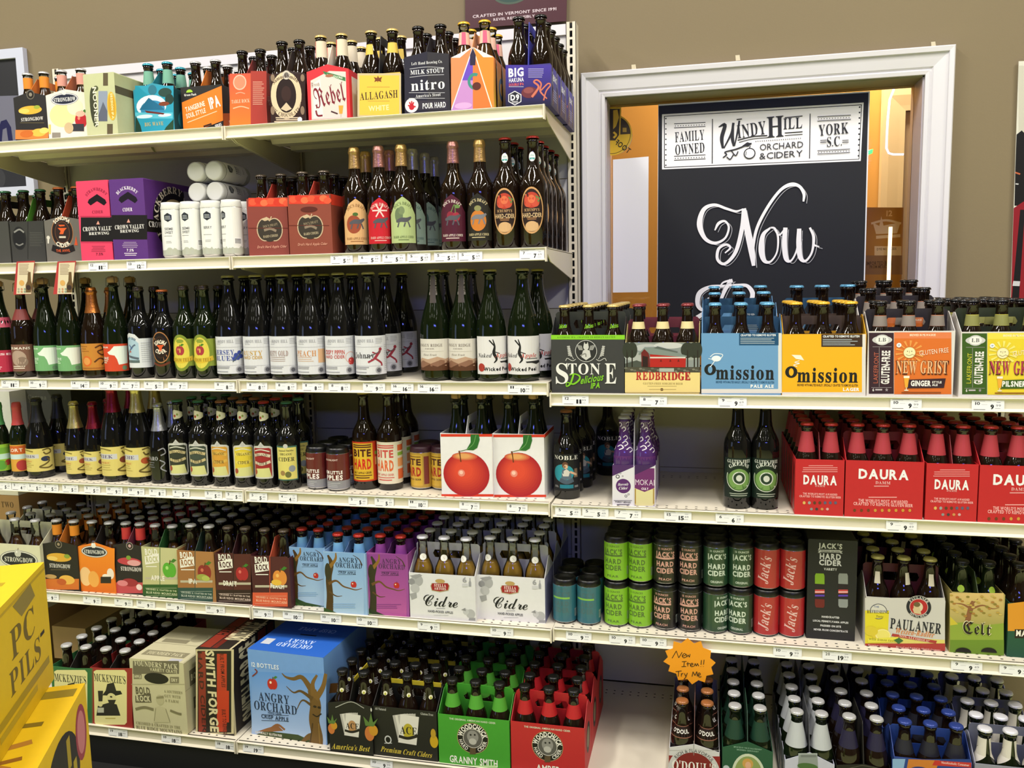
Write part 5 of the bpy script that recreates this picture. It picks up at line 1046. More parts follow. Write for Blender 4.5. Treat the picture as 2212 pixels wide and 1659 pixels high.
def a_ao12(A):
    A.G(1662, 1000, 2172, 470, 'b4c8ea', '5f94dc').P([(1650, 905), (1760, 860), (1840, 868), (1980, 880), (2175, 960), (2180, 1020), (1655, 1000)], '34451f').P([(1700, 868), (1760, 845), (1840, 820), (1880, 858), (1800, 865)], '8a5a34').S([(1790, 848), (1840, 818), (1890, 850)], 14, '8a5a34')
    A.S([(2080, 1000), (2110, 900), (2090, 780), (2100, 680), (2075, 580)], [110, 80, 70, 74, 60], '6f5226').S([(2000, 930), (2060, 890), (2120, 900)], [10, 40, 60], '6f5226').S([(2085, 600), (2010, 500), (1950, 510), (1900, 500), (1870, 475)], [44, 30, 22, 14, 6], '6f5226').S([(2090, 620), (2080, 540), (2110, 480)], [40, 26, 14], '7a5a2a').S([(2100, 640), (2150, 560), (2170, 470)], [40, 30, 22], '7a5a2a').S([(2080, 640), (2000, 590), (1950, 600), (1900, 560)], [28, 16, 10, 4], '5e4520').S([(2070, 680), (2010, 650), (1970, 715)], [20, 10, 4], '5e4520').E(2095, 690, 12, 8, '2c2010').E(2125, 695, 12, 8, '2c2010').S([(2080, 740), (2110, 755), (2140, 735)], 8, '2c2010').S([(2060, 950), (2080, 800)], 8, '4a3618', 0).S([(2130, 940), (2120, 800)], 8, '8a6a34', 0)
    A.apple(1805, 548, 34, 'b8281f', 'f0e0c0').T('ANGRY', 1815, 640, 56, '1c2c48', 208, 's').T('ORCHARD', 1825, 704, 58, '1c2c48', 290, 's').T('HARD CIDER', 1822, 742, 14, '2a3c58', 92, 'b').T('CRISP APPLE', 1822, 772, 26, '1c2c48', 185, 'b').R(1730, 752, 1918, 755, '2a3c58').R(1730, 790, 1918, 793, '2a3c58').T('12 BOTTLES', 1756, 428, 28, 'e4ecf8', 185, 'b').T('NATURALLY GLUTEN FREE', 1780, 880, 15, 'e8e4d8', 180, 'b').S([(1668, 500), (1700, 470), (1685, 450)], 8, '7a2f28')
box(d3, 1652, 2172, 395, 'b', 'blue twelve-bottle carton with twisted tree picture', '6f9cdc', a_ao12, yb=912, D=.27, rz=R_(-3), H=.262,
    side=lambda A: A.G(0, 0, 100, 100, '4a5a3a', '6f9cdc').S([(10, 60), (40, 50), (80, 64)], 10, '6a4a24'),
    top=lambda A: A.R(0, 0, 100, 100, '2a62c0').T('ANGRY', 52, 30, 9, 'c8d8f4', 36, 's', rot=180).T('ORCHARD', 50, 19, 9, 'c8d8f4', 46, 's', rot=180).R(40, 46, 62, 49, '0e1a34').T('CRISP APPLE', 55, 62, 8, 'a8c4f0', 50, 'b', rot=180).R(0, 53, 100, 53.6, '1a4490').R(6, 16, 18, 30, 'c8ccd4'))
def cards(A, x, y, k, fruit):
    for i in range(5): A.P([(x-75*k+i*14*k, y-75*k-i*0*k), (x-5*k+i*14*k, y-85*k), (x+10*k+i*10*k, y+70*k), (x-45*k+i*12*k, y+60*k)], 'd8d4cc' if i % 2 else 'b4b0aa')
    A.P([(x-32*k, y-82*k), (x+70*k, y-66*k), (x+56*k, y+88*k), (x-44*k, y+72*k)], 'dedad2'); A.E(x+12*k, y+14*k, 30*k, 44*k, fruit).T('ACE', x+12*k, y+8*k, 40*k, '1c1a18', 92*k, 's').S([(x-40*k, y+38*k), (x+10*k, y+50*k), (x+66*k, y+36*k)], 16*k, '24201c')
def a_acep(A):
    cards(A, 225, 715, .9, 'b88a5a'); A.T("America's Best", 228, 857, 34, 'd8c048', 236, 's', sh=.35, rot=2)
    for x, y, k in ((105, 740, .7), (345, 770, 1)): A.E(x, y, 30*k, 46*k, 'c8763a').E(x+24*k, y-20, 28*k, 34*k, 'c8902a').P([(x-26*k, y-50*k), (x-40*k, y-110*k), (x-5*k, y-70*k), (x+8*k, y-130*k), (x+22*k, y-70*k), (x+52*k, y-96*k), (x+26*k, y-44*k)], '5a7a3a')
    A.S([(130, 605), (228, 570), (310, 610)], 5, 'a8a8a0').E(355, 620, 5, 12, 'c8c8c0')
pack(d4, 88, 364, 590, 'b', 'S', 'black carton with playing cards and pineapples', '14130f', a_acep, 'ace', yb=893, pk=.012, deep=2, hcol='14130f', stripe='c4b02c', bdesc='black-capped bottle', slot=False, bname='cider_bottle')
def a_aceq(A):
    cards(A, 575, 742, 1.15, 'b8a832'); A.T('Premium Craft Ciders', 577, 886, 32, 'd8c048', 318, 's', sh=.35, rot=-1).E(750, 820, 26, 40, 'c8a020').E(745, 770, 16, 30, 'b8942a').T('All Natural', 413, 615, 15, 'c8c8c0', 70, 's').T('Gluten Free', 705, 648, 15, 'c8c8c0', 78, 's').E(461, 808, 22, 26, 'c8c8c8').E(461, 808, 15, 18, '14130f').R(438, 828, 486, 832, 'c8c8c8')
pack(d4, 368, 772, 615, 'b', 'L', 'black carton with playing cards and pears', '14130f', a_aceq, 'ace', yb=925, deep=3, hcol='14130f', stripe='c4b02c', hh=.195, bdesc='black-capped bottle with pear sticker', bname='cider_bottle')
def wood(dx, dy, c, name, nw, dc):
    def f(A):
        A.dx, A.dy = dx, dy; A.T('THE ORIGINAL AMERICAN HARD CIDER', 990, 690, 11, 'd8e0c8', 290, 'b').E(993, 800, 98, None, 'b8a070', 36).E(993, 800, 95, None, '181614', 36).E(993, 800, 62, None, 'd0ccc4', 30).E(993, 800, 58, None, '5a5854', 30).E(993, 790, 36, 40, '8e8c88').E(993, 820, 24, 20, 'b8b6b0').E(980, 778, 6, 6, '1c1a18').E(1006, 778, 6, 6, '1c1a18')
        A.T('WOODCHUCK', 993, 800, 28, 'f0ece4', 230, 'B', arc=78, a0=90).T('HARD', 993, 800, 22, 'e8e4dc', 74, 'b', arc=-78, a0=218).T('CIDER', 993, 800, 22, 'e8e4dc', 80, 'b', arc=-78, a0=322).R(975, 860, 1012, 900, '5a4a34').T(name, 998, 943, 42, 'eef0e8', nw, 'b').R(858, 970, 1145, 985, dc); A.dx = A.dy = 0
    return f
pack(d4, 776, 1228, 668, 'b', 'L', 'grass green carton with round black badge', '3f9a2a', wood(0, 0, '', 'GRANNY SMITH', 300, 'b8d8a0'), 'wood_g', Y=YB+.012, deep=3, hcol='3f9a2a', hh=.2, bdesc='green-necked bottle', inner='7a6a58', bname='cider_bottle')
pack(d4, 1232, 1700, 715, 'b', 'L', 'cherry red carton with round black badge', 'bb2026', wood(470, 50, '', 'AMBER', 150, 'e8b0b0'), 'wood_r', Y=YB+.012, deep=3, hcol='bb2026', hh=.2, bdesc='red-necked bottle', inner='7a6a58', side=lambda A: A.E(50, 58, 26, 30, '181614').E(50, 58, 17, 20, '8a7a60'), bname='cider_bottle')
# ------------------------------------------------------------------ half-height unit, top shelf
def a_stone(A):
    A.R(42, 506, 695, 546, '86c92c').T('A CITRUSY IPA - CRAFTED TO REDUCE GLUTEN', 352, 526, 13, '2c4a14', 515, 's').E(352, 648, 96, None, 'd8d8d4', 36).E(352, 648, 92, None, '2c2d2c', 36)
    A.E(352, 612, 24, 28, 'c8c8c4').P([(310, 700), (325, 645), (352, 632), (385, 645), (395, 700), (352, 730)], 'c8c8c4').P([(330, 596), (338, 566), (346, 592)], 'c8c8c4').P([(374, 596), (366, 566), (358, 592)], 'c8c8c4').S([(300, 690), (345, 672), (352, 700)], 12, '8a8a86')
    for sg in (-1, 1):
        for i in range(5): A.S([(352+sg*(30+i*7), 640), (352+sg*(42+i*10), 600-i*2)], 4, 'b8b8b4', 0)
        A.S([(352+sg*110, 720), (352+sg*140, 660), (352+sg*148, 600)], 4, 'c8c8c4')
        for i in range(6): A.E(352+sg*(132+i*4), 690-i*16, 11, 7, 'bcbcb8').E(352+sg*(150+i*2), 684-i*15, 9, 6, 'bcbcb8')
        A.S([(352+sg*180, 735), (352+sg*165, 712), (352+sg*120, 735), (352+sg*90, 720)], 5, 'c8c8c4')
    A.T('S', 140, 845, 180, 'e4e4e0', 110, 's').T('TON', 335, 805, 98, 'e4e4e0', 285, 's').T('E', 570, 845, 182, 'e4e4e0', 100, 's')
    A.S([(245, 845), (215, 935), (180, 960), (185, 925), (240, 940), (290, 905), (295, 870), (250, 850), (205, 862)], [16, 16, 10, 8, 14, 16, 14, 10, 6], '7cc02a')
    A.T('elicious', 408, 890, 62, '7cc02a', 205, 'b', sh=.45, rot=10).T('IPA', 437, 952, 46, '7cc02a', 82, 'B', sh=.25, rot=6)
pack(d5, 42, 694, 508, 'r1', 'L', 'charcoal carton with lime band and winged figure badge', '353635', a_stone, 'gold_lime', Y=.012, deep=3, hcol='33362c', hh=.212, bdesc='gold-capped brown bottle')
def a_redb(A):
    A.R(697, 572, 1358, 840, '8a9290').E(900, 620, 120, 34, 'b4b8b6').E(1080, 600, 130, 28, 'c4c6c4').E(800, 700, 110, 40, 'a8aca8').E(1270, 690, 90, 40, '9aa098').P([(697, 760), (800, 730), (900, 770), (900, 840), (697, 840)], '4a5048')
    for x, w in ((715, 40), (760, 46), (1250, 60), (1310, 56), (1340, 40)): A.E(x, 640, w, 70, '33382c').R(x-5, 640, x+6, 800, '2a261e')
    A.R(697, 790, 1358, 840, '4c4a3c')
    for i in range(26): A.E(705+i*26, 800+(i*37 % 30), 14, 9, ['6a6a5c', '55534a', '7c7a6c'][i % 3])
    A.P([(840, 650), (880, 612), (912, 690), (918, 790), (845, 785)], '6a2420').P([(852, 690), (900, 700), (900, 788), (852, 785)], '2c1c18').P([(918, 678), (1236, 700), (1232, 792), (918, 790)], 'b0261f').P([(815, 672), (870, 615), (980, 612), (1245, 690), (1238, 704), (915, 676), (868, 630), (826, 680)], '7d8a84').P([(950, 622), (985, 606), (1165, 654), (1158, 664)], '5a645e').R(918, 700, 1232, 712, 'd8d4cc')
    for x in (1015, 1098, 1170): A.P([(x-10, 742), (x, 718), (x+10, 742)], '6a1a16')
    A.R(1000, 800, 1130, 832, 'a8b0a8').R(697, 838, 1360, 1014, 'e6d08a').T('REDBRIDGE', 1034, 870, 72, '7a1a1c', 484, 's').T('REDBRIDGE', 1031, 867, 68, 'b62c2c', 476, 'sb').T('GLUTEN-FREE SORGHUM BEER', 1032, 936, 18, '8a7440', 350, 's').lines(880, 1170, 956, 0, 1, 6, 'b8a468', center=True).E(1023, 988, 14, 12, '5a3a20').lines(910, 1150, 985, 0, 1, 5, 'b09a5c', center=True)
pack(d5, 697, 1358, 572, 'r1', 'L', 'carton with red covered bridge picture and cream foot', 'd9c581', a_redb, 'red_cream', Y=.012, deep=2, hcol='6a2634', hh=.19, bdesc='maroon-capped bottle with cream collar', skip=((1, 0), (1, 1)))
def omis(K, bx, dy, k, bg, dk, name, sk):
    def f(A):
        p = lambda x, y: (bx+(x-1370)*k, dy+(y-488)*k)
        A.R(*p(1372, 1020), *p(2060, 490), bg).R(*p(1372, 1022), *p(2084, 984), 'dcd8d2').R(*p(2052, 1020), *p(2084, 490), 'dcd8d2').R(*p(1706, 490), *p(2056, 598), dk).T('CRAFTED TO REMOVE GLUTEN', *p(1875, 508), 17*k, 'e8ecf0', 310*k, 'B').lines(p(1718, 0)[0], p(2030, 0)[0], p(0, 532)[1], 15*k, 4, 6*k, 'a8b4bc')
        A.E(*p(1450, 812), 52*k, 50*k, '1c1e1c', 28).E(*p(1450, 812), 20*k, 32*k, bg, 22).T('mission', *p(1757, 855), 88*k, '1c1e1c', 515*k, 'sB').T('BREWED WITH MALTED BARLEY, SPECIALLY CRAFTED TO REMOVE GLUTEN', *p(1757, 924), 19*k, dk, 515*k, 'b').T(name, *p(1910 if name[0] == 'P' else 1960, 960), 26*k, 'f0f0f0', (205 if name[0] == 'P' else 140)*k, 'B')
        sk(A, p, k)
    return f
def heli(A, p, k): A.E(*p(1505, 715), 42*k, 26*k, 'e4ecf4').S([p(1450, 700), p(1490, 672), p(1560, 680), p(1540, 720)], 7*k, 'e4ecf4').S([p(1490, 735), p(1470, 765), p(1450, 790)], 7*k, 'e4ecf4').S([p(1435, 715), p(1480, 725)], 6*k, 'e4ecf4', 0)
def papr(A, p, k): A.P([p(1452, 665), p(1530, 668), p(1560, 712), p(1490, 700)], 'f4ecd8').S([p(1520, 715), p(1480, 730), p(1520, 738), p(1470, 752), p(1500, 765)], 7*k, 'f4ecd8')
pack(d5, 1372, 2084, 490, 'r1', 'L', 'sky-blue carton with white border', '6795c0', omis(d5, 1370, 488, 1, '6a9ac6', '1f4f74', 'PALE ALE', heli), 'blue_cap', Y=.012, deep=3, lift=(0, .026, .042), hcol='2c5676', hh=.195, bdesc='blue-capped brown bottle')
pack(d6, 37, 792, 505, 'r1', 'L', 'bright yellow carton with white border', 'e6a822', omis(d6, 37, 505, 1.055, 'f0b020', '3c2a1c', 'LAGER', papr), 'yellow_cap', Y=.012, deep=2, hcol='4a3a30', hh=.195, bdesc='yellow-capped brown bottle')
pack(d6, 60, 770, 505, 'r1', 'L', 'blue carton on a riser behind the yellow ones', '6795c0', None, 'blue_cap', Y=.29, deep=1, lift=(.04, 0, 0), hcol='2c5676', hh=.195, bdesc='blue-capped brown bottle')
def grist(dx, dy, a, b, acc, name, nw, lk, tcol):
    def f(A):
        A.dx, A.dy = dx, dy
        A.R(818, 494, 1042, 1042, a).R(1045, 490, 1560, 1046, b).R(1045, 490, 1560, 545, acc).T('BREWED IN MILWAUKEE', 1302, 514, 18, 'f8e8d0', 232, 'b')
        A.E(938, 558, 90, 36, 'c8c8c8').E(938, 558, 66, 48, 'c8c8c8').E(938, 558, 58, 36, 'e8e8e6').T('LB', 938, 556, 34, '5a5a5a', 70, 's').R(852, 618, 1022, 621, 'a8a0a4').R(910, 625, 913, 980, 'a8a0a4').T('LAKEFRONT', 882, 808, 38, lk, 300, '', rot=90).T('GLUTEN-FREE', 968, 805, 64, 'eae6e4', 325, 'B', rot=90).R(840, 985, 1022, 988, 'a8a0a4').T('6', 858, 1006, 26, 'e8e4e4', 14, 'b').lines(876, 938, 998, 0, 1, 14, 'b8b0b4', 0).P([(978+16*(1 if i % 2 == 0 else .45)*math.cos(R_(90+36*i)), 1006-18*(1 if i % 2 == 0 else .45)*math.sin(R_(90+36*i))) for i in range(10)], '9a9298')
        for i in range(14):
            an = R_(8+i*25.7); A.P([(1185+62*math.cos(an-.07), 672-58*math.sin(an-.07)), (1185+128*math.cos(an-.09), 672-110*math.sin(an-.09)), (1185+128*math.cos(an+.09), 672-110*math.sin(an+.09)), (1185+62*math.cos(an+.07), 672-58*math.sin(an+.07))], tcol)
        A.E(1183, 672, 55, None, 'c8b070').E(1183, 672, 51, None, 'efe6b8').S([(1150, 688), (1180, 700), (1212, 686)], 4, '6a5a3a').E(1165, 660, 5, 4, '6a5a3a').E(1203, 660, 5, 4, '6a5a3a').S([(1185, 655), (1180, 676)], 3, '8a7a4a', 0).S([(1212, 690), (1245, 705)], 4, '8a6a3a', 0).E(1088, 605, 22, None, 'e8ecf0').T('GF', 1088, 605, 12, '3a5a8a', 20, 'b')
        A.T('GLUTEN FREE', 1402, 662, 42, 'f4e2cc', 262, '', rot=7).T('NEW GRIST', 1295, 806, 128, '4a2416', 478, 's').T('NEW GRIST', 1293, 802, 112, 'e8b888' if name[0] == 'G' else 'b03a58', 456, 's')
        A.P([(1170, 915), (1508, 903), (1492, 988), (1160, 992)], a).T(name, 1284, 948, 46, 'f4f0ec', nw, 'B').T('STYLE', 1428, 938, 18, 'f4f0ec', 84, 'B').T('ALE', 1410, 962, 18, 'f4f0ec', 50, 'B').P([(1130, 880), (1182, 880), (1166, 985), (1142, 985)], 'e8a83a').R(1130, 880, 1182, 900, 'f4ecd8').R(1150, 985, 1158, 1008, 'e8dcc0').E(1154, 1010, 22, 6, 'e8dcc0').lines(1110, 1465, 1026, 0, 1, 9, '8a4a20', 0)
        A.dx = A.dy = 0
    return f
pack(d6, 800, 1586, 478, 'r1', 'L', 'white-bordered carton with orange sun panel', 'd9d4d0', grist(0, 0, '37232c', 'd8702c', 'e08050', 'GINGER', 180, 'b8604a', 'e69a4c'), 'grist_o', Y=.012, deep=3, lift=(0, .03, .05), hcol='2a2428', hh=.21, bdesc='orange-collared brown bottle')
pack(d6, 1630, 2440, 484, 'r1', 'L', 'white-bordered carton with yellow sun panel', 'd9d4d0', grist(838, 5, '3c5a20', 'e4cc34', 'e8d850', 'PILSNER', 215, 'c8c43a', 'f0e27a'), 'grist_y', Y=.012, deep=3, hcol='2c3420', hh=.21, bdesc='yellow-collared brown bottle')

# ------------------------------------------------------------------ half-height unit, middle shelf
def noble(A):
    A.R(0, 0, 100, 100, '16171a').T('NOBLE', 48, 90, 11, 'e8e6e0', 78, 's').E(40, 48, 32, 24, '2a94a4').E(46, 70, 9, 9, '6a4634').E(48, 66, 6, 6, 'd8b090').P([(34, 30), (38, 58), (50, 62), (62, 52), (66, 30)], '5a6a7a').P([(36, 50), (50, 60), (60, 52), (56, 40), (40, 40)], 'd0ccc4').S([(60, 52), (74, 46), (82, 42)], 6, 'd8b090').P([(74, 60), (84, 60), (86, 36), (72, 36)], '7a6450').S([(30, 30), (50, 24), (70, 30)], 12, '4a5a6a').R(6, 6, 94, 18, '1c1c20').R(30, 7, 70, 17, '20788a').lines(10, 26, 9, 3, 2, 2, '8a8a8a').lines(74, 90, 9, 3, 2, 2, '8a8a8a')
spec('noble', 'bomb', .0365, .245, BLACK, CAPS['copper'], labs=[L(.10, .52, 150, noble)])
row(d7, [(182, 900, 'noble', 'black bottle with seated woman illustration beside apple carton', 8, 3)], 'r2', 'black bottles on the middle shelf')
row(d7, [(300, 800, 'noble', 'black bottle set back, left of two behind the first', 25, 2), (545, 690, 'noble', 'black bottle deep on the shelf left of violet four-pack', 10, 1)], 'r2', 'black bottles on the middle shelf')
def greens(A):
    A.R(0, 0, 100, 100, '10201a').T('GLUTEN FREE', 50, 92, 8, 'd8dcd4', 74, 's').E(50, 50, 40, None, 'd0d4cc', 30).E(50, 50, 38, None, '4a6a38', 30).E(50, 48, 32, None, '6f9450', 30).E(50, 50, 20, None, 'd0d4cc', 24).E(50, 50, 17, None, '24382a', 24).E(50, 50, 9, 8, 'c8ccc4').S([(14, 62), (30, 74), (50, 79), (70, 74), (86, 62)], 13, '15261c').T('GREENS', 50, 50, 9, 'e0e4dc', 66, 's', arc=44, a0=90).lines(20, 80, 10, -5, 2, 2, 'a8b0a4', center=True)
spec('greens', 'bomb', .0355, .30, BLACK, CAPS['black'], labs=[L(.10, .45, 140, greens)])
row(d7, [(1690, 985, 'greens', 'dark bottle with round green label, left of the pair', 6, 1), (1932, 992, 'greens', 'dark bottle with round green label next to red cartons', 4, 1)], 'r2', 'green-label bottles')
def a_mok(A):
    A.R(585, 600, 776, 958, 'dcdae4').P([(585, 690), (585, 590), (772, 590), (772, 610)], '4c2a62').E(682, 778, 66, 64, '57286a', 30).T('Heavenly', 682, 762, 22, 'f0ecf4', 92, 's', sh=.3, rot=4).T('Cider', 682, 796, 24, 'f0ecf4', 78, 's', sh=.3, rot=4)
    for x, y, r in ((632, 694, 18), (676, 690, 7), (656, 664, 8), (705, 866, 12), (728, 850, 9)): A.E(x, y, r, None, '4a4452').E(x, y, r*.6, None, 'dcdae4')
    A.T('FOREST BERRIES', 680, 920, 16, '4a4452', 136, 'b').lines(598, 765, 903, 0, 1, 6, '8a8694').lines(625, 740, 938, 0, 1, 8, '6a6674')
    A.R(778, 600, 966, 958, 'd8d6e0').R(782, 620, 958, 950, '6b2a68').P([(782, 795), (870, 830), (958, 795), (958, 940), (940, 952), (800, 952), (782, 940)], 'd8cf9c').R(782, 800, 794, 935, 'a88a4a').R(944, 800, 958, 935, 'a88a4a').P([(782, 680), (956, 600), (956, 590), (782, 590)], '3f2256').T('MOKAI', 872, 745, 50, 'd8c8dc', 168, '').T('CULT', 873, 802, 18, 'e8dcec', 62, 'B')
pack(d7, 585, 966, 600, 'r2', 'S', 'lavender four-pack carton with purple dot', 'c9c8d8', a_mok, 'mokai', yb=955, rows=2, D=.12, deep=2, hcol='c4c2d4', hh=.222, bdesc='purple swirl-printed bottle', slot=False, bname='cider_bottle')
def dau(K, xs, ys, k, big):
    def f(A):
        p = lambda x, y: (xs+x*k, ys+y*k)
        if big:
            A.T('DAURA', *p(350, 125), 82*k, 'eceaee', 450*k, 'B').T('DAMM', *p(345, 200), 26*k, 'e8b8b8', 134*k, 's').lines(p(265, 0)[0], p(430, 0)[0], p(0, 226)[1], 0, 1, 9*k, 'e09a9a').lines(p(215, 0)[0], p(470, 0)[0], p(0, 326)[1], 0, 1, 9*k, 'e89a9a', center=True).T("THE WORLD'S MOST AWARDED", *p(345, 366), 26*k, 'f0a8a8', 445*k, 'B').T('CRAFTED TO REMOVE GLUTEN BEER', *p(345, 396), 26*k, 'f0a8a8', 535*k, 'B')
            for i in range(9): A.E(*p(90+i*62, 448), 13*k, 14*k, ['6a3a1a', 'c8923a'][i > 2])
        else:
            for i in range(4): A.R(*p(75+10*(i == 0)-8*(i == 3)+40*(i == 0), 55+i*18), *p(385-40*(i == 0), 63+i*18), 'e08a8a')
            A.T('DAURA', *p(228, 188), 78*k, 'eceaee', 300*k, 'B').T('DAMM', *p(228, 240), 18*k, 'e8b0b0', 88*k, 's').T("THE WORLD'S MOST AWARDED", *p(228, 314), 17*k, 'f0a8a8', 310*k, 'B').T('CRAFTED TO REMOVE GLUTEN BEER', *p(228, 338), 17*k, 'f0a8a8', 375*k, 'B')
            for i in range(7): A.E(*p(85+i*47, 392), 13*k, 14*k, ['d8b060', '9a9a9a', '5a3a24', '5a3a24', '5a5a72', '5a5a72', '5a5a72'][i])
            for i in range(4): A.E(*p(150+i*48, 448), 13*k, 12*k, ['8a8a8a', '3a3a3a', 'c88a50', 'd0a0a0'][i])
    return f
DR = 'bd1a22'
pack(d8, 152, 598, 552, 'r2', 'S', 'narrow red carton beside the two dark bottles', DR, dau(d8, 152, 548, 1, False), 'daura', yb=1052, deep=2, hcol='7a1a22', bdesc='red-necked bottle')
pack(d8, 602, 1312, 566, 'r2', 'L', 'wide red carton, left of two', DR, dau(d8, 600, 560, 1, True), 'daura', yb=1078, deep=2, hcol='8a1a22', hh=.205, bdesc='red-necked bottle')
pack(d8, 1326, 1798, 590, 'r2', 'S', 'narrow red carton between the wide ones', DR, dau(d8, 1328, 584, 1.03, False), 'daura', yb=1116, deep=2, hcol='7a1a22', bdesc='red-necked bottle')
pack(d8, 1802, 2560, 610, 'r2', 'L', 'wide red carton cut by the right edge', DR, dau(d8, 1800, 604, 1.07, True), 'daura', yb=1142, deep=2, hcol='8a1a22', hh=.205, bdesc='red-necked bottle')

# ------------------------------------------------------------------ half-height unit, lower shelf
def jack(bg, tc, flav, bar):
    def f(A):
        A.R(0, 0, 100, 100, bg)
        for u in (25, 75):
            A.T('12 OUNCES', u, 92, 5, tc, 18, 'b').T("JACK'S", u, 77, 13, tc, 26, 'B').R(u-13, 64, u+13, 69, bar or bg).T('HARD', u, 51, 13, tc, 23, 'B').T('CIDER', u, 33, 13, tc, 24, 'B').T(flav, u, 10, 6, tc, 16, 'b')
        A.R(46, 12, 54, 34, '9aa09a' if bg != '1f2f52' else bg).lines(46, 54, 14, 3, 6, 1.2, bg, 0)
    return f
canspec('j_pear', .033, .122, jack('7fb82a', '4a6a2a', 'PEAR', '4a6a2a')); canspec('j_peach', .033, .122, jack('141214', 'cf9a90', 'PEACH', 'cf9a90')); canspec('j_orig', .033, .122, jack('22422e', 'c8d4c8', 'ORIGINAL', None))
canspec('j_teal', .033, .122, jack('2c6676', '3a5f6a', '', '7fb84a'))
canspec('j_red', .033, .122, lambda A: (A.R(0, 0, 100, 100, 'a8242a'), [A.T("Jack's", u, 50, 26, 'd8b0b0', 34, 's', rot=80, sh=.2) for u in (25, 75)], A.R(47, 20, 53, 70, '8a5a60')))
JN = {'j_pear': 'lime green', 'j_peach': 'black and pink', 'j_orig': 'dark green', 'j_red': 'red'}
for i, (x, y, s) in enumerate(((568, 898, 'j_pear'), (768, 910, 'j_pear'), (976, 928, 'j_peach'), (1180, 942, 'j_peach'), (1392, 955, 'j_orig'), (1600, 966, 'j_orig'), (1818, 980, 'j_red'), (2030, 992, 'j_red'))):
    X, Y = pos(e1, x, y, 'r3', None, .06); Y += .033; side = 'left' if i % 2 == 0 else 'right'
    for q in range(4):
        for lv in range(2):
            if q > 1 and lv == 0: continue
            can(s, (X+(.001*q), Y+q*.0675, Z['r3']+lv*.1275+(0 if lv or q < 2 else 0)), f'{JN[s]} can, {side} of its pair, {"upper" if lv else "lower"} tier, {ORD[q]} row', f'stacked {JN[s]} cans', R_(84+random.uniform(-12, 14)+(35 if (i, lv, q) == (4, 0, 0) else 0)))
    for q in (2, 3):
        can(s, (X+.001*q, Y+q*.0675, Z['r3']), f'{JN[s]} can, {side} of its pair, lower tier, {ORD[q]} row', f'stacked {JN[s]} cans', R_(90))
for i, (x, y) in enumerate(((138, 872), (338, 886))):
    X, Y = pos(e1, x, y, 'r3', None, .06); Y += .033
    for q in range(3): can('j_teal', (X+.001*q, Y+q*.0675, Z['r3']), f'teal can with lime stripe, {["left", "right"][i]} of the {ORD[q]} pair', 'teal cans', R_(76+q*20))
def a_var(A):
    for i, (t, y, h, w) in enumerate((("JACK'S", 248, 44, 215), ('HARD', 342, 48, 190), ('CIDER', 398, 46, 205), ('VARIETY', 456, 20, 118), ('HANDCRAFTED', 886, 16, 158), ('LOCAL PENNSYLVANIA APPLES', 926, 16, 318), ('PRESSED ON SITE', 966, 16, 186), ('NEVER FROM CONCENTRATE', 1005, 16, 305))): A.T(t, 472+i*.5, y, h, 'd8d8dc', w, 'B')
    A.P([(360, 288), (382, 285), (382, 280), (562, 284), (562, 290), (584, 292), (572, 303), (584, 316), (562, 314), (562, 308), (382, 302), (382, 307), (360, 308), (370, 298)], 'c8c8cc').T('PRESSED ON SITE', 472, 296, 12, '2a2a30', 165, 'b')
    for x, a, b in ((378, '7fa82a', '6a1f20'), (588, '8a8f8c', '8a8f90')):
        A.P([(x-46, 510), (x-36, 490), (x+34, 492), (x+44, 515), (x+44, 785), (x+32, 806), (x-34, 802), (x-46, 780)], '241a24').P([(x-44, 512), (x-36, 492), (x+34, 494), (x+42, 515), (x+42, 590), (x-44, 585)], a).R(x-44, 638, x+42, 672, 'c8484a').R(x-44, 655, x+42, 664, 'f0d0d0').R(x-44, 684, x+42, 700, '5a3ab0').P([(x-44, 722), (x+42, 726), (x+42, 785), (x+32, 802), (x-34, 798), (x-44, 780)], b)
box(e2, 258, 706, 192, 'r3', 'black variety carton with two window slots and white lettering', '16161b', a_var, yb=1090, D=.2)
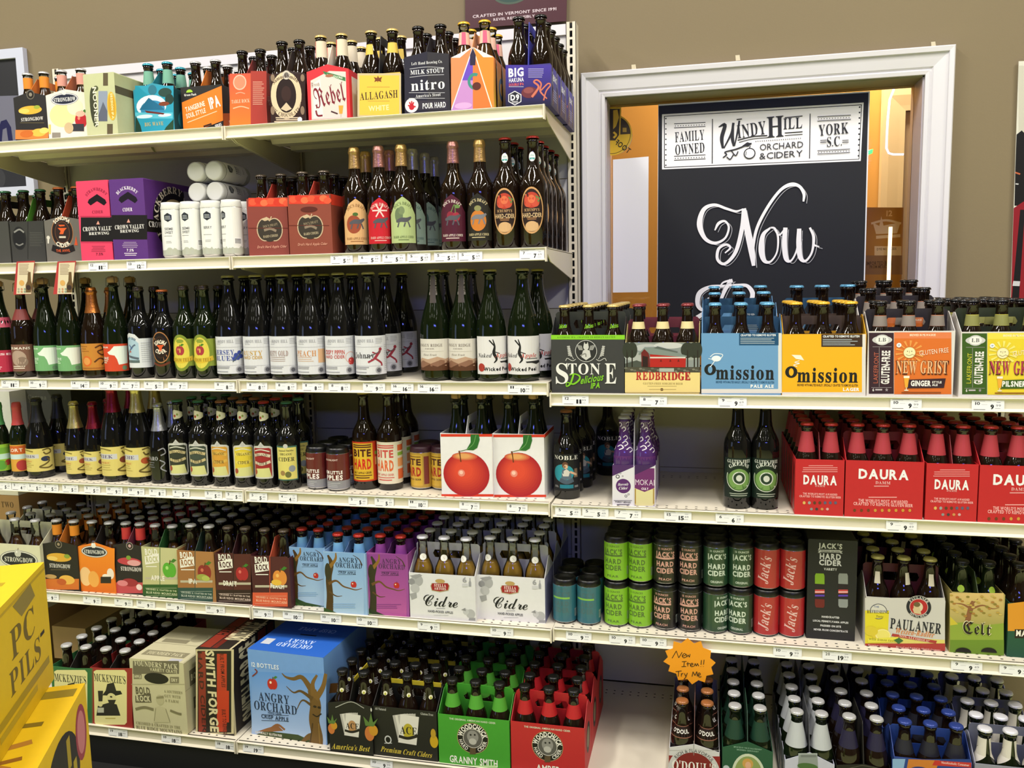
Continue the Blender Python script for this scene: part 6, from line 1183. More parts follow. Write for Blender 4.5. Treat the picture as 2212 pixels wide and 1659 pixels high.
def a_paul(A):
    A.R(784, 712, 1502, 1150, 'c9c6c2').P([(784, 825), (1000, 828), (985, 1120), (784, 1125)], 'dccd2e').P([(985, 1060), (1500, 1090), (1500, 1170), (985, 1140)], 'd8cc6c').R(784, 1122, 1504, 1190, 'a83a34').E(905, 835, 78, 70, '3a3a4a', 28).E(905, 835, 72, 64, 'd0cdc4', 28).R(825, 845, 985, 895, 'dccd2e').T('REFRESHING', 900, 838, 30, '34301c', 196, 's', rot=2).T('THE', 885, 792, 16, '5a6a9a', 50, 'b').T('Taste', 916, 880, 20, '4a4420', 64, 's')
    A.E(1266, 795, 116, None, 'c8c4bc', 36).E(1266, 795, 112, None, '20222c', 36).E(1266, 795, 84, None, 'd8d4cc', 30).E(1266, 795, 80, None, 'b0242a', 30).E(1262, 795, 42, 44, 'd8c8a8').P([(1212, 815), (1240, 770), (1270, 790), (1290, 860), (1225, 850)], 'cdb890').E(1250, 772, 30, 22, '6a5a3a').T('PAULANER', 1266, 795, 22, 'd8d4cc', 200, 's', arc=97, a0=90).T('MUNCHEN', 1266, 795, 22, 'd8d4cc', 170, 's', arc=-97, a0=270)
    A.T('PAULANER', 1238, 965, 92, '22222c', 460, 'sb', rot=-3).T('Weizen-Radler', 1232, 1025, 48, 'd07a3a', 350, 's', sh=.25, rot=-3).P([(1030, 1032), (1430, 1098), (1420, 1122), (1020, 1055)], 'a83a34').T('NON-ALCOHOLIC', 1226, 1077, 22, 'e8c8b8', 280, 's', rot=-8)
    A.E(930, 1045, 84, 62, 'd8c23a').E(945, 1045, 70, 52, 'ece09a').E(945, 1045, 60, 44, 'e4d870').E(840, 1010, 60, 44, 'd4c038').P([(810, 1080), (1080, 1062), (1076, 1108), (808, 1116)], 'e0d84a').T('with lemon taste', 940, 1088, 22, '8a8424', 240, 's', sh=.2).P([(1040, 1090), (1090, 1070), (1128, 1096), (1085, 1126)], '3a6a34')
    A.T('Premium Import', 900, 1140, 14, 'e8c0b8', 180, 's', sh=.2).T('Brewed and Bottled in Munich Germany', 1260, 1166, 15, 'e8c0b8', 400, 's', sh=.2)
pack(e2, 784, 1502, 722, 'r3', 'L', 'silver and lemon-yellow carton with round monk badge', 'bdbab6', a_paul, 'paul', yb=1168, deep=3, hcol='6a2a34', hh=.2, bdesc='khaki-capped brown bottle')
def a_celt(A):
    A.G(1545, 1190, 2030, 670, '5a7a24', 'd8b878').P([(1548, 940), (1700, 930), (1850, 960), (2030, 940), (2030, 1100), (1548, 1090)], '8aa03c').R(1548, 1090, 2032, 1230, '6a8a2c').P([(1548, 880), (1620, 950), (1548, 960)], 'c8b83a').S([(1700, 960), (1720, 850), (1740, 790), (1750, 740)], [60, 44, 50, 20], '8a5a3a').S([(1735, 810), (1660, 770), (1590, 760)], [24, 14, 5], '8a5a3a').S([(1740, 810), (1840, 780), (1930, 810), (1990, 800)], [24, 14, 9, 4], '8a5a3a').S([(1745, 770), (1800, 720)], [16, 5], '8a5a3a')
    for i in range(40): A.E(1560+(i*97 % 460), 690+(i*53 % 190), 16, 9, ['b89a4a', 'a87a3a', 'c8b060', '8a7a34'][i % 4])
    A.T('Celt', 1790, 985, 112, 'e0d8b0', 262, 'f').T('Celt', 1788, 988, 104, '1c1614', 250, 'f')
    for x in (1665, 1895): A.E(x, 1200, 72, 42, '14120f', 20, 0, 180)
pack(e2, 1546, 2032, 672, 'r3', 'S', 'green and tan carton with autumn tree picture', 'a89a5a', a_celt, spec('celt', 'long', RL, HL, GREEN, CAPS['black'], labs=[L(.66, .74, 60, lambda A: A.E(50, 50, 40, 45, '9ab83a'), 'neck_label')]), yb=1218, deep=2, hcol='3a4a24', hh=.2, bdesc='green bottle', bname='cider_bottle')
def a_mag(A): A.R(2066, 1010, 2600, 1260, '1f4f3c').P([(2066, 765), (2600, 700), (2600, 1010), (2066, 1010)], 'd8922a').R(2128, 995, 2330, 1075, '241a16').T('MAGNERS', 2290, 1038, 50, 'ece8e0', 300, 'B')
pack(e2, 2064, 2540, 770, 'r3', 'S', 'orange and bottle-green carton at the right edge', '1f4f3c', a_mag, 'black_cap', yb=1258, deep=2, hcol='3a2418', bdesc='black-capped brown bottle', bname='cider_bottle')

# ------------------------------------------------------------------ base shelf, right unit
YO = YB+.012
def a_odo(A):
    A.P([(640, 1290), (880, 1300), (1130, 1300), (1130, 1700), (640, 1700)], '8a1e22').E(880, 1450, 250, 232, 'c9c7c8', 36).E(880, 1450, 200, 186, '7a1c1e', 36).T('RICH & FLAVORFUL', 880, 1450, 30, '5a5a5e', 420, 'b', arc=222, a0=90).T("O'DOUL'S", 880, 1400, 90, 'ece8e4', 420, 's').R(640, 1240, 1130, 1244, 'b8b6b4').R(876, 1150, 881, 1290, '8a8884')
pack(e3, 640, 1128, 1240, 'b', 'S', 'white-topped dark red peaked carton below the star sign', 'cfcdd0', a_odo, 'odoul', Y=YO, pk=.016, deep=2, hcol='6a4a44', hh=.215, bdesc='copper-capped dark bottle', slot=False, skip=((1, 0), (1, 1), (1, 2)))
def a_stp(A): A.E(1400, 1480, 160, 205, 'c8d0b8', 32).E(1400, 1480, 135, 180, '8a9a5a', 32).E(1395, 1370, 52, 50, 'c89a50').E(1398, 1385, 28, 34, 'd8a888').P([(1340, 1470), (1400, 1410), (1460, 1470), (1470, 1640), (1330, 1640)], 'd8d0c0').T('IMPORTED BY THE ST PAULI BREWERY', 1395, 1222, 13, '8ab09a', 270, 'b').T('BREMEN GERMANY', 1395, 1245, 13, '8ab09a', 210, 'b').E(1190, 1410, 30, 26, 'b8c4c8')
pack(e3, 1146, 1636, 1238, 'b', 'S', 'dark green peaked carton with oval portrait', '1b5036', a_stp, 'pauli', Y=YO, pk=.022, deep=2, hcol='2c4a3a', hh=.215, bdesc='silver-capped green bottle', slot=False)
def a_bek(A): A.R(20, 1200, 205, 1345, 'a8b0b0').P([(10, 1345), (30, 1215), (205, 1220), (212, 1345)], '8e9694').E(110, 1330, 100, 34, '4a6a3a').lines(45, 195, 1215, 14, 2, 9, '6a7070', 0)
pack(e4, -116, 372, 1290, 'b', 'S', 'lilac-white peaked carton with grey glass picture', 'c2c3d6', a_bek, 'beck', Y=YO, pk=.026, deep=2, hcol='4a4a4e', hh=.215, bdesc='silver-necked green bottle', slot=False)
pack(e4, 382, 925, 1345, 'b', 'S', 'black peaked carton with yellow-necked bottles', '15140f', lambda A: A.S([(390, 1375), (640, 1318), (920, 1370)], 6, '5a584c', 0), 'erd', Y=YO, pk=.010, deep=2, hcol='24221c', hh=.215, bdesc='yellow-marked brown bottle', slot=False)
def a_blu(A): A.R(932, 1258, 1700, 1420, '24408a').P([(935, 1256), (1060, 1256), (1030, 1420), (935, 1420)], '8ab0d8').P([(1090, 1258), (1395, 1270), (1330, 1420), (1060, 1420)], 'c87a30').P([(1345, 1270), (1700, 1292), (1700, 1340), (1320, 1318)], 'c0302c').T('NonAlcoholic Consumer', 1545, 1303, 22, 'e8c8c8', 270, 'b').E(1200, 1400, 120, 70, '2a3a7a')
pack(e4, 934, 1698, 1270, 'b', 'L', 'blue carton with orange and red flashes', '23408c', a_blu, 'bluep', Y=YO, deep=3, hcol='22408c', hh=.2, bdesc='navy-capped brown bottle')
pack(e4, 1716, 2480, 1335, 'b', 'L', 'grey-blue carton at the lower right corner', '9092a4', None, 'buck', Y=YO, deep=3, hcol='5f6278', hh=.222, bdesc='white-capped green bottle')
# ------------------------------------------------------------------ sign in the window
YS = YW+.075
def plate(name, corners, Y, col, label, cat, thick=.006, art=None, K=c0):
    """flat board parallel to the wall from its picture corners"""
    P = [at_y(*K(x, y), Y) for x, y in corners]; xc = sum(p[0] for p in P)/len(P); zc = min(p[2] for p in P)
    m = MB().extrude([[(p[0]-xc, p[2]-zc) for p in P]], thick, lambda u, v, q: (u, q, v))
    o = obj(name, fixn(m.mesh(name, paint(col))), None, None, (xc, Y, zc)); tag(o, label, cat)
    if art:
        A = Art(1, 1, K, Y, (xc, zc)); art(A); obj('print', A.flat('print'), None, o)
    return o
def rct(x0, x1, yt, yb, Y, K=c0):
    """true upright rectangle through top corners' mean"""
    a = at_y(*K(x0, yt), Y); b = at_y(*K(x1, yb), Y); return a[0], b[0], b[2], a[2]
def a_sign(A):
    W_ = 'fbfaff'; D_ = '2a2b2e'
    A.P([(487, 500), (1478, 437), (1447, 1650), (480, 1650)], '222324').P([(503, 540), (1455, 484), (1441, 760), (503, 800)], 'fbfaff').P([(512, 548), (1447, 493), (1434, 753), (512, 793)], D_).P([(516, 551), (1443, 497), (1431, 750), (516, 789)], 'fbfaff')
    for i in range(10): A.E(521, 560+i*24.5, 3.4, None, D_).E(1436-i*.6, 506+i*25.5, 4.2, None, D_)
    A.T('FAMILY', 633, 642, 48, D_, 138, 's', rot=2).T('OWNED', 634, 702, 48, D_, 138, 's', rot=2)
    for y in (585, 604, 738, 757): A.S([(560, y), (708, y-7)], 3, D_, 0)
    for y in (595, 748):
        for i in range(12): A.E(566+i*12.5, y-i*.5, 2.2, None, D_)
    A.S([(741, 562), (740, 772)], 4, D_, 0).S([(1202, 537), (1199, 748)], 4, D_, 0)
    A.S([(770, 600), (800, 590), (785, 650), (790, 700)], [4, 16, 18, 10], D_).S([(795, 700), (830, 630), (840, 580)], [6, 10, 12], D_).S([(838, 590), (835, 650), (842, 690)], [10, 16, 10], D_).S([(845, 690), (860, 620), (868, 570)], [5, 9, 9], D_).S([(855, 565), (880, 562)], 5, D_, 0)
    A.T('INDY', 925, 612, 62, D_, 135, 's', rot=6).T('H', 1037, 598, 100, D_, 78, 's', rot=2).T('ILL', 1120, 582, 52, D_, 88, 's', rot=1)
    A.S([(1082, 556), (1166, 548)], 4, D_, 0).S([(1082, 628), (1166, 622)], 4, D_, 0).S([(1082, 640), (1166, 634)], 3, D_, 0).S([(860, 662), (930, 645), (1000, 640)], 5, D_).S([(866, 672), (930, 656), (1000, 650)], 3, D_)
    for i in range(22): A.E(946+i*10, 668-i*.7, 2.2, None, D_)
    A.T('ORCHARD', 1066, 689, 30, D_, 204, '', rot=1).T('&CIDERY', 1064, 731, 30, D_, 204, '', rot=1)
    A.S([(790, 745), (808, 730), (800, 718), (850, 705), (890, 690), (925, 675)], [5, 6, 5, 6, 6, 3], D_).S([(808, 742), (825, 752), (840, 730)], 5, D_).S([(830, 712), (850, 735), (862, 715)], 5, D_).P([(880, 690), (905, 672), (928, 678), (910, 692)], D_).E(916, 725, 28, 26, D_).E(916, 725, 23, 21, 'fbfaff').S([(914, 702), (920, 690)], 4, D_, 0).S([(900, 715), (898, 735)], 3, D_, 0)
    A.T('YORK', 1312, 610, 52, D_, 140, 's', rot=2).T('S.C.', 1316, 668, 46, D_, 70, 's', rot=2)
    for a, b, y in ((1236, 1394, 552), (1236, 1394, 572), (1236, 1390, 712), (1236, 1390, 728)): A.S([(a, y), (b, y-8)], 3, D_, 0)
    for y in (562, 720):
        for i in range(12): A.E(1242+i*13, y-i*.6, 2.2, None, D_)
    for x in (1264, 1368): A.S([(x-15, 664), (x+15, 662)], 3.5, D_, 0).S([(x-15, 674), (x+15, 672)], 3.5, D_, 0)
    # chalk lettering
    def st(pts, w): A.S([(x+15, y+9) for x, y in pts], 3, 'b9b9bf', 7); A.S(pts, w, W_, 7)
    st([(752, 1088), (770, 1055), (800, 1045), (818, 1075), (800, 1125), (752, 1148), (705, 1125), (680, 1060), (700, 990), (750, 968), (805, 985), (850, 998), (880, 990)], [6, 14, 10, 10, 10, 14, 18, 26, 20, 14, 12, 10, 6])
    st([(888, 985), (880, 1080), (850, 1190), (800, 1245), (765, 1225), (770, 1175), (805, 1155), (825, 1170), (800, 1195)], [16, 20, 18, 14, 14, 14, 12, 10, 6])
    st([(888, 985), (905, 1080), (925, 1180), (935, 1255)], [22, 30, 30, 16])
    st([(935, 1255), (932, 1180), (950, 1080), (1000, 980), (1060, 900), (1110, 872), (1150, 880), (1172, 915), (1170, 952)], [12, 12, 14, 14, 14, 18, 14, 14, 8])
    st([(1015, 1075), (980, 1110), (972, 1180), (985, 1230), (1015, 1235), (1045, 1190), (1050, 1120), (1035, 1080), (1015, 1075)], [8, 20, 28, 20, 10, 8, 10, 10, 8])
    st([(1035, 1085), (1055, 1110), (1080, 1085)], [8, 8, 8])
    st([(1085, 1075), (1080, 1150), (1088, 1220), (1110, 1232), (1135, 1190), (1150, 1120)], [20, 24, 22, 10, 8, 8])
    st([(1150, 1080), (1148, 1150), (1155, 1215), (1180, 1232), (1210, 1190), (1218, 1120), (1200, 1075)], [20, 24, 22, 12, 10, 14, 10])
    st([(1218, 1120), (1220, 1155), (1245, 1165)], [8, 10, 4])
    st([(705, 1430), (725, 1410), (735, 1440), (700, 1465), (672, 1440), (680, 1385), (730, 1355), (800, 1350), (860, 1345), (905, 1350), (930, 1385), (920, 1420), (890, 1435)], [6, 12, 10, 14, 20, 24, 16, 12, 10, 16, 22, 18, 8])
    st([(830, 1322), (800, 1370), (770, 1440), (740, 1500), (690, 1520)], [20, 18, 14, 14, 8])
    st([(835, 1322), (790, 1335), (770, 1370)], [12, 8, 6])
    st([(668, 1500), (720, 1470), (800, 1460)], [22, 16, 10])
sg = plate('poster_board', [(485, 493), (1485, 430), (1452, 1655), (478, 1655)], YS, 'e4e6ee', 'black chalkboard-style orchard poster with white header hung in the window', 'poster', .004, a_sign, e5)
for i, (x, y) in enumerate(((370, 318), (861, 273), (1785, 210))):
    plate('tape_scrap', [(x-12, y-12), (x+8, y-14), (x+12, y+12), (x-10, y+14)], YW-.002, 'cfc4a4', f'scrap of cream tape on the wall above the window, {["left", "middle", "right"][i]}', 'tape', .0015, None, e5)
# round sticker read from behind, and paper sheet on the far side of the glass
def a_stick(A):
    A.E(262, 420, 138, None, 'd8b02c', 40).E(262, 420, 128, None, '3a2e14', 40).E(262, 420, 124, None, 'd8b02c', 40, 180, 360).E(262, 420, 122, None, '40331a', 40, 0, 180)
    A.P([(200, 228), (326, 230), (318, 420), (290, 470), (200, 470)], 'd8b02c').P([(200, 240), (316, 240), (310, 420), (285, 458), (200, 458)], '3a2e14').P([(270, 250), (300, 245), (310, 300), (290, 360), (270, 380)], 'd8b02c').S([(272, 400), (290, 420), (272, 440)], 14, 'd8b02c').R(335, 370, 362, 400, 'a88a34')
for_st = at_y(*e6(262, 420), YG+.007)
o = plate('round_sticker', [(262+140*math.cos(R_(a)), 420+140*math.sin(R_(a))) for a in range(0, 360, 15)], YG-.004, 'b0a68a', 'round yellow and black sticker on the window glass', 'sticker', .001, lambda A: (a_stick(A), [A.raw([(2*A.p(262, 420)[0]-q[0] if False else q[0], q[1]) for q in []], [], '000000')]), e6)
A = Art(1, 1, e6, YG-.004, (o.location.x, o.location.z)); A.T('TOOF', 330, 500, 36, '2a2410', 120, 'b', rot=38)
n0 = len(A.v); cx0 = sum(v[0] for v in A.v)/n0
A.v = [(2*cx0-v[0], v[1], v[2]+30) for v in A.v]; obj('reversed_lettering', A.flat('print'), None, o)
plate('paper_sheet', [(268, 590), (514, 568), (510, 1502), (268, 1506)], YG-.006, 'eeeef6', 'blank white paper sheet behind the left of the window', 'paper', .001, None, e6)
# back room: door casing, neon tube, crown carton
bx0, bx1, bz0, bz1 = rct(1955, 2300, 240, 900, 1.55)
o = casing('door_casing', bx0, bx1, 0, bz1, 1.55, [(0, 0), (0, .012), (.02, .014), (.06, .02), (.085, .02), (.09, 0)], paint('e4d8c0')); tag(o, 'white door casing lit warm in the back room', 'door frame')
wbox('wall_side_room', mat('lit_tan', 'd8a860', .8), (bx0-1.2, bx0-.01, 1.56, 1.62, 0, CEIL), (bx0-.01, 4.6, 1.56, 1.62, bz1+.02, CEIL))
wbox('door_1', paint('cdbfae'), (bx0, bx1, 1.57, 1.6, 0, bz1))
def px3(K, pts, Y): return [tuple(at_y(*K(x, y), Y)) for x, y in pts]
NE = mat('neon_tube_glow', 'c8d0ff', .4, emit=3.)
NE.node_tree.nodes['Principled BSDF'].inputs['Emission Color'].default_value = (.55, .62, 1, 1)
o = obj('neon_tube', MB().tube(px3(e7, [(262, 200), (258, 270), (234, 330), (222, 450), (216, 560), (214, 630), (228, 660), (255, 668), (320, 668)], .98), .0035).mesh('neon_tube', NE, True)); tag(o, 'bluish white neon sign tube glowing behind the window', 'neon sign')
NG = mat('green_neon_glow', '40e060', .4, emit=5.)
o = obj('neon_tube', MB().tube(px3(e7, [(96, 650), (112, 646), (126, 640), (122, 656), (100, 664)], .98), .004).mesh('neon_tube', NG, True)); tag(o, 'small green neon sign loop beside the poster edge', 'neon sign')
NW = mat('reflection_glow', 'ffe0a8', .4, emit=4.)
o = obj('reflection_strip', MB().tube(px3(e7, [(240, 1116), (232, 1300), (224, 1560)], .90), .006).mesh('reflection_strip', NW, True)); tag(o, 'upright glowing strip standing for a tube reflection in front of the crown carton', 'reflection')  # glowing rod added in place of a fluorescent tube's reflection
def a_crown(A):
    A.T('12', 232, 1032, 34, 'e8c888', 36, 'b').S([(150, 1180), (300, 1170)], 20, 'e4d2b0', 0).P([(130, 1090), (170, 1110), (182, 1050), (196, 1108), (300, 1088), (280, 1155), (150, 1160)], 'e4d2b0').S([(120, 1095), (210, 1075), (304, 1095)], 14, 'e4d2b0').R(140, 1235, 306, 1292, 'e0cfae').T('DYE NO FOODS', 215, 1252, 14, '4a3414', 120, 'b').R(80, 1292, 312, 1410, '8a6a4a').T('IMPORTED BEER', 170, 1340, 22, '4a3020', 160, 'b').T('FROM MEXICO', 170, 1362, 18, '4a3020', 120, 'b').E(175, 1500, 40, 50, 'e0cfae', 18, ring=14).S([(140, 1555), (175, 1470), (210, 1555)], 10, 'e0cfae')
plate('beer_carton', [(60, 995), (320, 996), (302, 1640), (50, 1640)], 1.0, 'b07e1e', 'golden carton with white crown print behind the window', 'box', .2, a_crown, e7)
# ------------------------------------------------------------------ posters on the wall
def a_verm(A): A.E(1725, -40, 110, 66, '4a5a4c', 30).E(1725, -40, 95, 54, '2f4a44', 30).T('CRAFTED IN VERMONT SINCE 1991', 1743, 76, 17, 'd8c8cc', 500, 'b').T('REVEL RESPONSIBLY', 1743, 106, 15, 'd8c8cc', 248, 'b')
plate('banner', [(1450, -160), (2062, -160), (2055, 126), (1452, 172)], YW-.012, '44101f', 'maroon banner with white lettering above the tall shelves', 'banner', .003, a_verm, c2)
def a_fram(A): A.P([(-300, 165), (46, 160), (60, 395), (-300, 405)], '2c2c30').P([(-300, 215), (49, 205), (54, 310), (-300, 320)], '7a7a8a').P([(-10, 305), (2, 262), (14, 258), (24, 275), (28, 304), (18, 304), (14, 276), (6, 280), (4, 306)], '20204a').E(0, 385, 14, 22, '3a3a3e')
P0 = rct(-300, 76, 137, 421, YW-.02)
xa, xb, za, zb = P0
fr_ = MB()
for b in ((xa, xb, YW-.022, YW-.002, zb-.034, zb), (xa, xb, YW-.022, YW-.002, za, za+.034), (xa, xa+.034, YW-.022, YW-.002, za+.034, zb-.034), (xb-.034, xb, YW-.022, YW-.002, za+.034, zb-.034)): fr_.box(*b)
o = obj('framed_poster', fr_.mesh('frame', paint('c9cde0')), None, None, (0, 0, 0)); tag(o, 'white-framed dark poster on the wall at the left edge', 'poster')
m = MB().box(xa+.034, xb-.034, YW-.012, YW-.004, za+.034, zb-.034).mesh('poster_sheet', paint('2a2a2e')); obj('poster_sheet', m, None, o)
A = Art(1, 1, c0, YW-.012, (0, 0)); A.P([(-250, 215), (47, 206), (53, 318), (-250, 325)], '6f6f80'); A.P([(-10, 305), (2, 262), (14, 258), (24, 275), (28, 304), (18, 304), (14, 276), (6, 280), (4, 306)], '20204a').P([(34, 304), (36, 262), (43, 262), (44, 303)], '20204a').E(0, 385, 12, 20, '3a3a3e')
ob = obj('poster_print', A.flat('print'), None, o, (0, YW-.012, 0))
def a_red(A):
    A.R(1030, 120, 1860, 560, 'c6c3b4').P([(1018, 545), (1050, 520), (1090, 560), (1700, 540), (1760, 1000), (1005, 985), (1010, 760)], '14120f').P([(1000, 1000), (1060, 960), (1760, 960), (1800, 1600), (982, 1600)], '8a1a24').P([(1040, 1010), (1070, 1010), (1030, 1600), (985, 1600)], '141214').P([(998, 1450), (1040, 1452), (1036, 1482), (992, 1480)], 'c8c8cc').S([(1010, 780), (1040, 790)], 10, 'b8603a', 0).S([(1012, 850), (1030, 852)], 8, 'c8c8c8', 0)
plate('wall_poster', [(1032, 92), (1900, 60), (1900, 1600), (980, 1600)], YW-.01, 'd8d6c8', 'tall white, black and red poster at the right edge of the wall', 'poster', .004, a_red, e7)

# ------------------------------------------------------------------ yellow beer boxes in the lower left foreground
AZ = R_(27)
def ybox(name, corner, w, d, h, rz, label, arts, col='d6b414'):
    """corner = far right top corner; box runs left by w and towards the viewer by d"""
    m = MB().extrude([[(-w, -h), (0, -h), (0, 0), (-w, 0)]], d, lambda u, v, q: (u, -q, v))
    o = obj(name, fixn(m.mesh(name, card(col))), None, None, corner, (0, 0, rz)); tag(o, label, 'box')
    if 'side' in arts:
        A = Art(d, h); A.p = lambda x, y: (-d+x/100*d, -h+y/100*h); arts['side'](A); obj('printed_side', A.side(0), None, o)
    if 'top' in arts:
        A = Art(w, d); A.p = lambda x, y: (-w+x/100*w, -d+y/100*d); arts['top'](A); obj('printed_top', A.top(0), None, o)
    return o
dst = 1.62
dA = ray(95, 1214); cA = CAM + dA/np.linalg.norm(dA)*dst
hA = .205
def s_pc(A):
    A.S([(0, 93), (100, 95)], 1, 'b89a1c', 0).T('PC', 70, 66, 22, '6a5a14', 26, 's').T('PILS', 70, 40, 18, '6a5a14', 34, 's').P([(62, 92), (82, 95), (86, 82), (70, 78)], '8a7a3a').R(40, 18, 96, 24, 'a08a24').R(40, 10, 80, 15, 'b09a2c').R(88, 46, 93, 49, '2a2410')
def t_pc(A): A.E(60, 30, 14, 18, 'c8302a').R(78, 74, 92, 78, 'a88f1c').T('PLUS', 72, 48, 6, '5a4a10', 30, 'b')
ybox('beer_carton', tuple(cA), .36, .42, hA, AZ, 'yellow beer carton on top of the stack in the lower left corner', {'side': s_pc, 'top': t_pc})
ux, uy = math.cos(AZ), math.sin(AZ)
cB = cA + np.array([ux*.055+uy*.03, uy*.055-ux*.03, -hA-.001])
def s_wh(A):
    A.E(66, 56, 20, 36, '241f14', 30).E(60, 34, 19, 34, 'd8c018', 30).E(60, 34, 16, 29, '5a5468', 30).E(60, 34, 7, 14, '8a8496', 20).E(90, 70, 7, 22, '9a3a4a').E(90, 70, 5, 17, 'c87a84').R(78, 20, 82, 60, 'b09a24').R(72, 60, 76, 84, 'a89020')
def t_wh(A): A.S([(60, 30), (90, 42), (70, 52), (92, 60)], 4, 'a8742c').S([(62, 44), (92, 50)], 3, '8a5a20', 0).R(80, 90, 98, 96, '8a7620').R(0, 70, 92, 73, '7a641c')
ybox('beer_carton', tuple(cB), .36, .45, .21, AZ, 'yellow beer carton with dark round print, second in the stack', {'side': s_wh, 'top': t_wh}, 'dcb514')
cC = cB + np.array([ux*.10-uy*.03, uy*.10+ux*.03, -.211])
ybox('beer_carton', tuple(cC), .36, .45, float(cC[2]), AZ, 'green and white beer carton at the foot of the stack', {'side': lambda A: A.R(0, 0, 100, 100, '7fa05a').lines(0, 100, 70, 3, 8, 1.5, 'e0e4d8', 0), 'top': lambda A: A.lines(0, 100, 0, 6, 16, 3, 'c8ccc0', 0)}, '86a566')

# ------------------------------------------------------------------ boxes left of the unit, seen past the uprights
def crate(px0, px1, y0, y1, Y, col, label, D=.25, art=None):
    a = at_y(px0, y0, Y); b = at_y(px1, y1, Y)
    q = MB().box(a[0], b[0], Y, Y+D, b[2], a[2]); o = obj('drinks_carton', q.mesh('carton', card(col))); tag(o, label, 'box')
    if art:
        A = Art(1, 1, c0, Y, (0, 0)); art(A); obj('print', A.flat('print'), None, o, (0, Y, 0))
    return o
# ------------------------------------------------------------------ price tags, hang cards, star sign
tags('2', [(212, '11.99', '12'), (295, '12.99', '13'), (738, '5.69', '5'), (798, '5.99', '6'), (851, '5.99', '6'), (905, '5.69', '5'), (963, '5.69', '5'), (1016, '5.69', '5'), (1149, '7.69', '7')], where='the second shelf')
tags('3', [(22, '11.99', '12'), (82, '9.99', '10'), (173, '14.99', '14'), (234, '9.99', '10'), (281, '7.99', '6'), (332, '5.99', '6'), (384, '7.99', '8'), (485, '8.69', '8'), (555, '8.69', '8'), (618, '8.69', '8'), (676, '8.69', '8'), (733, '8.69', '8'), (808, '9.69', '9'), (869, '16.49', '16'), (927, '16.49', '16'), (1123, '10.99', '11')], where='the third shelf')
tags('4', [(8, '5.49', '5'), (42, '4.49', '5'), (76, '5.49', '5'), (109, '5.49', '5'), (152, '5.49', '5'), (199, '5.49', '5'), (247, '9.49', '10'), (294, '9.49', '10'), (340, '8.49', '6'), (391, '5.99', '6'), (461, '5.49', '5'), (506, '5.49', '5'), (558, '5.49', '5'), (622, '4.29', '4'), (773, '5.49', '5'), (830, '5.49', '5'), (903, '10.99', '11'), (1014, '7.99', '8'), (1117, '7.99', '8')], where='the fourth shelf', w=.058)
tags('5', [(108, '9.99', '9'), (199, '9.49', '9'), (267, '9.49', '9'), (315, '9.99', '10'), (379, '9.99', '10'), (465, '9.99', '10'), (568, '9.99', '10'), (633, '10.49', '10'), (715, '10.49', '10'), (793, '10.49', '10'), (926, '9.99', '9'), (1084, '9.99', '10')], where='the fifth shelf')
tags('b', [(255, '18.99', '19'), (370, '18.99', '18'), (487, '18.99', '18'), (547, '19.99', '19'), (824, '9.99', '10')], where='the base shelf')
tags('r1', [(1243, '11.99', '12'), (1411, '7.59', '8'), (1582, '9.69', '9'), (1957, '9.99', '10'), (2134, '9.99', '10')], where='the top right-hand shelf', w=.07)
tags('r2', [(1227, '5.49', '5'), (1286, '5.49', '5'), (1356, '7.49', '7'), (1464, '15.49', '15'), (1576, '6.29', '6'), (1947, '9.49', '9')], where='the middle right-hand shelf', w=.07)
tags('r3', [(1250, '9.99', '10'), (1344, '9.99', '10'), (1411, '9.99', '10'), (1701, '9.99', '10'), (1808, '19.99', '20'), (2088, '9.49', '9'), (2193, '9.49', '9')], where='the lower right-hand shelf', w=.07)
def a_hang(A):
    A.P([(143, 895), (290, 885), (255, 1150), (118, 1140)], 'b83434')
def hang(pts, label):
    o = plate('hang_card', pts, -.008, 'b83a36', label, 'sign', .0006, None, c5)
    A = Art(1, 1, c5, -.008, (o.location.x, o.location.z)); x, y = pts[0]
    A.P([(x+12, y+10), (x+136, y+6), (x+112, y+248), (x-2, y+250)], 'dccfb0').lines(x+20, x+100, y+18, 11, 8, 5, 'a08a74').P([(x+88, y+80), (x+108, y+80), (x+112, y+150), (x+122, y+180), (x+110, y+238), (x+72, y+238), (x+70, y+180), (x+84, y+150)], '6a5230').E(x+92, y+200, 18, 20, '3a2a24').E(x+40, y+165, 20, 22, 'd8a860')
    for i in range(6): A.E(x+16+(i % 3)*24, y+212+(i//3)*20, 8, 8, ['a8a890', 'c8906a', '8a9a88'][i % 3])
    obj('print', A.flat('print'), None, o)
hang([(128, 18), (268, 12), (240, 268), (104, 274)], 'red-edged hanging shelf card with a bottle picture, left of two')
hang([(443, 18), (586, 12), (548, 268), (410, 270)], 'red-edged hanging shelf card with a bottle picture, right of two')
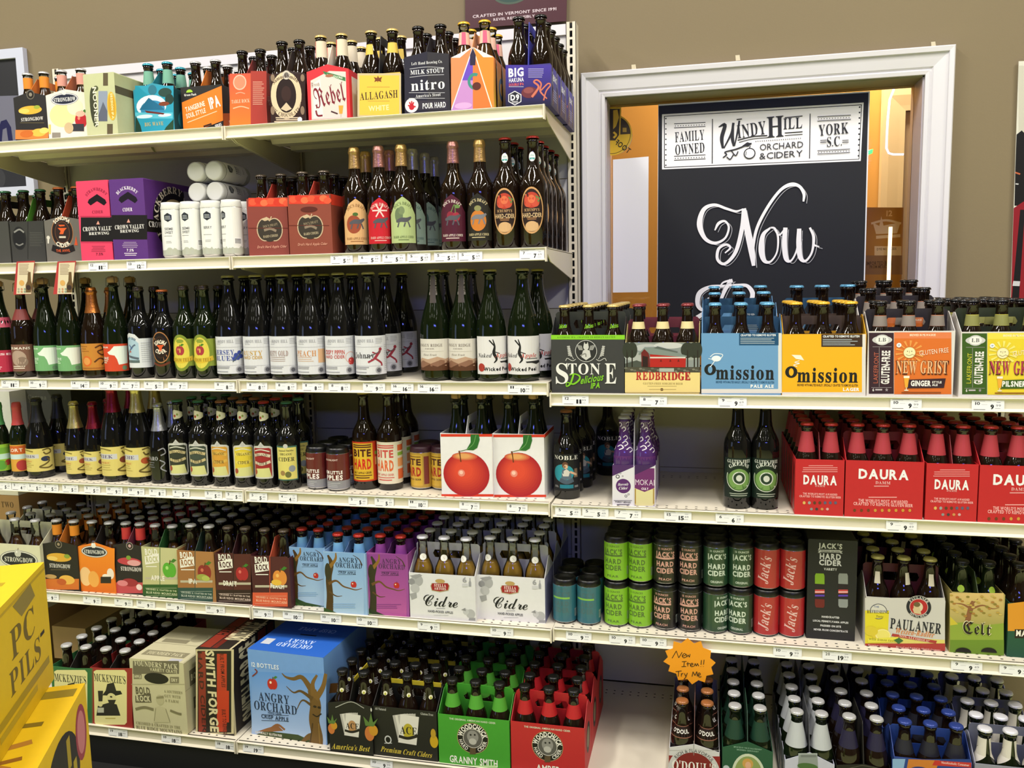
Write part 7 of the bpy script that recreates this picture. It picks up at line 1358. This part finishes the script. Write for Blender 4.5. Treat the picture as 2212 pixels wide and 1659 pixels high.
# star
sp = [(820, 170), (882, 222), (948, 198), (968, 262), (1044, 290), (1036, 362), (1088, 405), (1046, 448), (1066, 516), (1000, 530), (985, 594), (925, 572), (862, 612), (818, 562), (730, 572), (712, 510), (636, 486), (652, 432), (588, 394), (632, 352), (606, 292), (678, 268), (686, 200), (758, 220)]
def a_star(A):
    c = '33200c'
    for s in ([(668, 362), (712, 292), (726, 360), (760, 300)] and [[(672, 362), (712, 292)], [(712, 292), (735, 358)], [(735, 358), (768, 305)], [(768, 345), (800, 330), (790, 316), (768, 338), (782, 358), (805, 350)], [(808, 322), (812, 350), (826, 330), (836, 352), (844, 322)],
              [(765, 395), (810, 392)], [(788, 394), (784, 440)], [(762, 442), (806, 440)], [(822, 398), (822, 440)], [(808, 416), (846, 412)], [(846, 430), (872, 420), (860, 408), (846, 430), (858, 442), (880, 436)], [(886, 438), (892, 412), (904, 436), (914, 412), (926, 438)], [(952, 380), (948, 424)], [(946, 438), (947, 442)], [(978, 376), (972, 422)], [(970, 438), (971, 442)],
              [(705, 490), (762, 482)], [(735, 486), (730, 536)], [(760, 505), (760, 536)], [(760, 515), (778, 504)], [(790, 505), (800, 532)], [(818, 502), (800, 545), (784, 562)], [(862, 536), (872, 490)], [(872, 490), (890, 526)], [(890, 526), (908, 488)], [(908, 488), (914, 535)], [(922, 526), (942, 514), (930, 500), (920, 522), (934, 542), (952, 536)]]):
        A.S(s, 7, c, 4)
plate('star_sign', sp, -.012, 'f09a14', 'orange starburst card with black handwriting clipped to the lower shelf', 'sign', .0006, a_star, e3)
crate(20, 166, 838, 1012, .27, '4a4a44', 'dark carton with faint lettering at the rear of the fourth shelf', .15, lambda A: A.T('Corona', 80, 858, 10, '7a7a70', 40, 's'))
def stack(Y, xr_px, w, levels, D=.3):
    z = 0.; xr_ = x_of(xr_px, Y, .8)
    for ytop, col, label, art in levels:
        zt = at_y(20, ytop, Y)[2]; q = MB().box(xr_-w, xr_, Y, Y+D, z+.001, zt)
        o = obj('drinks_carton', q.mesh('carton', card(col))); tag(o, label, 'box')
        if art:
            A = Art(1, 1, c0, Y, (0, 0)); art(A); obj('print', A.flat('print'), None, o, (0, Y, 0))
        z = zt
stack(.2, 36, .4, [(1330, '8a6c44', 'brown carton at the foot of the stack left of the shelves', None), (1190, 'a8a490', 'grey carton in the stack left of the shelves', None), (1070, 'a07c4c', 'brown corrugated carton in the stack beyond the left upright', lambda A: A.T('TWO', 16, 1090, 12, '4a3620', 26, 's')),
               (1056, 'd8d4c0', 'flat cream carton on the brown corrugated one', None), (950, '8a7a5a', 'tan carton in the stack behind the leftmost bottles', None), (846, 'd8d8d0', 'white carton on top of the stack beyond the left upright', None)])
crate(112, 190, 1352, 1428, .14, '9a7c50', 'flat tan carton at the rear of the base shelf left bay', .2)
